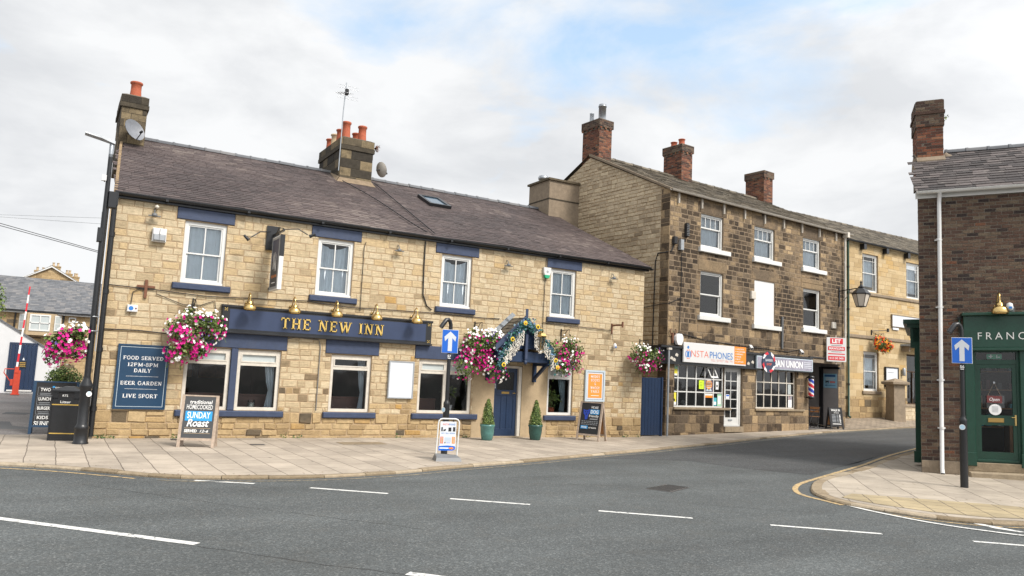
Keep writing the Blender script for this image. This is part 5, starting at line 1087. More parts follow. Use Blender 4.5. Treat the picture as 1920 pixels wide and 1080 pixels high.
q = MB(SHR); q.bev(.94, 2.6, -.06, .2, .08, .275, 'kerbstone', .012, .3); q.build('doorstep', H4); q = MB(SHR); q.bev(.94, 2.65, -.36, .1, -.14, .08, 'kerbstone', .018, .6); q.build('doorstep', H4)
q = MB(SHR); # shopfront round the corner
def SD(a, o): return (KG * a - o, a)
def sbox(q, a0, a1, o0, o1, z0, z1, m):
    P = [SD(a0, o0), SD(a1, o0), SD(a1, o1), SD(a0, o1)]; q.add([(*p, z0) for p in P] + [(*p, z1) for p in P], [(0, 1, 2, 3), (7, 6, 5, 4), (0, 4, 5, 1), (1, 5, 6, 2), (2, 6, 7, 3), (3, 7, 4, 0)], m)
sbox(q, 1.4, 6, 0, .16, 3.1, 3.55, 'green_paint'); sbox(q, 1.3, 6.1, 0, .38, 3.55, 3.66, 'green_paint'); sbox(q, 1.35, 6.05, 0, .3, 3.45, 3.55, 'green_paint'); sbox(q, 1.4, 1.65, 0, .22, 2.95, 3.45, 'green_paint'); sbox(q, 1.4, 1.62, 0, .13, .35, 2.95, 'green_paint'); sbox(q, 1.38, 1.66, 0, .17, .1, .38, 'green_paint'); sbox(q, 5.7, 6, 0, .13, .1, 3.1, 'green_paint')
q.build('side_shopfront', H4)
mb = MB(SHR)
slates(mb, (-.06, -.14, E4 + .02), (1, 0, 0), (0, 3.14, R4 - E4), L4, math.hypot(3.14, R4 - E4), 'slate_dark', w=.34, row=.22, th=.014, planes=[(-1, KG * .86, -.0)], skew=KG * .86)
mb.quad((KG * 3, 3, R4 + .02), (L4, 3, R4 + .02), (L4, D4 + .1, E4), (KG * D4, D4 + .1, E4), 'slate_dark'); rf4 = mb.build('roof', H4)
mb = MB(SHR); ridge(mb, (1.0, 3, R4 + .02), (L4, 3, R4 + .02), .11, 'slate_grey', .5); mb.build('ridge_tiles', rf4)
q = MB(SHR); x0, x1, y0, y1 = .27, .90, 2.45, 3.45
q.box(x0, x1, y0, y1, 7.4, 9.74, 'mortar_brick')
for P, a, b_ in [(lambda a, b_, h: (a, y0 - h, b_), x0, x1), (lambda a, b_, h: (x0 - h, -a, b_), -y1, -y0), (lambda a, b_, h: (x1 + h, a, b_), y0, y1)]:
    laystones(q, (a, b_, 7.6, 9.0), [], P, 'brick_red', (.078, .078), (.22, .23), gap=.012, proud=(.001, .008), jit=.003, inset=.003, bond=.11)
q.box(x0 - .03, x1 + .03, y0 - .03, y1 + .03, 9.0, 9.7, 'mortar_brick')
for P, a, b_ in [(lambda a, b_, h: (a, y0 - .03 - h, b_), x0 - .03, x1 + .03), (lambda a, b_, h: (x0 - .03 - h, -a, b_), -y1, -y0)]:
    laystones(q, (a, b_, 9.0, 9.72), [], P, 'brick_dark', (.078, .078), (.22, .23), gap=.012, proud=(.001, .008), jit=.003, inset=.003, bond=.11)
q.box(x0 - .06, x1 + .05, y0 - .06, y1 + .05, 9.34, 9.42, 'brick_dark', .3)
c = q.build('chimney', rf4)
q = MB(SHR); q.xprism([(2.3, 7.85), (2.3, 8.02), (2.45, 8.16), (3.0, 8.42), (3.5, 8.3), (3.7, 8.0)], .25, .93, 'stone_drab', .5); q.lathe((1.0, 2.75, 8.0), [(.2, 0), (.16, .2), (.0, .32)], 'stone_drab', 10); q.build('flashing', rf4)
g = MB(SHR)
for (ya_, za), (yb, zb) in zip(prof[:-1], prof[1:]): g.quad((-.05, ya_ - .04, E4 + za), (L4, ya_ - .04, E4 + za), (L4, yb - .04, E4 + zb), (-.05, yb - .04, E4 + zb), 'white_paint')
g.quad((-.05, -.25, E4 - .01), (L4, -.25, E4 - .01), (L4, -.11, E4 - .01), (-.05, -.11, E4 - .01), 'white_paint'); g.box(-.05, L4, -.03, -.0, E4 - .14, E4 + .02, 'white_paint'); g.build('gutter', H4)
q = MB(SHR); q.tube([(.45, -.18, E4 - .05), (.45, -.11, E4 - .12), (.44, -.1, 6.3), (.41, -.1, .12), (.41, -.17, .0)], .046, 'upvc', 10)
for z in (5.4, 3.8, 2.1, 1.0): q.lathe((.42, -.1, z), [(.055, 0), (.055, .05)], 'upvc', 10); q.box(.34, .5, -.06, .0, z + .01, z + .04, 'upvc')
q.disc((.41, -.19, -.01), .04, (0, -1, -.3), 'black_matt', 10); q.build('downpipe', H4)

# ------------------------------------------------------------------ signs on the pub
def sign_board(name, label, loc, rz=0, cat='sign'): return thing(name, label, cat, loc, rz)
t = sign_board('fascia_sign', 'long navy fascia board with black frame and gold letters THE NEW INN', (-8.13, -.02, 2.52))
q = MB(); Lf = 5.53; q.bev(0, Lf, -.12, 0, 0, .64, 'black_paint', .015); q.bev(-.02, Lf + .02, -.15, 0, .6, .66, 'black_paint', .01); q.bev(-.02, Lf + .02, -.15, 0, -.02, .03, 'black_paint', .01)
for x in (.09, Lf - .09):
    for z in (.09, .55):
        for dx, dz in ((0, 0), (.025, .025), (-.025, .025), (.025, -.025), (-.025, -.025)): q.box(x + dx - .009, x + dx + .009, -.127, -.12, z + dz - .009, z + dz + .009, 'gold')
q.build('frame', t)
q = MB(); q.box(.18, Lf - .18, -.125, -.11, .085, .56, 'navy_board'); slab(q, 'THE NEW INN', 2.76, .175, .27, -.128, 'gold', width=2.72, depth=.03, gap=.13, bold=1.0); q.build('panel', t)
t = sign_board('menu_sign', 'blue wall sign reading FOOD SERVED 12PM-8PM DAILY, BEER GARDEN, LIVE SPORT', (-9.725, -.01, .65))
q = MB(); frame(q, -.54, .54, 0, 1.46, .035, -.06, 0, 'sign_blue'); q.box(-.505, .505, -.045, -.01, .035, 1.425, 'sign_blue')
frame(q, -.485, .485, .055, 1.405, .010, -.05, -.04, 'pale_frame')
for tx, z, h, w in (('FOOD SERVED', 1.115, .082, .84), ('12PM-8PM', .965, .082, .64), ('DAILY', .83, .085, .36), ('BEER GARDEN', .545, .085, .86), ('LIVE SPORT', .255, .088, .72)): slab(q, tx, 0, z, h, -.047, 'white_plate', width=w, bold=1.2)
for z in (.735, .45):
    for k in range(26): q.box(-.325 + k * .026, -.311 + k * .026, -.05, -.044, z, z + .01, 'white_plate')
q.build('panel', t)
t = sign_board('notice_board', 'empty white framed notice board between the lower pub windows', (-3.76, -.02, 1.04))
q = MB(); frame(q, 0, .73, 0, 1.0, .03, -.07, 0, 'steel_grey'); q.build('frame', t); MB().box(.03, .7, -.055, -.01, .03, .97, 'noticeboard').build('panel', t)
t = sign_board('orange_sign', 'orange wall sign with pale blue frame reading MUDDY BOOTS & WAGGY TAILS', (3.12, -.02, 1.10))
q = MB(); frame(q, -.38, .38, 0, .97, .06, -.06, 0, 'pale_frame'); frame(q, -.325, .325, .055, .915, .014, -.052, 0, 'navy'); q.build('frame', t)
q = MB(); q.box(-.31, .31, -.045, -.01, .07, .90, 'noticeboard'); q.box(-.265, .265, -.05, -.045, .115, .855, 'orange_soft')
for tx, z, w in (('MUDDY', .735, .36), ('BOOTS', .62, .34), ('&', .51, .08), ('WAGGY', .385, .36), ('TAILS', .27, .32)): slab(q, tx, 0, z, .08, -.052, 'white_plate', width=w, bold=1.15)
q.text('WELCOME HERE', 0, .17, .03, -.052, 'white_plate', width=.3) if False else q.box(-.15, .15, -.053, -.05, .175, .19, 'white_plate')
q.build('panel', t)
t = sign_board('hanging_sign', 'projecting pub sign on a black iron bracket with a white linked emblem', (-7.05, -.02, 3.58))
q = MB(); q.box(-.17, .15, -.03, 0, 1.05, 1.66, 'black_paint')
q.obox((0, 0, 1.42), (0, -1.05, 1.42), .04, .05, 'black_paint'); q.obox((0, 0, 1.05), (0, -.5, 1.4), .03, .03, 'black_paint'); q.tube([(0, -.3, 1.42), (0, -.55, 1.55), (0, -1.0, 1.47)], .012, 'black_paint', 6); q.box(-.03, .03, -.14, 0, .05, .11, 'black_paint'); q.box(-.02, .02, -.22, -.1, .06, .09, 'black_paint')
q.tube([(-.1, -.1, 1.5), (-.4, -.35, 1.42), (-.62, -.38, 1.25)], .014, 'black_paint', 6); q.tube([(0, -.9, 1.46), (.35, -1.0, 1.5), (.6, -.95, 1.4)], .014, 'black_paint', 6); q.build('bracket', t)
q = MB(); q.box(-.05, .05, -1.0, -.2, 0, 1.32, 'white_paint'); q.box(-.053, .053, -1.003, -.95, .8, 1.323, 'black_paint')
PF = lambda a, y, c: (-.056, -a, c)   # lettering runs from the wall outwards on the west face
q.box(-.054, -.05, -.91, -.29, .08, 1.24, 'navy_board'); q.box(-.0555, -.0535, -.90, -.30, .09, .72, 'charcoal_board')
q.box(-.058, -.05, -.97, -.91, .03, 1.29, 'steel_grey'); q.box(-.058, -.05, -.29, -.23, .03, 1.29, 'steel_grey'); q.box(-.0575, -.05, -.91, -.29, .03, .08, 'steel_grey'); q.box(-.0575, -.05, -.91, -.29, 1.24, 1.29, 'steel_grey')
q.text('N', -.52 * -1, .52, .42, 0, 'white_plate', width=.2, slant=.3, P=PF); q.text('N', .66, .46, .42, 0, 'white_plate', width=.2, slant=-.3, P=PF)
q.text('THE NEW INN', .6, .3, .07, 0, 'orange', width=.5, P=PF); q.text('FREE HOUSE', .6, .16, .04, 0, 'white_plate', width=.34, P=PF) if False else q.add([PF(.42, 0, .17), PF(.76, 0, .17), PF(.76, 0, .19), PF(.42, 0, .19)], [(0, 1, 2, 3)], 'white_plate')
q.build('panel', t)
for p, dr in (((-.66, -.39, 1.18), (.5, -.2, -.5)), ((.64, -.95, 1.36), (-.6, .2, -.3))):
    q = MB(); q.tube([p, tuple(Vector(p) - Vector(dr).normalized() * .16)], [.045, .03], 'black_paint', 8); q.build('spotlight', t)
# gooseneck lamps
def gooseneck(label, loc, group=None, rz=0, s=1.0):
    t = thing('swan_neck_lamp', label, 'wall lamp', loc, rz, group)
    q = MB(); q.lathe((0, -.01, .1), [(.04, 0), (.04, -.02), (.015, -.03)], 'brass', 10, axis=(0, 1, 0)); pts = [(0, -.02, .1)] + [(0, -.18 - .17 * math.cos(R_(a)), .16 + .20 * math.sin(R_(a))) for a in (180, 150, 120, 90, 60, 30, 0)][0:0]
    pts = [(0, -.02, .1), (0, -.12, .12), (0, -.20, .2), (0, -.25, .29), (0, -.32, .33), (0, -.39, .30), (0, -.42, .22), (0, -.42, .15)]
    q.tube([tuple(Vector(p) * s) for p in pts], .014 * s, 'brass', 8); q.build('arm', t)
    q = MB(); q.lathe((0, -.42 * s, 0), [(r_ * s, h_ * s) for r_, h_ in ((.135, -.10), (.148, -.085), (.15, -.06), (.14, -.01), (.115, .035), (.075, .06), (.055, .065), (.065, .09), (.045, .12), (.022, .135), (.02, .17), (0, .175))], 'brass', 18); q.lathe((0, -.42 * s, 0), [(.138 * s, -.085 * s), (.1 * s, -.0), (.0, .02)], 'black_matt', 14); q.build('shade', t)
    q = MB(); q.lathe((0, -.42 * s, -.02), [(0, -.06), (.035, -.04), (.035, 0), (.02, .03)], 'lamp_glass', 8); q.build('bulb', t)
    return t
names = ['leftmost brass swan neck lamp over the navy fascia, near the flower basket', 'brass swan neck lamp just above the letter T of the gold fascia lettering', 'brass swan neck lamp over the middle of the gold fascia lettering', 'brass swan neck lamp above the last letters of the gold fascia lettering', 'rightmost brass swan neck lamp over the navy fascia, above its end']
for x, n in zip((-7.56, -6.48, -5.40, -4.33, -3.19), names): gooseneck(n, (x, -.02, 3.16), 'brass lamps above the fascia')
gooseneck('single large brass swan neck lamp above the green shop fascia', W4(1.56, .02, 3.72), None, A4, 1.15)

# small fittings on the pub wall
def dish(name, label, loc, aim, r, m):
    t = thing(name, label, 'satellite dish', loc); a = Vector(aim).normalized(); q = MB(); q.lathe((0, 0, 0), [(r * k / 6, r * .28 * (k / 6) ** 2) for k in range(7)], m, 20, axis=a); q.lathe(tuple(-a * .01), [(r * k / 6, r * .28 * (k / 6) ** 2) for k in range(7)], m, 20, axis=a); q.build('reflector', t)
    sd2 = a.cross(Vector((0, 0, 1))).normalized(); dn = a.cross(sd2).normalized(); dn = dn if dn.z < 0 else -dn
    e0 = dn * r * .95 + a * r * .27; tip = a * r * 1.05 + dn * r * .55; q = MB(); q.tube([tuple(e0), tuple(tip)], .014, 'black_matt', 6); q.tube([tuple(tip), tuple(tip - a * .09)], .035, 'black_matt', 8); q.build('feed_arm', t)
    q = MB(); q.tube([tuple(-a * .02), tuple(-a * .16)], .022, 'black_matt', 6); q.build('mount', t); return t
dish('satellite_dish', 'grey satellite dish on the front of the left stone chimney', (-10.14, 4.82, 8.32), (.55, -.75, .35), .33, 'dish_grey')
dish('satellite_dish', 'pale satellite dish on the right side of the big pub chimney', (-2.38, 5.35, 8.66), (.9, .3, .3), .27, 'old_white')
t = thing('tv_aerial', 'thin television aerial on a leaning mast beside the big pub chimney', 'aerial', (-3.93, 5.06, 8.3)); q = MB(); q.tube([(0, 0, 0), (.02, 0, 2.0), (.06, 0, 3.05)], .018, 'zinc', 6); q.build('mast', t)
q = MB(); q.tube([(.05, -.25, 2.62), (.05, .75, 2.9)], .014, 'zinc', 6)
for k in range(9):
    f = k / 8; c = Vector((.05, -.25 + f, 2.62 + .28 * f)); q.tube([tuple(c + Vector((-.22 + .06 * f, 0, 0))), tuple(c + Vector((.22 - .06 * f, 0, 0)))], .005, 'zinc', 4)
for z in (-.22, -.12, .12, .22): q.tube([(-.3, -.27, 2.62 + z), (.4, -.27, 2.62 + z)], .005, 'zinc', 4)
q.box(.0, .1, -.2, -.08, 2.58, 2.78, 'black_matt'); q.build('aerial_array', t)
q = MB(); q.lathe((-9.66, -.02, 4.58), [(0, 0)], 'upvc', 4); q.v.clear(); q.f.clear(); q.m.clear(); q.t.clear(); q.sm.clear()
t = thing('floodlight', 'white box floodlight on the wall left of the first upper window', 'light', (-9.655, -.02, 4.5)); q = MB(); q.bev(-.15, .15, -.12, 0, 0, .32, 'upvc', .02); q.build('case', t); q = MB(); q.bev(-.13, .13, -.155, -.12, .02, .17, 'steel_grey', .02); q.bev(-.135, .135, -.14, -.12, .17, .30, 'white_plate', .01); q.box(-.006, .006, -.158, -.12, .02, .3, 'grey_plastic'); q.build('lens', t)
def spot(x, z, label):
    t = thing('spotlight', label, 'light', (x, -.01, z), 0, 'small lamps under the pub gutter'); q = MB(); q.tube([(0, 0, .14), (0, -.08, .1), (0, -.12, 0)], .012, 'grey_plastic', 6); q.build('arm', t); q = MB(); q.lathe((0, -.12, -.03), [(.0, .06), (.05, .05), (.075, -.02), (.0, -.03)], 'grey_plastic', 10); q.box(-.13, .13, -.16, -.1, -.05, -.03, 'grey_plastic'); q.build('lamp_head', t)
spot(-9.8, 5.13, 'little grey spotlight on a stem below the gutter, far left end of pub'); spot(-3.7, 5.05, 'little grey spotlight high on the wall between second and third upper windows'); spot(-.24, 5.03, 'little grey spotlight high on the wall between third and fourth upper windows'); spot(3.69, 5.05, 'little grey spotlight below the gutter at the right end of pub')
t = thing('lamp_globe', 'tiny cream globe lamp just under the gutter above the grey spotlight', 'light', (-9.76, -.08, 5.32)); q = MB(); q.lathe((0, 0, 0), [(0, -.05), (.05, -.02), (.05, .02), (0, .05)], 'lamp_glass', 10); q.build('globe', t); q = MB(); q.tube([(0, 0, .04), (0, .07, .06)], .01, 'black_matt', 5); q.build('stem', t)
q = MB(); q.box(-.19, .19, -.035, 0, .12, .17, 'rust'); q.box(-.03, .03, -.045, 0, -.12, .3, 'rust'); t = q.build('tie_plate', loc=(-9.82, -.01, 3.3)); tag(t, 'rusty cross shaped tie plate below the left upper window', 'tie plate')
q = MB(); q.bev(-.11, .11, -.08, 0, -.08, .08, 'upvc', .01); q.disc((-.03, -.083, 0), .05, (0, -1, 0), 'insta_blue', 12); q.disc((.07, -.083, 0), .02, (0, -1, 0), 'maroon', 8); t = q.build('socket_box', loc=(-10.06, -.01, 2.92)); tag(t, 'small grey outdoor socket box with blue cover above the blue menu sign', 'socket')
q = MB(); q.prism([(-.13, .15), (.13, .15), (.12, .0), (.06, -.17), (-.06, -.17), (-.12, 0)], -.09, 0, 'upvc'); q.prism([(-.095, -.08), (.095, -.08), (.06, -.175), (-.06, -.175)], -.095, 0, 'exit_green'); q.disc((0, -.092, .02), .04, (0, -1, 0), 'steel_grey', 10); t = q.build('alarm_box', loc=(1.16, -.01, 4.95)); tag(t, 'white and green burglar alarm box left of the fourth upper window', 'alarm')
t = thing('iron_bracket', 'rusty iron arm jutting from the right end of the pub wall', 'bracket', (3.75, -.01, 3.5)); q = MB(); q.box(-.02, .02, -.03, 0, -.25, .08, 'rust'); q.obox((0, 0, .02), (0, -.55, .02), .03, .05, 'rust'); q.box(-.02, .02, -.57, -.52, -.06, .12, 'rust'); q.tube([(0, -.03, -.2), (.02, -.06, -.5)], .006, 'black_matt', 4); q.build('arm', t)
t = thing('camera_dome', 'small white and blue camera hanging under the rusty iron arm', 'camera', (3.83, -.1, 2.86)); q = MB(); q.lathe((0, 0, 0), [(.0, -.08), (.05, -.06), (.065, 0), (.05, .06), (.03, .09), (0, .1)], 'upvc', 12); q.disc((0, -.062, -.02), .03, (0, -1, 0), 'insta_blue', 10); q.build('body', t)
def cable(pts, label, r=.011, group='black cables on the pub wall', m='black_matt'):
    q = MB(); q.tube([(x, y, z) for x, y, z in pts], r, m, 5); t = q.build('cable'); tag(t, label, 'cable', group)
Y = -.035
cable([(-10.6, Y, 3.42), (-9.9, Y, 3.40), (-8.5, Y, 3.34), (-7, Y, 3.40), (-6.1, Y, 3.44), (-5.0, Y, 3.37), (-3.6, Y, 3.40), (-2.55, Y, 3.42), (-.9, Y, 3.40), (-.4, Y, 3.42)], 'black cable running level above the navy fascia from left corner to porch')
cable([(-9.6, Y, 3.3), (-9.0, Y, 3.1), (-8.6, Y, 3.12), (-8.3, Y, 3.25), (-8.25, Y, 3.0)], 'black cable sagging above the left flower basket', .009)
cable([(-10.1, Y, 3.0), (-10.08, Y, 3.3), (-9.95, Y, 3.38), (-9.8, Y, 3.36)], 'short black cable looping up from the socket box', .009)
cable([(-10.6, Y, 2.42), (-9.9, Y, 2.43), (-9.35, Y, 2.40), (-9.1, Y, 2.42)], 'black cable above the blue menu sign', .013)
cable([(-2.9, Y, 5.4), (-2.9, Y, 4.6), (-2.88, Y, 3.9), (-2.75, Y, 3.6), (-2.6, Y, 3.5)], 'thick black cable dropping from the gutter left of the third upper window', .018)
cable([(1.15, Y, 5.4), (1.12, Y, 4.5), (1.1, Y, 3.2), (1.1, Y, 2.9)], 'black cable dropping beside the alarm box to the porch', .010)
cable([(-4.62, Y, 5.15), (-4.66, Y, 5.0), (-4.66, Y, 3.3)], 'black cable dropping right of the second upper window', .009)
cable([(1.1, Y, 3.42), (2.4, Y, 3.38), (3.7, Y, 3.36)], 'black cable running right from the porch to the iron arm', .010)
cable([(-6.5, Y, 2.45), (-6.3, Y, 2.5), (-5.7, Y, 2.47), (-5.65, Y, 2.3), (-5.65, Y, .68)], 'grey conduit dropping left of the single lower window', .012, m='grey_plastic')
for k, (a, b_, l) in enumerate(((-3.82, -2.80, 'black lead draped down the slates left of the chimney'), (-2.52, -2.66, 'black lead draped down the slates right of the chimney'))):
    pts = []
    for j in range(9):
        f = j / 8; x = a + (b_ - a) * f; y = (5.0 if k == 0 else 5.5) * (1 - f) - .1; pts.append((x + .1 * math.sin(f * 5) * (1 - k), y, 5.60 + .459 * (y + .14) + .03))
    cable(pts, l, .016, 'aerial leads on the pub roof')
for nm, xs_, z0, z1, lab in (('overhead_wire', (-10.75, -12.9), 4.1, 4.5, 'thick overhead wire running to the pub corner from the left'), ('overhead_wire', (-10.75, -12.9), 4.92, 4.69, 'upper pale overhead wire above the car park lane'), ('overhead_wire', (-10.75, -12.9), 4.78, 4.65, 'second pale overhead wire close below the upper one'), ('overhead_wire', (-10.75, -12.9), 4.13, 4.55, 'thin overhead wire just above the thick one')):
    q = MB(); sl2 = (z1 - z0) / (xs_[1] - xs_[0]); q.tube([(-10.75 - k * 2.5, 0, z0 - k * 2.5 * sl2 + .0) for k in range(9)], .007 if 'thick' in lab else .0045, 'black_matt' if 'thick' in lab else 'steel_grey', 4); tag(q.build(nm), lab, 'wire', 'wires over the lane')
# rainwater pipe on the west corner
t = thing('corner_downpipe', 'black drainpipe on the left corner of the pub behind the lamp column', 'drainpipe', (-10.64, -.12, 0)); q = MB(); q.tube([(0, .0, 5.45), (0, 0, .05)], .06, 'black_paint', 10)
for z in (.6, 1.9, 3.2, 4.5): q.lathe((0, 0, z), [(.075, 0), (.075, .1)], 'black_paint', 10)
q.build('pipe', t); q = MB(); q.tube([(-.13, .02, 5.3), (-.14, .02, .5)], .03, 'black_paint', 8); q.tube([(-.07, -.04, 5.2), (-.07, -.04, 1.2)], .012, 'buff_clay', 6); q.box(-.09, .06, -.11, .0, 5.2, 5.5, 'black_paint'); q.build('conduit', t)

# ------------------------------------------------------------------ flower baskets
def basket(name, label, loc, rx, rz_, dens=1.0, hot=False, seed=1, wall=True, group='hanging flower baskets on the pub', arm=(0, .42), purple=(.35, .12), open_=0):
    random.seed(seed); t = thing(name, label, 'hanging basket', loc, 0, group)
    lumps = [(Vector((random.uniform(-.62, .62) * rx, random.uniform(-.35, .35) * rx, random.uniform(-.72, .55) * rz_)), random.uniform(.3, .55)) for _ in range(12)] + [(Vector((0, 0, 0)), .8)]
    def surf(k=1.0):
        c, s = random.choice(lumps); d = Vector((random.gauss(0, 1), random.gauss(0, 1), random.gauss(0, 1))).normalized()
        p = c + Vector((d.x * rx * s, d.y * rx * .75 * s, d.z * rz_ * s)) * k * random.uniform(.82, 1.06)
        p.x = max(-rx, min(rx, p.x)) * 1.0; p.y = max(-rx * .85, min(.38, p.y)); return p, d
    lf = MB()
    def s1():
        p, d = surf(random.uniform(.5, 1)); return p, d
    leaves(lf, int(2600 * dens), s1, .058 if not hot else .07, 'leaf', tint=(.1, 1))
    for k in range(int(26 * dens)): # trailing sprays
        p, d = surf(); L = random.uniform(.1, .3); e = p + Vector((d.x * .1, d.y * .1, -L if p.z < 0 else L * .5)); lf.tube([tuple(p * .7), tuple(p), tuple(e)], .004, 'leaf', 4, tint=.7)
        leaves(lf, 6, lambda: (p.lerp(e, random.random()), d), .04, 'leaf', tint=(.3, 1))
    lf.build('foliage', t)
    fl = MB(); n = int(1150 * dens)
    for _ in range(n):
        p, d = surf(1.04)
        if p.y > .2: continue
        h = p.z / rz_; side = p.x / rx; cl = noise.noise(p * 5.5 + Vector((seed, 0, 0))); cw = noise.noise(p * 4.2 + Vector((0, seed, 0)))
        if cl < -.16: continue
        if hot: blossom(fl, p, d + Vector((0, -.5, 0)), .05, 'petal_hot', random.random()); continue
        if h > .1 and h < .5 and random.random() < .6: continue
        pu = abs(side - purple[0]) < .3 and abs(h - purple[1]) < .35
        if pu and random.random() < .7: tn = random.uniform(.5, .58); rr = .022
        elif h > .56: tn = random.uniform(.66, 1); rr = .038
        else:
            wht = .03 + .32 * abs(side) ** 2 + (.22 if h > .1 else 0) + cw * 1.1; tn = random.uniform(.64, 1) if random.random() < wht else random.uniform(0, .42); rr = .042
        if random.random() < open_ * (1 if h > 0 else .3): continue
        blossom(fl, p, d + Vector((0, -.6, 0)), rr * random.uniform(.8, 1.15), 'petal', tn)
    fl.build('blossom', t)
    q = MB(); q.lathe((0, 0, -.15), [(.0, -.16), (.10, -.12), (.15, -.03), (.16, .06), (.0, .06)], 'coir', 14); q.build('basket', t)
    if wall:
        q = MB(); zt = rz_ + .08; q.box(-.015, .015, .41, .43, zt - .3, zt + .06, 'black_paint'); q.tube([(0, .42, zt), (0, -.02, zt + .02)], .012, 'black_paint', 6); q.tube([(0, .42, zt - .26), (0, .1, zt)], .01, 'black_paint', 6)
        for a in (0, 2.1, 4.2): q.tube([(0, 0, zt), (.2 * math.cos(a), .2 * math.sin(a), -.1)], .004, 'black_paint', 4)
        q.build('bracket', t)
    return t
basket('hanging_basket', 'big round hanging basket, white above and magenta below, left of the fascia', (-8.78, -.44, 2.45), .74, .68, 1.2, seed=11)
basket('hanging_basket', 'big round magenta and white hanging basket immediately left of the porch', (-1.2, -.44, 2.44), .74, .70, 1.25, seed=22, purple=(.1, .45))
basket('hanging_basket', 'straggly hanging basket with pale heads on top, right of the porch', (1.80, -.44, 2.52), .70, .62, .8, seed=33, open_=.5, purple=(0, -.7))
basket('hanging_basket', 'loose wide hanging basket at the right end of the pub near the blue gate', (4.92, -.44, 2.52), .78, .50, .75, seed=44, open_=.35, purple=(.5, .6))
t = basket('hanging_basket', 'hanging basket of magenta and white petunias on the lamp column by the litter bin', (-11.27, -1.25, 2.05), .44, .50, .85, seed=55, wall=False, group=None, purple=(-.6, .1)); q = MB(); q.tube([(.42, .04, .3), (.1, 0, .45), (.0, 0, .2)], .014, 'black_paint', 6); q.tube([(.42, .04, -.3), (.05, 0, -.25)], .014, 'black_paint', 6); q.build('bracket', t)
t = basket('hanging_basket', 'red, orange and yellow hanging basket on the far cream building', W3(2.2, -.5, 3.5), .6, .42, .6, hot=True, seed=66, wall=True, group=None)
random.seed(99)

# ------------------------------------------------------------------ street furniture
LC = thing('lamp_column', 'tall black street lamp column with flat grey head beside the litter bin', 'street lamp', (-10.86, -1.21, 0))
q = MB(); q.lathe((0, 0, 0), [(.15, 0), (.15, .03), (.135, .05), (.13, .30), (.145, .32), (.12, .37), (.105, .40), (.105, 1.12), (.125, 1.16), (.125, 1.2), (.07, 1.32), (.07, 1.36)], 'black_paint', 18); q.build('base', LC)
q = MB(); q.lathe((0, 0, 1.36), [(.062, 0), (.055, 2.5), (.045, 4.4), (.045, 4.75)], 'black_paint', 14); q.lathe((0, 0, 4.5), [(.055, 0), (.055, .35)], 'black_paint', 12); q.lathe((0, 0, 6.05), [(.045, 0), (.045, .28), (.03, .32)], 'zinc', 12); q.build('pole', LC)
q = MB(); q.add([(.06, -.07, 6.33), (.06, .07, 6.33), (-.2, .13, 6.40), (-.2, -.13, 6.40), (-.52, .12, 6.46), (-.52, -.12, 6.46), (.06, -.06, 6.40), (.06, .06, 6.40), (-.2, .12, 6.46), (-.2, -.12, 6.46), (-.52, .11, 6.49), (-.52, -.11, 6.49)], [(0, 1, 2, 3), (3, 2, 4, 5), (6, 9, 8, 7), (9, 11, 10, 8), (0, 3, 9, 6), (3, 5, 11, 9), (1, 7, 8, 2), (2, 8, 10, 4), (5, 4, 10, 11), (0, 6, 7, 1)], 'steel_grey'); q.build('lamp_head', LC)
q = MB(); q.bev(.04, .2, -.1, .08, 4.95, 5.3, 'black_paint', .01); q.bev(-.1, .0, -.09, .06, 4.2, 4.5, 'black_paint', .01); q.build('junction_box', LC); q = MB(); q.disc((.06, -.115, 1.02), .055, (.3, -1, 0), 'white_plate', 14); q.disc((.06, -.117, 1.03), .04, (.3, -1, 0), 'sticker', 14); q.build('sticker', LC)
q = MB(); q.box(-.13, -.04, -.14, -.06, 5.5, 5.62, 'upvc'); q.tube([(-.06, 0, 5.5), (-.12, -.05, 5.55)], .012, 'black_matt', 5); q.build('camera', LC)
q = MB()
for z in (2.62, 2.32): q.tube([(-.02, -.1, z), (.1, -.1, z), (.1, .05, z)], .012, 'zinc', 5)
q.box(.08, .1, -.1, -.08, 1.9, 2.9, 'zinc'); q.build('cable_tray', LC)
LB = thing('litter_bin', 'black square litter bin with gold bands and pitched lid at the pub corner', 'litter bin', (-11.12, -.30, 0), R_(-14))
q = MB(); w = .27
for (z0, z1, a) in ((.0, .12, .265), (.12, .86, .265)): q.box(-a, a, -a, a, z0, z1, 'black_paint')
q.box(-.275, .275, -.275, .275, .0, .04, 'black_paint')
for sx in (-1, 1):
    for sy in (-1, 1): q.box(sx * .265 - .012, sx * .265 + .012, sy * .265 - .012, sy * .265 + .012, 0, .92, 'black_paint')
q.build('body', LB)
q = MB(); q.box(-.27, .27, -.27, -.2, .70, .82, 'black_paint')
for sgn in (-1, 1): q.box(-.265, .265, sgn * .235 - .03, sgn * .235 + .03, .86, .89, 'black_paint')
q.box(-.265, -.15, -.265, .265, .86, 1.02, 'black_paint'); q.box(.15, .265, -.265, .265, .86, 1.02, 'black_paint'); q.box(-.15, .15, -.2, .2, .86, 1.0, 'black_matt'); q.box(-.15, .15, -.26, -.24, .86, 1.02, 'black_matt'); q.text('RTS', -.02, .92, .045, -.268, 'chalk', bold=.02); q.build('hood', LB)
q = MB(); q.box(-.29, .29, -.29, .29, 1.02, 1.05, 'black_paint'); q.add([(-.29, -.29, 1.05), (.29, -.29, 1.05), (.29, .29, 1.05), (-.29, .29, 1.05), (-.1, -.1, 1.13), (.1, -.1, 1.13), (.1, .1, 1.13), (-.1, .1, 1.13)], [(0, 1, 5, 4), (1, 2, 6, 5), (2, 3, 7, 6), (3, 0, 4, 7), (4, 5, 6, 7)], 'black_paint'); q.build('lid', LB)
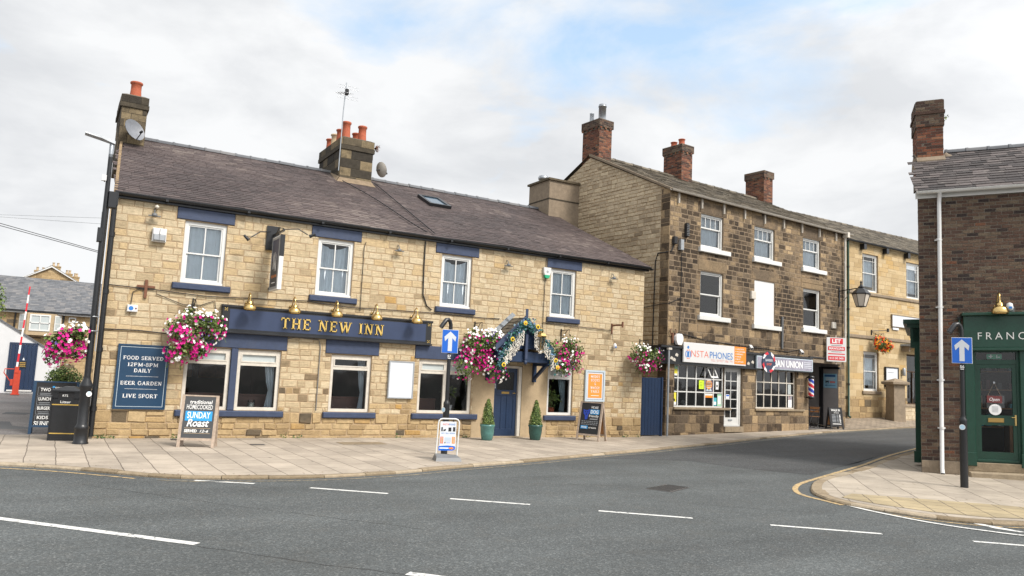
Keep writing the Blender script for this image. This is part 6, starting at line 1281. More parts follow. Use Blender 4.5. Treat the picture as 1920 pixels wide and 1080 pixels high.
for z in (.14, .74): q = MB(); q.box(-.272, .272, -.272, .272, z, z + .022, 'gold_line'); q.build('gold_band', LB)
q = MB(); q.text('Litter', 0, .785, .05, -.274, 'chalk', bold=.015, width=.2); q.build('lettering', LB)

def aboard(label, loc, rz, w, h, fm, face, draw, side=None, tilt=.16, name='sandwich_board'):
    t = thing(name, label, 'pavement sign', loc, rz); T1 = tilt * h
    P = lambda x, y, z: (x, y + (z / h - 1) * T1, z)       # front leaf leans back to the top
    Q = lambda x, y, z: (x, -y - (z / h - 1) * T1, z)
    for nm, F, sgn in (('front_frame', P, 1), ('back_frame', Q, 0)):
        q = MB(F); s = .06
        q.box(-w / 2, -w / 2 + s, -.02, .02, 0, h, fm); q.box(w / 2 - s, w / 2, -.02, .02, 0, h, fm); q.box(-w / 2 + s, w / 2 - s, -.018, .018, .13 * h, .13 * h + .05, fm); q.box(-w / 2 + s, w / 2 - s, -.018, .018, h - .03, h, fm); q.build(nm, t)
    q = MB(P); q.box(-w / 2 + .06, w / 2 - .06, -.012, .01, .13 * h + .05, h - .03, face); draw(q, -.016); q.build('panel', t)
    q = MB(Q); q.box(-w / 2 + .06, w / 2 - .06, -.01, .01, .13 * h + .05, h - .03, side or face); q.build('back_panel', t)
    return t
def d_sunday(q, y):
    q.box(-.27, .27, y - .001, y + .003, .545, .745, 'sky_panel')
    q.text('traditional', .02, .90, .075, y, 'chalk', width=.45, bold=.012, slant=.1); q.text('HOMECOOKED', 0, .785, .095, y, 'chalk', width=.52, bold=.004); q.text('SUNDAY', .0, .6, .13, y - .003, 'chalk', width=.46, bold=.01); q.text('Roast', .0, .43, .15, y - .004, 'chalk', width=.44, slant=.25, bold=.02); q.text('SERVED', -.13, .31, .055, y, 'chalk', width=.25, bold=.03); q.text('12-6', .14, .31, .055, y, 'chalk', width=.17, slant=.3, bold=.01)
    for z in (.39, .285): q.box(-.26, .26, y - .001, y + .002, z, z + .006, 'buff_clay')
aboard('grey wooden sandwich board with blue band reading SUNDAY Roast', (-8.72, -1.95, 0), R_(-20), .74, 1.08, 'wood_grey', 'charcoal_board', d_sunday)
def d_dog(q, y):
    q.text('WE ARE', .12, .93, .07, y, 'chalk', width=.24, bold=.01); q.box(-.02, .29, y - .001, y + .002, .765, .905, 'sky_panel'); q.text('DOG', .13, .79, .095, y - .003, 'chalk', width=.26, bold=.03); q.text('friendly', .12, .685, .07, y, 'chalk', width=.33, bold=.01); q.text('RESIDENTS', .12, .60, .05, y, 'chalk', width=.28) if False else q.box(0, .26, y - .001, y + .002, .61, .645, 'steel_grey')
    for k, z in enumerate((.55, .505, .46)):
        x = -.27
        while x < .26: l = random.uniform(.03, .09); q.box(x, min(x + l, .28), y, y + .003, z, z + .018, 'steel_grey'); x += l + .02
    q.box(-.28, -.04, y - .001, y + .002, .34, .43, 'sky_panel'); q.text('FREE', -.16, .36, .05, y - .003, 'chalk', width=.18, bold=.02); q.text('treats', .12, .36, .05, y, 'chalk', width=.26, bold=.01)
    # small painted dog's head in blue chalk
    q.prism([(-.24, .78), (-.26, .9), (-.2, .88), (-.1, .88), (-.04, .92), (-.04, .8), (-.08, .74), (-.09, .62), (-.17, .6), (-.19, .72)], y, y + .002, 'pole_blue'); q.disc((-.18, y - .001, .83), .018, (0, -1, 0), 'black_matt', 8); q.disc((-.1, y - .001, .83), .018, (0, -1, 0), 'black_matt', 8); q.disc((-.14, y - .001, .76), .022, (0, -1, 0), 'black_matt', 8)
aboard('tilted wooden sandwich board reading WE ARE DOG friendly under the orange sign', (2.30, -1.05, 0), R_(-68), .78, 1.12, 'wood_grey', 'black_matt', d_dog, side='wood_warm', tilt=.2)
def d_menu(q, y):
    z = 1.0
    for tx, w in (('TWO', .2), ('LUNCH', .24), ('BURGER', .25), ('KIDS', .22)):
        frame(q, -.36, -.06, z - .13, z + .06, .004, y, y + .003, 'steel_grey'); q.text(tx, -.21, z - .03, .07, y, 'chalk', width=w, bold=.02)
        for k in (1, 2): q.box(-.33 + .01 * k, -.1, y, y + .003, z - .05 - .035 * k, z - .04 - .035 * k, 'steel_grey')
        z -= .21
    q.text('SUNDAY', -.12, .19, .1, y, 'chalk', width=.5, bold=.02)
    for k in range(6): q.box(.0, .36, y, y + .003, .95 - k * .1, .975 - k * .1, 'steel_grey')
    q.text('opening', .12, 1.04, .05, y, 'chalk', width=.3, slant=.2); q.box(-.08, -.03, y, y + .003, 1.05, 1.09, 'sky_panel')
aboard('large blue edged chalk menu board half hidden behind the litter bin', (-11.36, 1.35, gz(-11.4, 1.35) - .02), R_(-4), .92, 1.2, 'sign_blue', 'black_matt', d_menu, tilt=.12)
def d_walk(q, y):
    q.text('WALK IN', 0, .72, .09, y, 'chalk', width=.42, bold=.02); q.text('Tuesday', .02, .64, .04, y, 'chalk', width=.3, slant=.3) if False else q.text('barber', .04, .64, .045, y, 'chalk', width=.26, slant=.3)
    for k in range(6): q.box(-.2, -.02, y, y + .003, .56 - k * .055, .58 - k * .055, 'steel_grey'); q.box(.02, .1, y, y + .003, .56 - k * .055, .58 - k * .055, 'steel_grey'); q.box(.14, .2, y, y + .003, .555 - k * .055, .585 - k * .055, 'chalk')
    q.box(-.2, .2, y, y + .003, .2, .225, 'chalk')
aboard('small black sandwich board reading WALK IN at the passage mouth', W2(9.75, -.22, .21), A2 + R_(-22), .62, .88, 'black_matt', 'black_matt', d_walk, side='wood_warm', tilt=.2)
# swing sign
t = thing('swing_sign', 'white framed swinging pavement sign on a grey base by the kerb', 'pavement sign', (-4.37, -5.05, 0), R_(-14))
q = MB(); q.add([(-.27, -.2, 0), (.27, -.2, 0), (.27, .2, 0), (-.27, .2, 0), (-.25, -.16, .07), (.25, -.16, .07), (.25, .16, .07), (-.25, .16, .07), (-.24, -.02, .14), (.2, -.02, .11), (.2, .06, .11), (-.24, .06, .14)], [(0, 1, 5, 4), (1, 2, 6, 5), (2, 3, 7, 6), (3, 0, 4, 7), (4, 5, 9, 8), (5, 6, 10, 9), (6, 7, 11, 10), (7, 4, 8, 11), (8, 9, 10, 11)], 'grey_plastic'); q.build('base', t)
q = MB(); q.tube([(-.235, 0, .06), (-.215, 0, .74), (-.205, 0, .80), (-.17, 0, .835), (-.12, 0, .845), (.14, 0, .845), (.19, 0, .83), (.22, 0, .79), (.225, 0, .74), (.205, 0, .1)], .016, 'white_paint', 8); q.build('frame', t)
q = MB(); q.box(-.175, .165, -.008, .008, .24, .79, 'noticeboard'); y = -.011
q.add([(-.19, y - .002, .20), (.1, y - .002, .20), (.15, y - .002, .225), (.16, y - .002, .26), (.15, y - .002, .29), (.0, y - .002, .305), (-.19, y - .002, .29)], [(0, 1, 2, 3, 4, 5, 6)], 'road_blue')
q.text('SHOP THIS WAY', -.06, .237, .025, y - .004, 'white_plate', width=.2, bold=.03) if False else q.box(-.17, .02, y - .005, y - .003, .24, .262, 'white_plate')
q.add([(.03, y - .005, .235), (.08, y - .005, .235), (.08, y - .005, .222), (.13, y - .005, .25), (.08, y - .005, .278), (.08, y - .005, .265), (.03, y - .005, .265)], [(0, 1, 2, 3, 4, 5, 6)], 'orange')
q.text('INSTA', -.055, .715, .035, y, 'insta_red', width=.13); q.text('PHONES', .075, .715, .035, y, 'insta_blue', width=.13)
for x, w_, h_, a in ((-.135, .03, .085, 0), (-.08, .05, .05, .4), (.03, .06, .08, 0), (.12, .05, .09, 0)): q.add([(x - w_ / 2, y, .59), (x + w_ / 2, y, .59 + a * .04), (x + w_ / 2, y, .59 + h_), (x - w_ / 2, y, .59 + h_ - a * .04)], [(0, 1, 2, 3)], 'black_matt')
q.text('BUY  SELL  REPAIR', 0, .54, .025, y, 'insta_blue', width=.28)
for x, c in ((-.13, 'insta_red'), (.115, 'orange')): frame(q, x - .03, x + .03, .345, .48, .012, y - .001, y + .004, c); q.box(x - .016, x + .016, y, y + .004, .36, .46, 'buff_clay')
for k in range(4): q.box(-.07, .06, y, y + .003, .455 - k * .022, .463 - k * .022, 'pale_blue')
q.disc((-.06, y, .36), .014, (0, -1, 0), 'black_matt', 8); q.box(-.03, .05, y, y + .003, .355, .363, 'road_blue'); q.build('panel', t)
q = MB()
for x in (-.11, .1): q.tube([(x - .015, 0, .85), (x + .01, 0, .78)], .011, 'black_matt', 6)
q.build('hook', t)
def one_way(label, loc, rz, num):
    t = thing('one_way_sign', label, 'road sign', loc, rz); hb = 1.1 if num == '57' else 1.3
    q = MB(); q.lathe((0, 0, 0), [(.072, 0), (.070, hb - .02), (.072, hb), (.068, hb + .04), (.047, hb + .07), (.047, hb + .1)], 'black_paint', 16); q.build('base', t)
    q = MB(); q.tube([(0, 0, hb + .08), (0, 0, 2.45), (0, 0, 2.8)], .043, 'black_paint', 12); q.build('pole', t)
    q = MB(); zt = 2.78 if num == '57' else 3.05
    q.tube([(.0, 0, 2.7), (.0, 0, zt + .06), (-.02, -.01, zt + .14), (-.06, -.03, zt + .185), (-.11, -.06, zt + .17), (-.17, -.10, zt + .08), (-.22, -.13, zt + .0)], [.043, .043, .045, .047, .05, .05, .05], 'black_paint', 12); q.disc((-.222, -.131, zt - .003), .04, (-.5, -.3, -.8), 'grey_plastic', 10); q.build('lamp_arm', t)
    z0 = 2.22 if num == '57' else 2.44; q = MB(); w, h = .36, .52
    q.bev(-w / 2, w / 2, -.085, -.07, z0, z0 + h, 'upvc', .004); q.box(-w / 2 + .008, w / 2 - .008, -.088, -.084, z0 + .008, z0 + h - .008, 'road_blue')
    cz = z0 + h / 2; q.add([(x, -.091, cz + z) for x, z in ((0, .22), (-.13, .10), (-.115, .0), (-.045, .075), (-.045, -.215), (.045, -.215), (.045, .075), (.115, .0), (.13, .10))], [(0, 1, 2, 3, 6, 7, 8), (3, 4, 5, 6)], 'steel_light' if False else 'noticeboard'); q.box(-.09, .09, -.08, -.04, z0 + .1, z0 + .14, 'zinc'); q.build('sign_plate', t)
    q = MB(); q.box(-.045, .045, -.055, -.045, z0 - .13, z0 - .03, 'black_matt'); q.text(num, 0, z0 - .09, .055, -.057, 'white_plate', bold=.03); q.box(-.03, .03, -.058, -.055, z0 - .12, z0 - .105, 'white_plate'); q.build('number_plate', t)
    q = MB(); q.disc((-.02 if num == '56' else -.065, -.076 if num == '56' else -.05, hb - .12), .055, (-.2 if num == '56' else -1, -1, 0), 'white_plate', 14); q.disc((-.02 if num == '56' else -.067, -.078 if num == '56' else -.052, hb - .12), .045, (-.2 if num == '56' else -1, -1, 0), 'sticker', 14); q.build('sticker', t)
one_way('black post with blue one way arrow sign numbered 57 in front of the pub', (-3.97, -4.09, 0), R_(-24), '57')
one_way('black post with blue one way arrow sign numbered 56 by the green shop', (4.18, -10.81, 0), R_(-58), '56')
# topiary
def topiary(label, loc, glaze, seed):
    random.seed(seed); t = thing('potted_topiary', label, 'potted shrub', loc, 0, 'clipped cones either side of the pub door')
    q = MB(); q.lathe((0, 0, 0), [(.13, 0), (.15, .02), (.185, .2), (.195, .36), (.21, .38), (.21, .42), (.19, .43), (.17, .40)], glaze, 20); q.disc((0, 0, .39), .18, (0, 0, 1), 'soil'); q.build('pot', t)
    q = MB(); q.tube([(0, 0, .38), (0, 0, .9)], .015, 'bark', 6); q.build('stem', t)
    def s():
        h = random.random() ** 1.3; a = random.uniform(0, 6.283); r = (.17 * (1 - h) ** .65 + .015) * random.uniform(.8, 1.08) * (1 + .1 * math.sin(5 * a + 9 * h)); return (r * math.cos(a), r * math.sin(a), .44 + h * .68), (math.cos(a), math.sin(a), .3)
    q = MB(); leaves(q, 1500, s, .032, 'leaf', tint=(.25, 1)); q.lathe((0, 0, .44), [(.13, 0), (.12, .2), (.08, .45), (.0, .6)], 'leaf', 10, tint=.1); q.build('foliage', t)
topiary('clipped conical shrub in a turquoise pot left of the pub door', (-1.08, -.82, 0), 'teal_glaze', 5); topiary('clipped conical shrub in a dark green pot right of the pub door', (.50, -.80, 0), 'teal_glaze_dark', 6)
# gate between the houses
t = thing('gate', 'tall navy boarded gate closing the gap beside the pub', 'gate', (5.08, .32, 0)); q = MB()
for k in range(8): q.bev(k * .135 + .002, k * .135 + .132, -.02, .02, .03, 1.93 + random.uniform(-.006, .006), 'door_navy', .006)
q.build('boards', t); q = MB(); q.box(-.02, 0, -.05, .05, 0, 1.96, 'door_navy'); q.box(1.085, 1.15, -.05, .05, 0, 1.96, 'door_navy'); q.build('frame', t)
q = MB(); P = lambda a, b_, h: (6.24 + a, .34 - h, b_); laystones(q, (0, .30, 0, 8), [], P, 'stone_soot', (.2, .3), (.3, .3), gap=.014, tint=lambda x, z: random.gauss(.5, .15)); 
q = MB(); q.tube([(0, 0, 0), (0, 0, 2.95)], .035, 'steel_grey', 10); q.box(-.05, .1, -.05, .05, 2.9, 2.97, 'old_white'); t = q.build('metal_pole', loc=(6.43, .25, 0)); tag(t, 'thin grey galvanised pole between the navy gate and the phone shop', 'pole')

# ------------------------------------------------------------------ things on the shop house
def on2(name, label, cat, u, z, d=-.01, group=None): return thing(name, label, cat, W2(u, d, z), A2, group)
t = on2('shop_sign', 'white shop sign with red and blue INSTAPHONES lettering and orange panel', 'sign', .64, 2.52, -.12)
q = MB(); q.bev(0, 3.39, -.06, 0, 0, .69, 'upvc', .01); q.box(2.72, 3.38, -.066, -.06, .06, .688, 'orange')
q.text('NSTA', .38, .2, .235, -.064, 'insta_red', align='L', width=.92, bold=-.012); q.text('PHONES', 1.36, .2, .235, -.065, 'insta_blue', align='L', width=1.26, bold=.0)
q.disc((.225, -.064, .52), .052, (0, -1, 0), 'insta_blue', 14); q.box(.175, .275, -.066, -.06, .18, .38, 'insta_blue')
for sgn in (-1, 1):
    for a0 in range(-50, 50, 10):
        p = [(.225 + sgn * r_ * math.cos(R_(a)), -.065, .28 + 1.15 * r_ * math.sin(R_(a))) for r_, a in ((.11, a0), (.14, a0), (.14, a0 + 10), (.11, a0 + 10))]; q.add(p, [(0, 1, 2, 3)], 'road_blue')
for x, z in ((.165, .40), (.25, .41), (.165, .12), (.25, .12)): q.box(x, x + .05, -.066, -.06, z, z + .03, 'insta_red')
q.text('TEL: 01937 586 791', 1.42, .085, .085, -.064, 'insta_red', align='L', width=1.22, bold=-.02)
for k, w_ in enumerate((.42, .48, .36, .26, .22, .38)): z = .585 - k * .093; q.disc((2.79, -.069, z + .02), .018, (0, -1, 0), 'white_plate', 8); q.text(('UNLOCKING', 'ACCESSORIES', 'REPAIRS', 'SALES', 'BUY', 'LAPTOPS')[k], 2.84, z, .042, -.069, 'white_plate', align='L', width=w_, bold=.02)
q.build('panel', t)
t = on2('shop_sign', 'grey barber shop sign reading BAN UNION with a striped round badge', 'sign', 4.68, 2.47, -.12)
q = MB(); q.bev(0, 3.6, -.06, 0, 0, .48, 'pale_frame', .01); q.box(.04, 3.54, -.064, -.06, .03, .45, 'urban_grey'); q.text('BAN UNION', 1.05, .12, .25, -.067, 'white_plate', align='L', width=1.85, bold=.03)
for z in (.13, .2, .27, .34): q.box(2.98, 3.5, -.067, -.063, z, z + .025, 'noticeboard')
q.build('panel', t)
q = MB()
for k in range(12):
    a0 = k * 30; c = ('red', 'white_plate', 'navy')[k % 3]; q.add([(.68 + r_ * math.cos(R_(a)), -.10, .26 + r_ * math.sin(R_(a))) for r_, a in ((.29, a0), (.41, a0 + 14), (.41, a0 + 44), (.29, a0 + 30))], [(0, 1, 2, 3)], c)
q.disc((.68, -.103, .26), .30, (0, -1, 0), 'navy', 20); q.lathe((.68, -.06, .26), [(.41, 0), (.41, -.035)], 'navy', 24, axis=(0, 1, 0)); q.text('BARBER', .68, .29, .09, -.107, 'noticeboard', width=.44, bold=.01); q.text('SHOP', .68, .14, .09, -.107, 'insta_red', width=.3, bold=.01); q.build('badge', t)
t = on2('barber_pole', 'red white and blue striped barber pole on the pier beside the passage', 'barber pole', 8.12, 1.4, -.2)
q = MB(); n = 24; r_ = .105; rows = 26; H = .70
for j in range(rows):
    for k in range(n):
        a0, a1 = 2 * math.pi * k / n, 2 * math.pi * (k + 1) / n; z0, z1 = .1 + H * j / rows, .1 + H * (j + 1) / rows; c = ('pole_blue', 'pole_blue', 'white_plate', 'red', 'red', 'white_plate')[int((k / n * 6 + j / rows * 11)) % 6]
        q.add([(r_ * math.cos(a0), r_ * math.sin(a0), z0), (r_ * math.cos(a1), r_ * math.sin(a1), z0), (r_ * math.cos(a1), r_ * math.sin(a1), z1), (r_ * math.cos(a0), r_ * math.sin(a0), z1)], [(0, 1, 2, 3)], c, smooth=True)
q.build('striped_cylinder', t)
for z in (0, .8): q = MB(); q.lathe((0, 0, z), [(.0, -.02), (.12, .0), (.125, .1), (.0, .13)], 'black_paint', 16); q.box(-.03, .03, 0, .19, z + .02, z + .08, 'black_paint'); q.build('cap', t)
t = thing('letting_board', 'red and white letting board reading LET above the passage', 'sign', W2(9.66, -.34, 2.95), A2 + R_(-30))
q = MB(); w = .42; q.bev(-w, w, -.03, 0, 0, .99, 'upvc', .004); q.box(-.27, .28, -.035, -.03, .73, .96, 'red'); q.text('LET', 0, .77, .15, -.038, 'white_plate', width=.38, bold=.04)
for z in (.66, .40): q.box(-.22, .22, -.034, -.03, z, z + .015, 'black_matt')
q.box(-.36, .36, -.035, -.03, .46, .62, 'red'); slab(q, 'MAWSONS', 0, .49, .10, -.038, 'white_plate', width=.64, bold=1.1) if False else q.text('MAWSONS', 0, .495, .095, -.038, 'white_plate', width=.62, bold=.02)
q.box(-.36, .36, -.035, -.03, .30, .34, 'red'); q.box(-.36, .36, -.035, -.03, .06, .23, 'red'); q.text('0113 243 3400', 0, .105, .08, -.038, 'white_plate', width=.6, bold=.02); q.build('panel', t)
q = MB(); q.box(-.03, .03, 0, .05, -.1, 1.1, 'wood_grey'); q.obox((0, .03, .9), (.1, .4, .9), .04, .04, 'wood_grey'); q.build('post', t)
# corner lantern
t = on2('bracket_lantern', 'black traditional lantern on a wall bracket at the end of the shop house', 'lantern', 10.42, 5.15, -.0)
q = MB(); q.box(-.03, .03, -.05, 0, .15, .95, 'black_paint'); q.obox((0, 0, .82), (0, -1.0, .9), .035, .04, 'black_paint'); q.tube([(0, -.02, .3), (0, -.25, .42), (0, -.45, .65), (0, -.5, .84)], .014, 'grey_plastic', 6); q.build('bracket', t)
q = MB(); c = (0, -1.0, 0); q.lathe((0, -1.0, .62), [(.36, 0), (.37, .04), (.22, .2), (.1, .28), (.12, .32), (.05, .38), (.03, .46), (.05, .5), (.0, .6)], 'black_paint', 6, smooth=False); q.lathe((0, -1.0, .1), [(.0, -.03), (.19, -.0), (.2, .03)], 'black_paint', 6, smooth=False)
for k in range(6): th = 2 * math.pi * k / 6; v = Vector((math.cos(th), math.sin(th), 0)); q.tube([(.19 * v.x, -1 + .19 * v.y, .12), (.345 * v.x, -1 + .345 * v.y, .63)], .012, 'black_paint', 5)
q.build('lantern_frame', t); q = MB(); q.lathe((0, -1.0, .13), [(.18, 0), (.33, .49)], 'lamp_glass', 6, smooth=False); q.build('panes', t)
def small2(name, label, cat, u, z, w, h, d, m, extra=None):
    q = MB(); q.bev(-w / 2, w / 2, -d, 0, 0, h, m, min(.012, d * .3))
    if extra: extra(q)
    o = q.build(name, loc=W2(u, -.015, z)); o.rotation_euler = (0, 0, A2); tag(o, label, cat)
small2('junction_box', 'long black ribbed cable box high on the shop house near its corner', 'cable box', .82, 6.95, .13, .48, .1, 'black_matt', lambda q: [q.box(-.07, .07, -.115, -.1, k * .06 + .03, k * .06 + .05, 'grey_plastic') for k in range(7)])
small2('junction_box', 'short black cable box at the shop house corner, left of the grey one', 'cable box', .2, 6.6, .16, .26, .12, 'black_matt'); small2('junction_box', 'grey metal cable box right of the short black one', 'cable box', .52, 6.42, .16, .38, .13, 'steel_grey')
small2('alarm_box', 'cream alarm box left of the white blocked window', 'alarm', 4.55, 5.08, .26, .3, .1, 'old_white'); small2('vent_box', 'small cream box on the wall above the letting board', 'vent', 9.95, 4.35, .28, .26, .08, 'old_white')
small2('meter_pipe', 'short dark pipe stub below the white blocked window', 'pipe', 6.42, 3.3, .07, 1.25, .07, 'grey_plastic')
t = on2('bulkhead_lamp', 'white oval bulkhead lamp at the left end of the phone shop sign', 'wall lamp', .45, 3.1); q = MB(); q.prism([(-.09, 0), (.09, 0), (.17, .15), (.17, .28), (.1, .38), (-.1, .38), (-.17, .28), (-.17, .15)], -.16, -.04, 'white_plate'); q.build('diffuser', t); q = MB(); q.prism([(-.1, -.02), (.1, -.02), (.19, .15), (.19, .29), (.1, .4), (-.1, .4), (-.19, .29), (-.19, .15)], -.04, 0, 'black_matt'); q.build('back_plate', t)
for u, l in ((4.42, 'white security camera above the gap between the two shop signs'), (7.62, 'white security camera above the right end of the barber sign')):
    t = on2('security_camera', l, 'camera', u, 3.14); q = MB(); q.obox((0, 0, .08), (0, -.12, .12), .04, .04, 'upvc'); q.obox((.05, -.02, .16), (-.08, -.2, .04), .1, .09, 'upvc'); q.build('body', t); q = MB(); q.disc((-.084, -.206, .036), .035, (-.5, -.75, -.4), 'black_matt', 10); q.build('lens', t)
q = MB()
for s in (-1, 1): q.tube([(s * .02, -.04, -.15), (s * .03, -.05, .0), (s * .12, -.06, .05), (s * .15, -.06, .17), (s * .1, -.06, .24)], .016, 'rust', 6)
q.box(-.03, .03, -.06, 0, -.25, .1, 'rust'); o = q.build('wall_tie', loc=W2(.22, -.01, 3.4)); o.rotation_euler = (0, 0, A2); tag(o, 'curly rusty iron wall tie above the left end of the phone shop', 'wall tie')
def cable2(pts, label, r=.012): q = MB(); q.tube([W2(u_, d_, z_) for u_, d_, z_ in pts], r, 'black_matt', 5); tag(q.build('cable'), label, 'cable', 'black cables on the shop house')
cable2([(.6, -.03, 6.5), (.62, -.03, 5.2), (.58, -.03, 4.4), (.56, -.03, 3.5)], 'black cable dropping from the cable boxes to the bulkhead lamp')
cable2([(.2, -.03, 6.6), (.1, -.03, 6.35), (-.03, .05, 6.3), (-.03, .5, 6.3), (-.03, .62, 6.0), (-.03, .65, 4.0), (-.03, .68, 2.2)], 'thick black cable turning the corner onto the gable', .022)
cable2([(.62, -.03, 4.75), (.0, -.03, 4.5), (-.03, .2, 4.5), (-.03, 1.2, 4.4)], 'black cable crossing the gable corner at first floor level')
cable2([(.5, -.03, 3.52), (2.0, -.03, 3.35), (3.6, -.03, 3.28), (5.4, -.03, 3.24), (6.8, -.03, 3.2), (7.6, -.03, 3.34)], 'black cable sagging above both shop signs')
# papers in the phone shop window
def paper(label, u, z, w, h, m, ex=None, name='poster', d=.088, shape=None):
    q = MB(); q.box(-w / 2, w / 2, 0, .004, 0, h, m)
    if ex: ex(q, w, h)
    o = q.build(name, loc=W2(u, d, z)); o.rotation_euler = (0, 0, A2); tag(o, label, 'poster', None)
paper('bright lime green notice taped inside the phone shop window', 1.90, 1.62, .26, .30, 'lime_paper', lambda q, w, h: [q.box(-w * .35, w * .2, -.002, 0, h * (.2 + .17 * k), h * (.2 + .17 * k) + .01, 'black_matt') for k in range(4)])
def ev(q, w, h):
    q.disc((0, -.003, h * .62), w * .42, (0, -1, 0), 'orange_soft', 20)
    for k in range(5): q.box(-w * .3, w * .3, -.006, -.003, h * .35 + k * .06, h * .35 + k * .06 + .018, 'candle')
    q.prism([(-w * .4, 0.02), (-w * .2, .12), (0, .03), (w * .2, .14), (w * .4, .02)], -.006, -.003, 'drape')
paper('purple poster with a big orange disc in the phone shop window', 2.30, 1.53, .42, .42, 'purple', ev)
paper('yellow and white leaflet at the bottom left of the phone shop window', .5, 1.04, .2, .42, 'yellow_paper', lambda q, w, h: (q.disc((0, -.003, h * .4), .05, (0, -1, 0), 'black_matt', 8), q.box(-w / 2, w / 2, -.002, 0, 0, h * .25, 'white_plate')))
paper('green and yellow leaflet at the top left of the phone shop window', .54, 2.05, .2, .32, 'yellow_paper', lambda q, w, h: (q.box(-w / 2, w / 2, -.002, 0, h * .7, h, 'mint'), q.box(-w * .4, w * .4, -.002, 0, 0, h * .2, 'white_plate')))
paper('orange and pink strip notice under the purple poster', 2.30, 1.32, .4, .14, 'orange', lambda q, w, h: q.box(-w / 2, w / 2, -.002, 0, h * .55, h, 'candle'))
paper('turquoise leaflet low in the phone shop window', 2.64, 1.04, .18, .28, 'teal_paper', lambda q, w, h: q.box(-w * .35, w * .35, -.002, 0, h * .1, h * .5, 'white_plate'))
paper('white leaflet with green border at the bottom right of the phone shop window', 2.88, 1.03, .22, .42, 'mint', lambda q, w, h: q.box(-w * .38, w * .38, -.002, 0, h * .15, h * .85, 'white_plate'))
paper('white paper with scribbles at the upper right of the phone shop window', 2.75, 1.62, .15, .28, 'white_plate', lambda q, w, h: q.box(-w * .3, w * .2, -.002, 0, h * .3, h * .6, 'black_matt'))
paper('small blue and white sticker in the phone shop door', 3.36, 1.30, .2, .16, 'white_plate', lambda q, w, h: q.box(-w * .4, w * .4, -.002, 0, h * .55, h * .9, 'road_blue'), d=.10)
paper('white and pink leaflet low at the right of the barber window', 7.2, 1.03, .24, .5, 'white_plate', lambda q, w, h: (q.box(-w * .4, -.02, -.002, 0, h * .6, h * .9, 'maroon'), q.box(.02, w * .4, -.002, 0, h * .6, h * .9, 'purple')), d=.128)
paper('pale green leaflet at the middle right of the barber window', 7.16, 1.55, .2, .38, 'frost', None, d=.128)
# passage sign and bistro set
q = MB(); q.box(0, .6, -.012, 0, 0, .6, 'passage_sign'); q.text('GOODALLS', .3, .47, .08, -.015, 'sign_dark_blue', width=.48, bold=.03) if False else q.box(.05, .55, -.015, -.011, .47, .55, 'sign_dark_blue')
for z, w_, c in ((.40, .4, 'noticeboard'), (.33, .36, 'noticeboard')): q.box(.12, .12 + w_, -.015, -.012, z, z + .03, c)
q.prism([(.06, .3), (.1, .27), (.1, .19), (.14, .19), (.14, .25), (.2, .25), (.2, .19), (.23, .19), (.24, .27), (.26, .3)], -.015, -.012, 'black_matt'); q.box(.3, .54, -.015, -.012, .22, .28, 'insta_red'); q.box(.12, .55, -.015, -.012, .1, .12, 'sign_dark_blue'); q.prism([(.06, .11), (.14, .15), (.14, .07)], -.015, -.012, 'sign_dark_blue')
o = q.build('passage_sign', loc=W2(10.352, .66, 1.87)); o.rotation_euler = (0, 0, A2 - math.pi / 2); tag(o, 'pale blue direction sign with arrow on the passage side wall', 'sign')
t = thing('bistro_table', 'folding black metal table in the passage mouth', 'table', W2(8.75, .35, .22), A2)
q = MB(); q.lathe((0, 0, .70), [(.0, 0), (.29, 0), (.3, .02), (.0, .025)], 'black_paint', 18); q.build('table_top', t)
for s in (-1, 1): q = MB(); q.tube([(s * .22, -.15, 0), (-s * .2, -.12, .7)], .012, 'black_paint', 6); q.tube([(s * .22, .15, 0), (-s * .2, .12, .7)], .012, 'black_paint', 6); q.tube([(s * .22, -.15, .02), (s * .22, .15, .02)], .01, 'black_paint', 5); q.build('leg', t)
t = thing('folding_chair', 'folding chair with brown wooden slats beside the bistro table', 'chair', W2(9.3, .45, .22), A2 + R_(-70))
for s in (-1, 1): q = MB(); q.tube([(s * .2, -.22, 0), (s * .2, .1, .5), (s * .2, .2, .85)], .012, 'black_paint', 6); q.tube([(s * .18, .22, 0), (s * .18, -.2, .45)], .012, 'black_paint', 6); q.build('leg', t)
q = MB(); [q.box(-.2, .2, -.2 + k * .085, -.13 + k * .085, .44, .455, 'wood_warm') for k in range(5)]; q.build('seat', t)
q = MB(); q.box(-.2, .2, .15, .17, .62, .70, 'wood_warm'); q.box(-.2, .2, .18, .2, .74, .84, 'wood_warm'); q.build('backrest', t)

# ------------------------------------------------------------------ things by the far building
t = thing('building_sign', 'long white name board on the far cream building', 'sign', W3(3.6, -.02, 4.47), A3); q = MB(); frame(q, 0, 3.6, 0, .62, .03, -.07, 0, 'stone_drab'); q.box(.03, 3.57, -.05, 0, .03, .59, 'noticeboard'); q.text('WERLED', 1.5, .2, .22, -.053, 'white_paint', width=1.7); q.box(.1, .6, -.04, 0, -.14, -.03, 'noticeboard'); q.build('panel', t)
t = thing('notice_board', 'glazed dark framed notice board on the far cream building', 'notice board', W3(3.0, -.02, 1.5), A3); q = MB(); frame(q, 0, 1.1, 0, .98, .05, -.08, 0, 'black_matt'); q.build('frame', t); q = MB(); q.box(.05, 1.05, -.05, 0, .05, .93, 'noticeboard'); q.box(.2, .7, -.053, -.05, .7, .72, 'grey_plastic'); q.build('panel', t)
t = thing('wall_light', 'small grey cylinder wall light beside the far doorway', 'wall lamp', W3(4.5, -.02, 2.1), A3); q = MB(); q.lathe((0, -.1, 0), [(.07, 0), (.08, .02), (.08, .34), (.05, .38)], 'steel_grey', 10); q.box(-.03, .03, -.1, 0, .15, .22, 'steel_grey'); q.build('body', t)
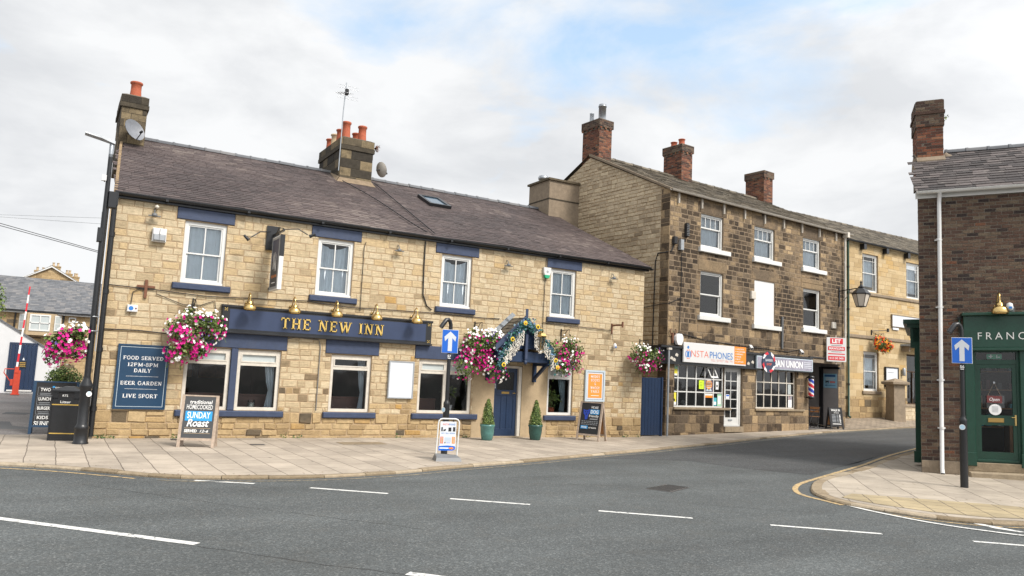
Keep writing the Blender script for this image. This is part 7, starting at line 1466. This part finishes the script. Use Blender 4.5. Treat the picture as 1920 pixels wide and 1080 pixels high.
t = thing('iron_bracket', 'dark iron arm above the red flower basket on the far building', 'bracket', W3(1.95, -.02, 4.1), A3); q = MB(); q.box(-.02, .02, -.04, 0, -.15, .1, 'black_paint'); q.tube([(0, 0, .05), (.9, -.3, .12)], .02, 'black_paint', 6); q.box(.86, .94, -.34, -.26, .05, .22, 'black_paint'); q.build('arm', t)
PX, PY = 23.0, 2.75; pz = .46
t = thing('gate_pier', 'thick old stone gate pier with a pyramid cap on the cobbled forecourt', 'gate pier', (PX, PY, pz), R_(-20)); q = MB(); a = .31
q.add([(-a, -a, -.2), (a, -a, -.2), (a, a, -.2), (-a, a, -.2), (-a * .93, -a * .93, 1.72), (a * .93, -a * .93, 1.72), (a * .93, a * .93, 1.72), (-a * .93, a * .93, 1.72)], [(0, 1, 5, 4), (1, 2, 6, 5), (2, 3, 7, 6), (3, 0, 4, 7)], 'stone_drab', .9); q.build('shaft', t)
q = MB(); b_ = .44; q.box(-b_, b_, -b_, b_, 1.74, 1.84, 'stone_drab', .9); q.add([(-a, -a, 1.68), (a, -a, 1.68), (a, a, 1.68), (-a, a, 1.68), (-b_, -b_, 1.74), (b_, -b_, 1.74), (b_, b_, 1.74), (-b_, b_, 1.74)], [(0, 1, 5, 4), (1, 2, 6, 5), (2, 3, 7, 6), (3, 0, 4, 7)], 'stone_drab', .9); q.add([(-b_, -b_, 1.84), (b_, -b_, 1.84), (b_, b_, 1.84), (-b_, b_, 1.84), (0, 0, 2.02)], [(0, 1, 4), (1, 2, 4), (2, 3, 4), (3, 0, 4)], 'stone_drab', .9); q.build('cap', t)
t = thing('boundary_wall', 'low stone wall with coping to the right of the gate pier', 'wall', (23.45, 2.75, .42), R_(2)); q = MB(); q.box(0, 6, 0, .3, -.3, .72, 'mortar'); laystones(q, (0, 6, -.25, .72), [], FRONT, 'stone_gable', (.14, .2), (.2, .45), gap=.015, tint=lambda x, z: random.uniform(.5, 1)); q.build('masonry', t); q = MB()
for k in range(6): q.bev(k + .005, k + .995, -.05, .35, .72, .84, 'stone_drab', .015, .9)
q.build('coping', t)

# ------------------------------------------------------------------ things by the green shop
def tag4(o, label, cat): o.rotation_euler = (0, 0, A4); tag(o, label, cat)
t = thing('open_sign', 'maroon hanging plaque reading Open inside the green shop door', 'sign', W4(1.50, .045, 1.62), A4); q = MB(); q.box(-.15, .15, -.01, 0, 0, .16, 'maroon'); q.text('Open', 0, .045, .075, -.013, 'white_plate', width=.2, slant=.3); q.build('plaque', t); q = MB(); q.tube([(-.13, 0, .16), (0, 0, .45), (.13, 0, .16)], .004, 'wood_grey', 4); q.disc((0, -.005, .46), .025, (0, -1, 0), 'zinc', 8); q.build('cord', t)
q = MB(); q.disc((0, 0, 0), .125, (0, -1, 0), 'white_plate', 24)
for k in range(5): q.box(-.06, .06, -.004, -.001, .06 - k * .028, .068 - k * .028, 'steel_grey')
o = q.build('window_sticker', loc=W4(1.51, .04, 1.47)); tag4(o, 'round white sticker on the green door below the Open plaque', 'sticker')
t = thing('security_camera', 'white and blue dome camera above the right of the green fascia', 'camera', W4(1.82, -.1, 3.70), A4); q = MB(); q.lathe((0, 0, 0), [(.0, 0), (.06, .02), (.075, .08), (.06, .17), (.0, .2)], 'upvc', 14); q.box(-.035, .035, -.075, -.05, .05, .1, 'insta_blue'); q.build('housing', t); q = MB(); q.bev(-.09, .09, .0, .1, -.02, .1, 'grey_plastic', .01); q.build('base', t)
t = thing('cable_bracket', 'black cable bracket on the brick wall above the one way post', 'bracket', W4(.82, -.01, 3.55), A4); q = MB(); q.lathe((0, -.02, 0), [(.05, 0), (.05, -.05), (.02, -.06)], 'black_matt', 8, axis=(0, 1, 0)); q.tube([(0, -.05, .0), (.15, -.08, .06), (.3, -.04, .0)], .013, 'black_matt', 5); q.tube([(0, -.05, 0), (-.2, -.04, -.06), (-.8, -.03, -.02)], .009, 'black_matt', 5); q.tube([(0, -.05, 0), (0, -.05, -.35)], .025, 'green_paint', 6); q.build('cable', t)
random.seed(41)
t = thing('chimney_weed', 'little tuft of weed growing from the right hand brick chimney', 'weed', W4(.93, 2.6, 9.25)); q = MB(); leaves(q, 60, lambda: ((random.gauss(0, .06), random.gauss(0, .04), random.gauss(.02, .06)), (0, -1, .3)), .05, 'leaf'); q.build('foliage', t)
t = thing('chimney_weed', 'tuft of brown dead weed on the right shoulder of the big pub chimney', 'weed', (-2.62, 5.2, 9.38)); q = MB()
for _ in range(40): p = Vector((0, random.uniform(0, .2), 0)); e = p + Vector((random.uniform(0, .16), random.uniform(-.1, .1), random.uniform(-.14, .12))); q.tube([tuple(p), tuple(e)], .006, 'rust', 4)
q.build('stalks', t)

# ------------------------------------------------------------------ inside the pub windows
def bench(label, x0, x1, y=1.3): t = thing('window_bench', label, 'bench', ((x0 + x1) / 2, y, .02), 0, 'dark wooden benches inside the pub windows'); w = (x1 - x0) / 2; q = MB(); q.bev(-w, w, -.05, .05, .3, .96, 'bench_wood', .01); q.box(-w, w, -.08, .08, .96, 1.01, 'bench_wood'); q.build('backrest', t); q = MB(); q.box(-w, w, 0, .45, .38, .45, 'bench_wood'); q.build('seat', t)
bench('dark red wooden bench seen through the far left pub window', -9.6, -7.75, .75); bench('dark red wooden bench seen through the second lower pub window', -7.7, -6.2, .75); bench('dark red wooden bench seen through the single lower pub window', -5.9, -3.8, .7); bench('dark wooden bench seen through the mullioned window beside the one way sign', -3.2, -1.9, .9)
t = thing('candle_jar', 'white candle in a glass jar on the second window sill of the pub', 'candle', (-7.2, .24, .66)); q = MB(); q.lathe((0, 0, 0), [(.0, 0), (.075, 0), (.075, .17), (.0, .17)], 'candle', 16); q.build('candle', t); q = MB(); q.lathe((0, 0, 0), [(.085, 0), (.085, .24)], 'glass', 16); q.build('jar', t)
def houseplant(label, loc, potm, h, kind, seed):
    random.seed(seed); t = thing('house_plant', label, 'house plant', loc); q = MB(); q.lathe((0, 0, 0), [(.0, 0), (.10, 0), (.13, .22), (.12, .22), (.0, .19)], potm, 16); q.build('pot', t); q = MB()
    if kind == 'spiky':
        q.tube([(0, 0, .2), (.03, 0, h * .6)], .014, 'bark', 6); q.tube([(0, 0, .2), (.1, 0, h * .5)], .01, 'bark', 6)
        for _ in range(90):
            a = random.uniform(0, 6.28); el = random.uniform(-.3, 1.3); L = random.uniform(.15, .34); c = Vector((.03, 0, h * .6)); d = Vector((math.cos(a) * math.cos(el), math.sin(a) * math.cos(el), math.sin(el))); s = Vector((-math.sin(a), math.cos(a), 0)) * .012; m_ = c + d * L * .6; e = c + d * L + Vector((0, 0, -L * .3)); q.add([c - s, c + s, m_ + s, e, m_ - s], [(0, 1, 2, 3, 4)], 'leaf', random.random())
    else:
        q.tube([(0, 0, .18), (0, 0, h * .6)], .01, 'bark', 6)
        leaves(q, 260, lambda: ((random.gauss(0, .11), random.gauss(0, .08), .2 + abs(random.gauss(h * .5, h * .22))), (0, -1, .5)), .09, 'leaf', tint=(.4, 1))
    q.build('foliage', t)
houseplant('spiky leaved plant in a white pot inside the window behind the one way sign', (-1.78, .3, .66), 'white_plate', .95, 'spiky', 3)
houseplant('leafy green plant in a brown pot inside the window right of the pub door', (1.72, .3, .66), 'terracotta', .62, 'leafy', 4)
def drape(label, x0, x1, x2, loc=(0, 0)): # a tied curtain hanging at the side of a window
    q = MB(); n = 16
    for i in range(n):
        a0, a1 = i / n, (i + 1) / n; rows = [(2.05, x0, x1), (1.35, x0 + (x1 - x0) * .35, x1), (1.15, x0 + (x1 - x0) * .55, x1), (.7, x0 + (x1 - x0) * .3, x1)]
        for (z1, l1, r1), (z0, l0, r0) in zip(rows[:-1], rows[1:]): y0, y1 = .35 + .03 * math.sin(a0 * 40), .35 + .03 * math.sin(a1 * 40); q.add([(l1 + (r1 - l1) * a0, y0, z1), (l1 + (r1 - l1) * a1, y1, z1), (l0 + (r0 - l0) * a1, y1, z0), (l0 + (r0 - l0) * a0, y0, z0)], [(0, 1, 2, 3)], 'net' if x2 else 'drape', smooth=True)
    tag(q.build('curtain'), label, 'curtain', 'curtains tied back inside the lower pub windows')
drape('grey tied back curtain at the right of the window right of the pub door', 1.95, 2.28, 0); drape('pale tied back curtain at the right of the second lower pub window', -6.95, -6.66, 1); drape('pale tied back curtain at the right of the single lower pub window', -4.5, -4.28, 1); drape('pale narrow curtain at the left of the window right of the pub door', 1.46, 1.55, 1)

# ------------------------------------------------------------------ beyond the lane on the left
wy = 18.36; gx = .22
t = thing('white_outbuilding', 'low white rendered outbuilding with sloping roof line and navy door', 'outbuilding', (-12.03, wy, gx)); q = MB()
q.add([(.85, 0, -.3), (.85, 0, 1.47), (-3.6, 0, 4.2), (-3.6, 0, -.3), (.85, 5, -.3), (.85, 5, 1.47), (-3.6, 5, 4.2), (-3.6, 5, -.3)], [(0, 3, 2, 1), (4, 5, 6, 7), (0, 1, 5, 4), (3, 7, 6, 2)], 'lime_white'); q.build('wall', t)
q = MB(); q.add([(.9, -.06, 1.44), (.9, 5, 1.44), (-3.6, 5, 4.2), (-3.6, -.06, 4.2), (.9, -.06, 1.5), (.9, 5, 1.5), (-3.6, 5, 4.26), (-3.6, -.06, 4.26)], [(4, 5, 6, 7), (0, 4, 7, 3), (0, 1, 5, 4)], 'slate_grey'); q.build('roof', t)
q = MB()
for k in range(6): q.bev(-.93 + k * .145, -.79 + k * .145, -.03, 0, .06, 1.92, 'door_navy', .006)
dd = q.build('door', t); q = MB(); frame(q, -1.0, .0, 0, 2.0, .06, -.04, .0, 'door_navy'); q.box(-.94, -.06, -.05, 0, .0, .06, 'white_paint'); q.build('door_frame', t)
q = MB(); q.prism([(-.5, 1.28), (-.46, 1.4), (-.42, 1.28)], -.045, -.03, 'white_plate'); q.box(-.62, -.34, -.045, -.03, .96, 1.24, 'black_matt')
for k in range(3): q.box(-.58, -.38, -.05, -.045, 1.16 - k * .07, 1.19 - k * .07, 'gold')
q.build('door_plaque', dd)
t = thing('barrier', 'raised red and white car park barrier arm on an orange red post', 'barrier', (-12.62, 16.84, .15)); q = MB(); q.bev(-.1, .12, -.1, .1, 0, .95, 'red_post', .01); q.box(-.14, .16, -.14, .14, 0, .04, 'red_post'); q.bev(-.09, .05, -.12, .12, .85, 1.1, 'red_post', .01); q.build('post', t)
q = MB()
for k in range(10):
    z0, z1 = .95 + k * .335, .95 + (k + 1) * .335; q.obox((-.03 + k * .013, -.08, z0), (-.03 + (k + 1) * .013, -.08, z1), .07 - k * .002, .045, ('white_plate', 'red')[k % 2], up=(0, 1, 0))
q.build('arm', t); q = MB(); q.tube([(-.08, 0, 1.0), (-.42, 0, 1.0), (-.44, 0, .85), (-.15, 0, .45)], .02, 'red_post', 6); q.bev(-.2, -.08, -.06, .06, .35, .6, 'red_post', .01); q.build('counterweight', t)
random.seed(12)
def shrub(name, label, cat, loc, r, h, n, ls, trunk=None, tint=(0, 1)):
    t = thing(name, label, cat, loc); lumps = [(Vector((random.uniform(-.55, .55) * r, random.uniform(-.5, .5) * r, h * random.uniform(.35, .75))), random.uniform(.3, .5)) for _ in range(14)]
    def s():
        c, k = random.choice(lumps); d = Vector((random.gauss(0, 1), random.gauss(0, 1), random.gauss(0, 1))).normalized(); return c + Vector((d.x * r * k, d.y * r * k, d.z * h * k * .8)) * random.uniform(.75, 1.05), d
    q = MB(); leaves(q, n, s, ls, 'leaf', tint=tint); q.build('foliage' if trunk is None else 'crown', t)
    q = MB(); tz = 0 if trunk is None else -trunk; q.tube([(0, 0, tz), (.03, .02, h * .3), (.0, .1, h * .7)], [.05 if trunk is None else .14, .04 if trunk is None else .1, .01], 'bark', 8)
    for a in range(5): q.tube([(0, 0, h * .25), (r * .5 * math.cos(a * 1.3), r * .5 * math.sin(a * 1.3), h * .65)], [.03, .008], 'bark', 5)
    q.build('stem' if trunk is None else 'trunk', t)
shrub('shrub', 'rounded green shrub behind the litter bin beside the white outbuilding', 'shrub', (-10.95, 16.2, .15), .78, 1.3, 2600, .07)
shrub('tree', 'small green tree at the left edge behind the white outbuilding', 'tree', (-15.1, 30, 2.6), 1.5, 3.4, 2600, .13, trunk=2.6)
# terraced cottage behind
bx, by = -12.22, 40.47; t = thing('cottage', 'long stone cottage with grey slate roof and white bay window behind the outbuilding', 'house', (bx, by, 0))
q = MB(); q.quad((-9, 0, -.5), (8, 0, -.5), (8, 0, 4.5), (-9, 0, 4.5), 'mortar'); laystones(q, (-9, 8, -.4, 4.5), [(-1.35, 1.15, 2.9, 4.5)], FRONT, 'stone_foot', (.2, .26), (.35, .7), gap=.012, tint=lambda x, z: random.gauss(.4, .2)); q.quad((-9, 0, -.5), (-9, 7, -.5), (-9, 7, 4.5), (-9, 0, 4.5), 'mortar'); q.quad((8, 0, -.5), (8, 7, -.5), (8, 7, 4.5), (8, 0, 4.5), 'mortar'); q.add([(-9, 0, 4.5), (-9, 7, 4.5), (-9, 3.5, 7.0)], [(0, 1, 2)], 'mortar'); q.build('wall', t)
q = MB(); slates(q, (-9.1, -.3, 4.62), (1, 0, 0), (0, 3.8, 2.45), 17.2, math.hypot(3.8, 2.45), 'slate_grey', w=.3, row=.22, th=.01); q.quad((-9.1, 3.5, 7.07), (8.1, 3.5, 7.07), (8.1, 7.3, 4.6), (-9.1, 7.3, 4.6), 'slate_grey'); q.box(-9.1, 8.1, -.42, -.3, 4.5, 4.6, 'black_paint'); q.box(-9.1, 8.1, -.3, 0, 4.42, 4.5, 'white_paint'); q.build('roof', t)
q = MB(); q.add([(-1.4, 0, 3.0), (-.85, -.55, 3.0), (.6, -.55, 3.0), (1.15, 0, 3.0), (-1.4, 0, 4.45), (-.85, -.55, 4.45), (.6, -.55, 4.45), (1.15, 0, 4.45)], [(0, 1, 5, 4), (1, 2, 6, 5), (2, 3, 7, 6), (0, 3, 2, 1)], 'render_buff'); by_ = q.build('bay', t)
q = MB(); frame(q, -.72, .46, 3.28, 4.36, .09, -.6, -.55, 'white_paint'); q.box(-.16, -.10, -.6, -.56, 3.3, 4.34, 'white_paint'); q.box(-.7, .44, -.6, -.56, 3.78, 3.84, 'white_paint'); w = q.build('window', by_) ; MB().box(-.66, .42, -.57, -.555, 3.32, 4.32, 'sticker').name if False else None
w.parent = t; q = MB(); q.quad((-.66, -.556, 3.32), (.42, -.556, 3.32), (.42, -.556, 4.32), (-.66, -.556, 4.32), 'frost'); q.build('pane', w)
for s, (xa, ya, xb, yb) in enumerate(((-1.3, -.12, -.92, -.5), (.68, -.5, 1.06, -.12))):
    q = MB(); P0, P1 = Vector((xa, ya, 0)), Vector((xb, yb, 0)); dv = (P1 - P0); nn = Vector((dv.y, -dv.x, 0)).normalized() * .02
    for f0, f1, z0, z1 in ((0, .14, 3.3, 4.36), (.86, 1, 3.3, 4.36), (.14, .86, 3.3, 3.38), (.14, .86, 4.28, 4.36), (.14, .86, 3.79, 3.84)):
        a, b_ = P0 + dv * f0 + nn, P0 + dv * f1 + nn; q.quad((a.x, a.y, z0), (b_.x, b_.y, z0), (b_.x, b_.y, z1), (a.x, a.y, z1), 'white_paint')
    w = q.build('window', t); q = MB(); a, b_ = P0 + nn * .6, P1 + nn * .6; q.quad((a.x, a.y, 3.34), (b_.x, b_.y, 3.34), (b_.x, b_.y, 4.3), (a.x, a.y, 4.3), 'frost'); q.build('pane', w)
q = MB(); frame(q, 1.5, 1.93, 3.95, 4.32, .07, -.03, 0, 'white_paint'); w = q.build('window', t); MB().quad((1.55, -.01, 4.0), (1.9, -.01, 4.0), (1.9, -.01, 4.28), (1.55, -.01, 4.28), 'black_matt').build('pane', w)
q = MB()
for x in (-1.55, 1.2): q.tube([(x, -.06, 4.5), (x, -.06, -.3)], .05, 'black_paint', 6)
q.build('downpipe', t)
# gabled house further off
t = thing('gabled_house', 'distant stone gable with white bargeboards and buff chimneys above the cottage roof', 'house', (-12.55, 70.5, 0))
q = MB(); q.add([(-2.1, 0, 0), (2.9, 0, 0), (2.9, 0, 9.0), (.28, 0, 10.5), (-2.1, 0, 9.2)], [(0, 1, 2, 3, 4)], 'mortar'); laystones(q, (-2.1, 2.9, 7.5, 10.5), [], FRONT, 'stone_foot', (.24, .3), (.4, .8), planes=[(.57, 1, 10.5 + .57 * .28), (-.57, 1, 10.5 - .57 * .28)], tint=lambda x, z: random.gauss(.45, .15)); q.quad((-6, 3, 0), (7, 3, 0), (7, 3, 8.8), (-6, 3, 8.8), 'mortar'); q.build('wall', t)
q = MB(); q.prism([(-2.3, 9.0), (-2.3, 9.16), (.28, 10.66), (3.0, 9.1), (3.0, 8.94), (.28, 10.48)], -.25, -.1, 'white_paint'); q.build('bargeboard', t)
q = MB(); q.add([(-2.4, -.3, 9.02), (.28, -.3, 10.68), (.28, 9, 10.68), (-2.4, 9, 9.02)], [(0, 1, 2, 3)], 'slate_grey'); q.add([(3.1, -.3, 9.02), (.28, -.3, 10.68), (.28, 9, 10.68), (3.1, 9, 9.02)], [(0, 1, 2, 3)], 'slate_grey'); q.add([(-4, 2, 8.6), (8, 2, 8.6), (8, 6, 9.6), (-4, 6, 9.6)], [(0, 1, 2, 3)], 'slate_grey'); rr = q.build('roof', t)
for x0, x1, z0, z1 in ((.15, 1.05, 9.8, 10.75), (-1.2, -.2, 9.4, 10.15), (1.4, 2.15, 9.2, 10.1), (2.15, 2.8, 9.0, 9.85)):
    q = MB(); q.box(x0, x1, .8, 1.5, z0 - .6, z1, 'stone_foot', .45); q.box(x0 - .04, x1 + .04, .76, 1.54, z1 - .12, z1, 'stone_foot', .35); c = q.build('chimney', rr)
    for k in (0, 1): pot(c, x0 + .25 + k * (x1 - x0 - .5), 1.1, z1, .36, 'buff_clay', r=.12)

# ------------------------------------------------------------------ grime that has a shape of its own: weeds, cracks, fallen leaves
random.seed(77)
def weeds(label, pts, n=13, s=.04):
    q = MB()
    for x, y in pts: leaves(q, n, lambda: ((x + random.gauss(0, .07), y + random.gauss(0, .03), gz(x, y) + abs(random.gauss(.03, .035))), (0, -1, .4)), s, 'leaf', tint=(0, .6))
    o = q.build('weeds'); o['kind'] = 'stuff'; o['label'] = label; o['category'] = 'weeds'
weeds('tufts of green weed along the foot of the pub wall', [(-10.5, -.08), (-10.42, -.1), (-10.3, -.08), (-8.95, -.07), (-6.4, -.07), (-6.1, -.06), (-3.4, -.06), (-1.3, -.06), (2.9, -.07), (4.4, -.07), (4.9, -.08)])
q = MB()
for _ in range(150):
    f = random.random(); i = random.randrange(8, len(KS) - 12); p = KS[i].lerp(KS[i + 1], f); o_ = random.uniform(-.16, .5) if random.random() < .6 else random.uniform(0, 4)
    t_v = (KS[i + 1] - KS[i]).normalized(); x, y = p.x - t_v.y * o_, p.y + t_v.x * o_; z = gz(x) + (.004 if o_ > 0 else RD + .004); a = random.uniform(0, 6.28); r1 = random.uniform(.008, .028)
    q.add([(x + r1 * math.cos(a), y + r1 * math.sin(a), z), (x + r1 * .6 * math.cos(a + 1.6), y + r1 * .6 * math.sin(a + 1.6), z + .004), (x - r1 * math.cos(a), y - r1 * math.sin(a), z), (x + r1 * .6 * math.cos(a - 1.6), y + r1 * .6 * math.sin(a - 1.6), z + .002)], [(0, 1, 2, 3)], random.choice(('bark', 'rust', 'wood_grey')))
o = q.build('leaf_litter'); o['kind'] = 'stuff'; o['label'] = 'scattered dead leaves and grit along the kerb'; o['category'] = 'litter'
q = MB()
def crack(P, w, m='asphalt_black'):
    pts = [];
    for a, b_ in zip(P[:-1], P[1:]):
        n = max(2, int((Vector(b_) - Vector(a)).length / .12))
        for k in range(n): v = Vector(a).lerp(Vector(b_), k / n); pts.append(v + Vector((random.gauss(0, .012), random.gauss(0, .012))))
    pts.append(Vector(P[-1]))
    for i in range(len(pts) - 1):
        d = (pts[i + 1] - pts[i]).normalized(); nn = Vector((-d.y, d.x)) * w * random.uniform(.3, 1)
        q.add([(*(pts[i] - nn), RD + .0012 + gz(pts[i].x)), (*(pts[i + 1] - nn), RD + .0012 + gz(pts[i + 1].x)), (*(pts[i + 1] + nn), RD + .0012 + gz(pts[i + 1].x)), (*(pts[i] + nn), RD + .0012 + gz(pts[i].x))], [(0, 1, 2, 3)], m)
crack([(-10.1, -11.1), (-9.2, -12.2), (-8.3, -13.1)], .012); crack([(-8.3, -7.0), (-5.2, -7.6), (-2.6, -8.7), (-.6, -9.9)], .010); crack([(-11.0, -6.6), (-9.4, -8.8), (-7.6, -11.0)], .006); crack([(-3.2, -10.2), (-1.6, -11.6), (-.9, -12.9)], .006)
struct(q, 'road_crack')
q = MB()
for x, y in ((-9.7, -3.2), (-7.4, -4.4), (-6.6, -2.9), (-5.1, -3.6), (-2.2, -2.5), (-8.2, -5.2), (-3.3, -4.8), (.9, -2.4), (3.6, -1.9), (2.2, -10.9), (3.3, -10.2), (1.7, -10.4), (2.9, -11.9)):
    for _ in range(4):
        xx, yy = x + random.gauss(0, .35), y + random.gauss(0, .3); r1 = random.uniform(.012, .026); q.add([(xx + r1 * math.cos(k) * random.uniform(.7, 1.1), yy + r1 * math.sin(k), gz(xx) + .003) for k in range(6)], [(0, 1, 2, 3, 4, 5)], random.choice(('iron', 'grey_plastic', 'stone_drab')))
struct(q, 'gum_spots')
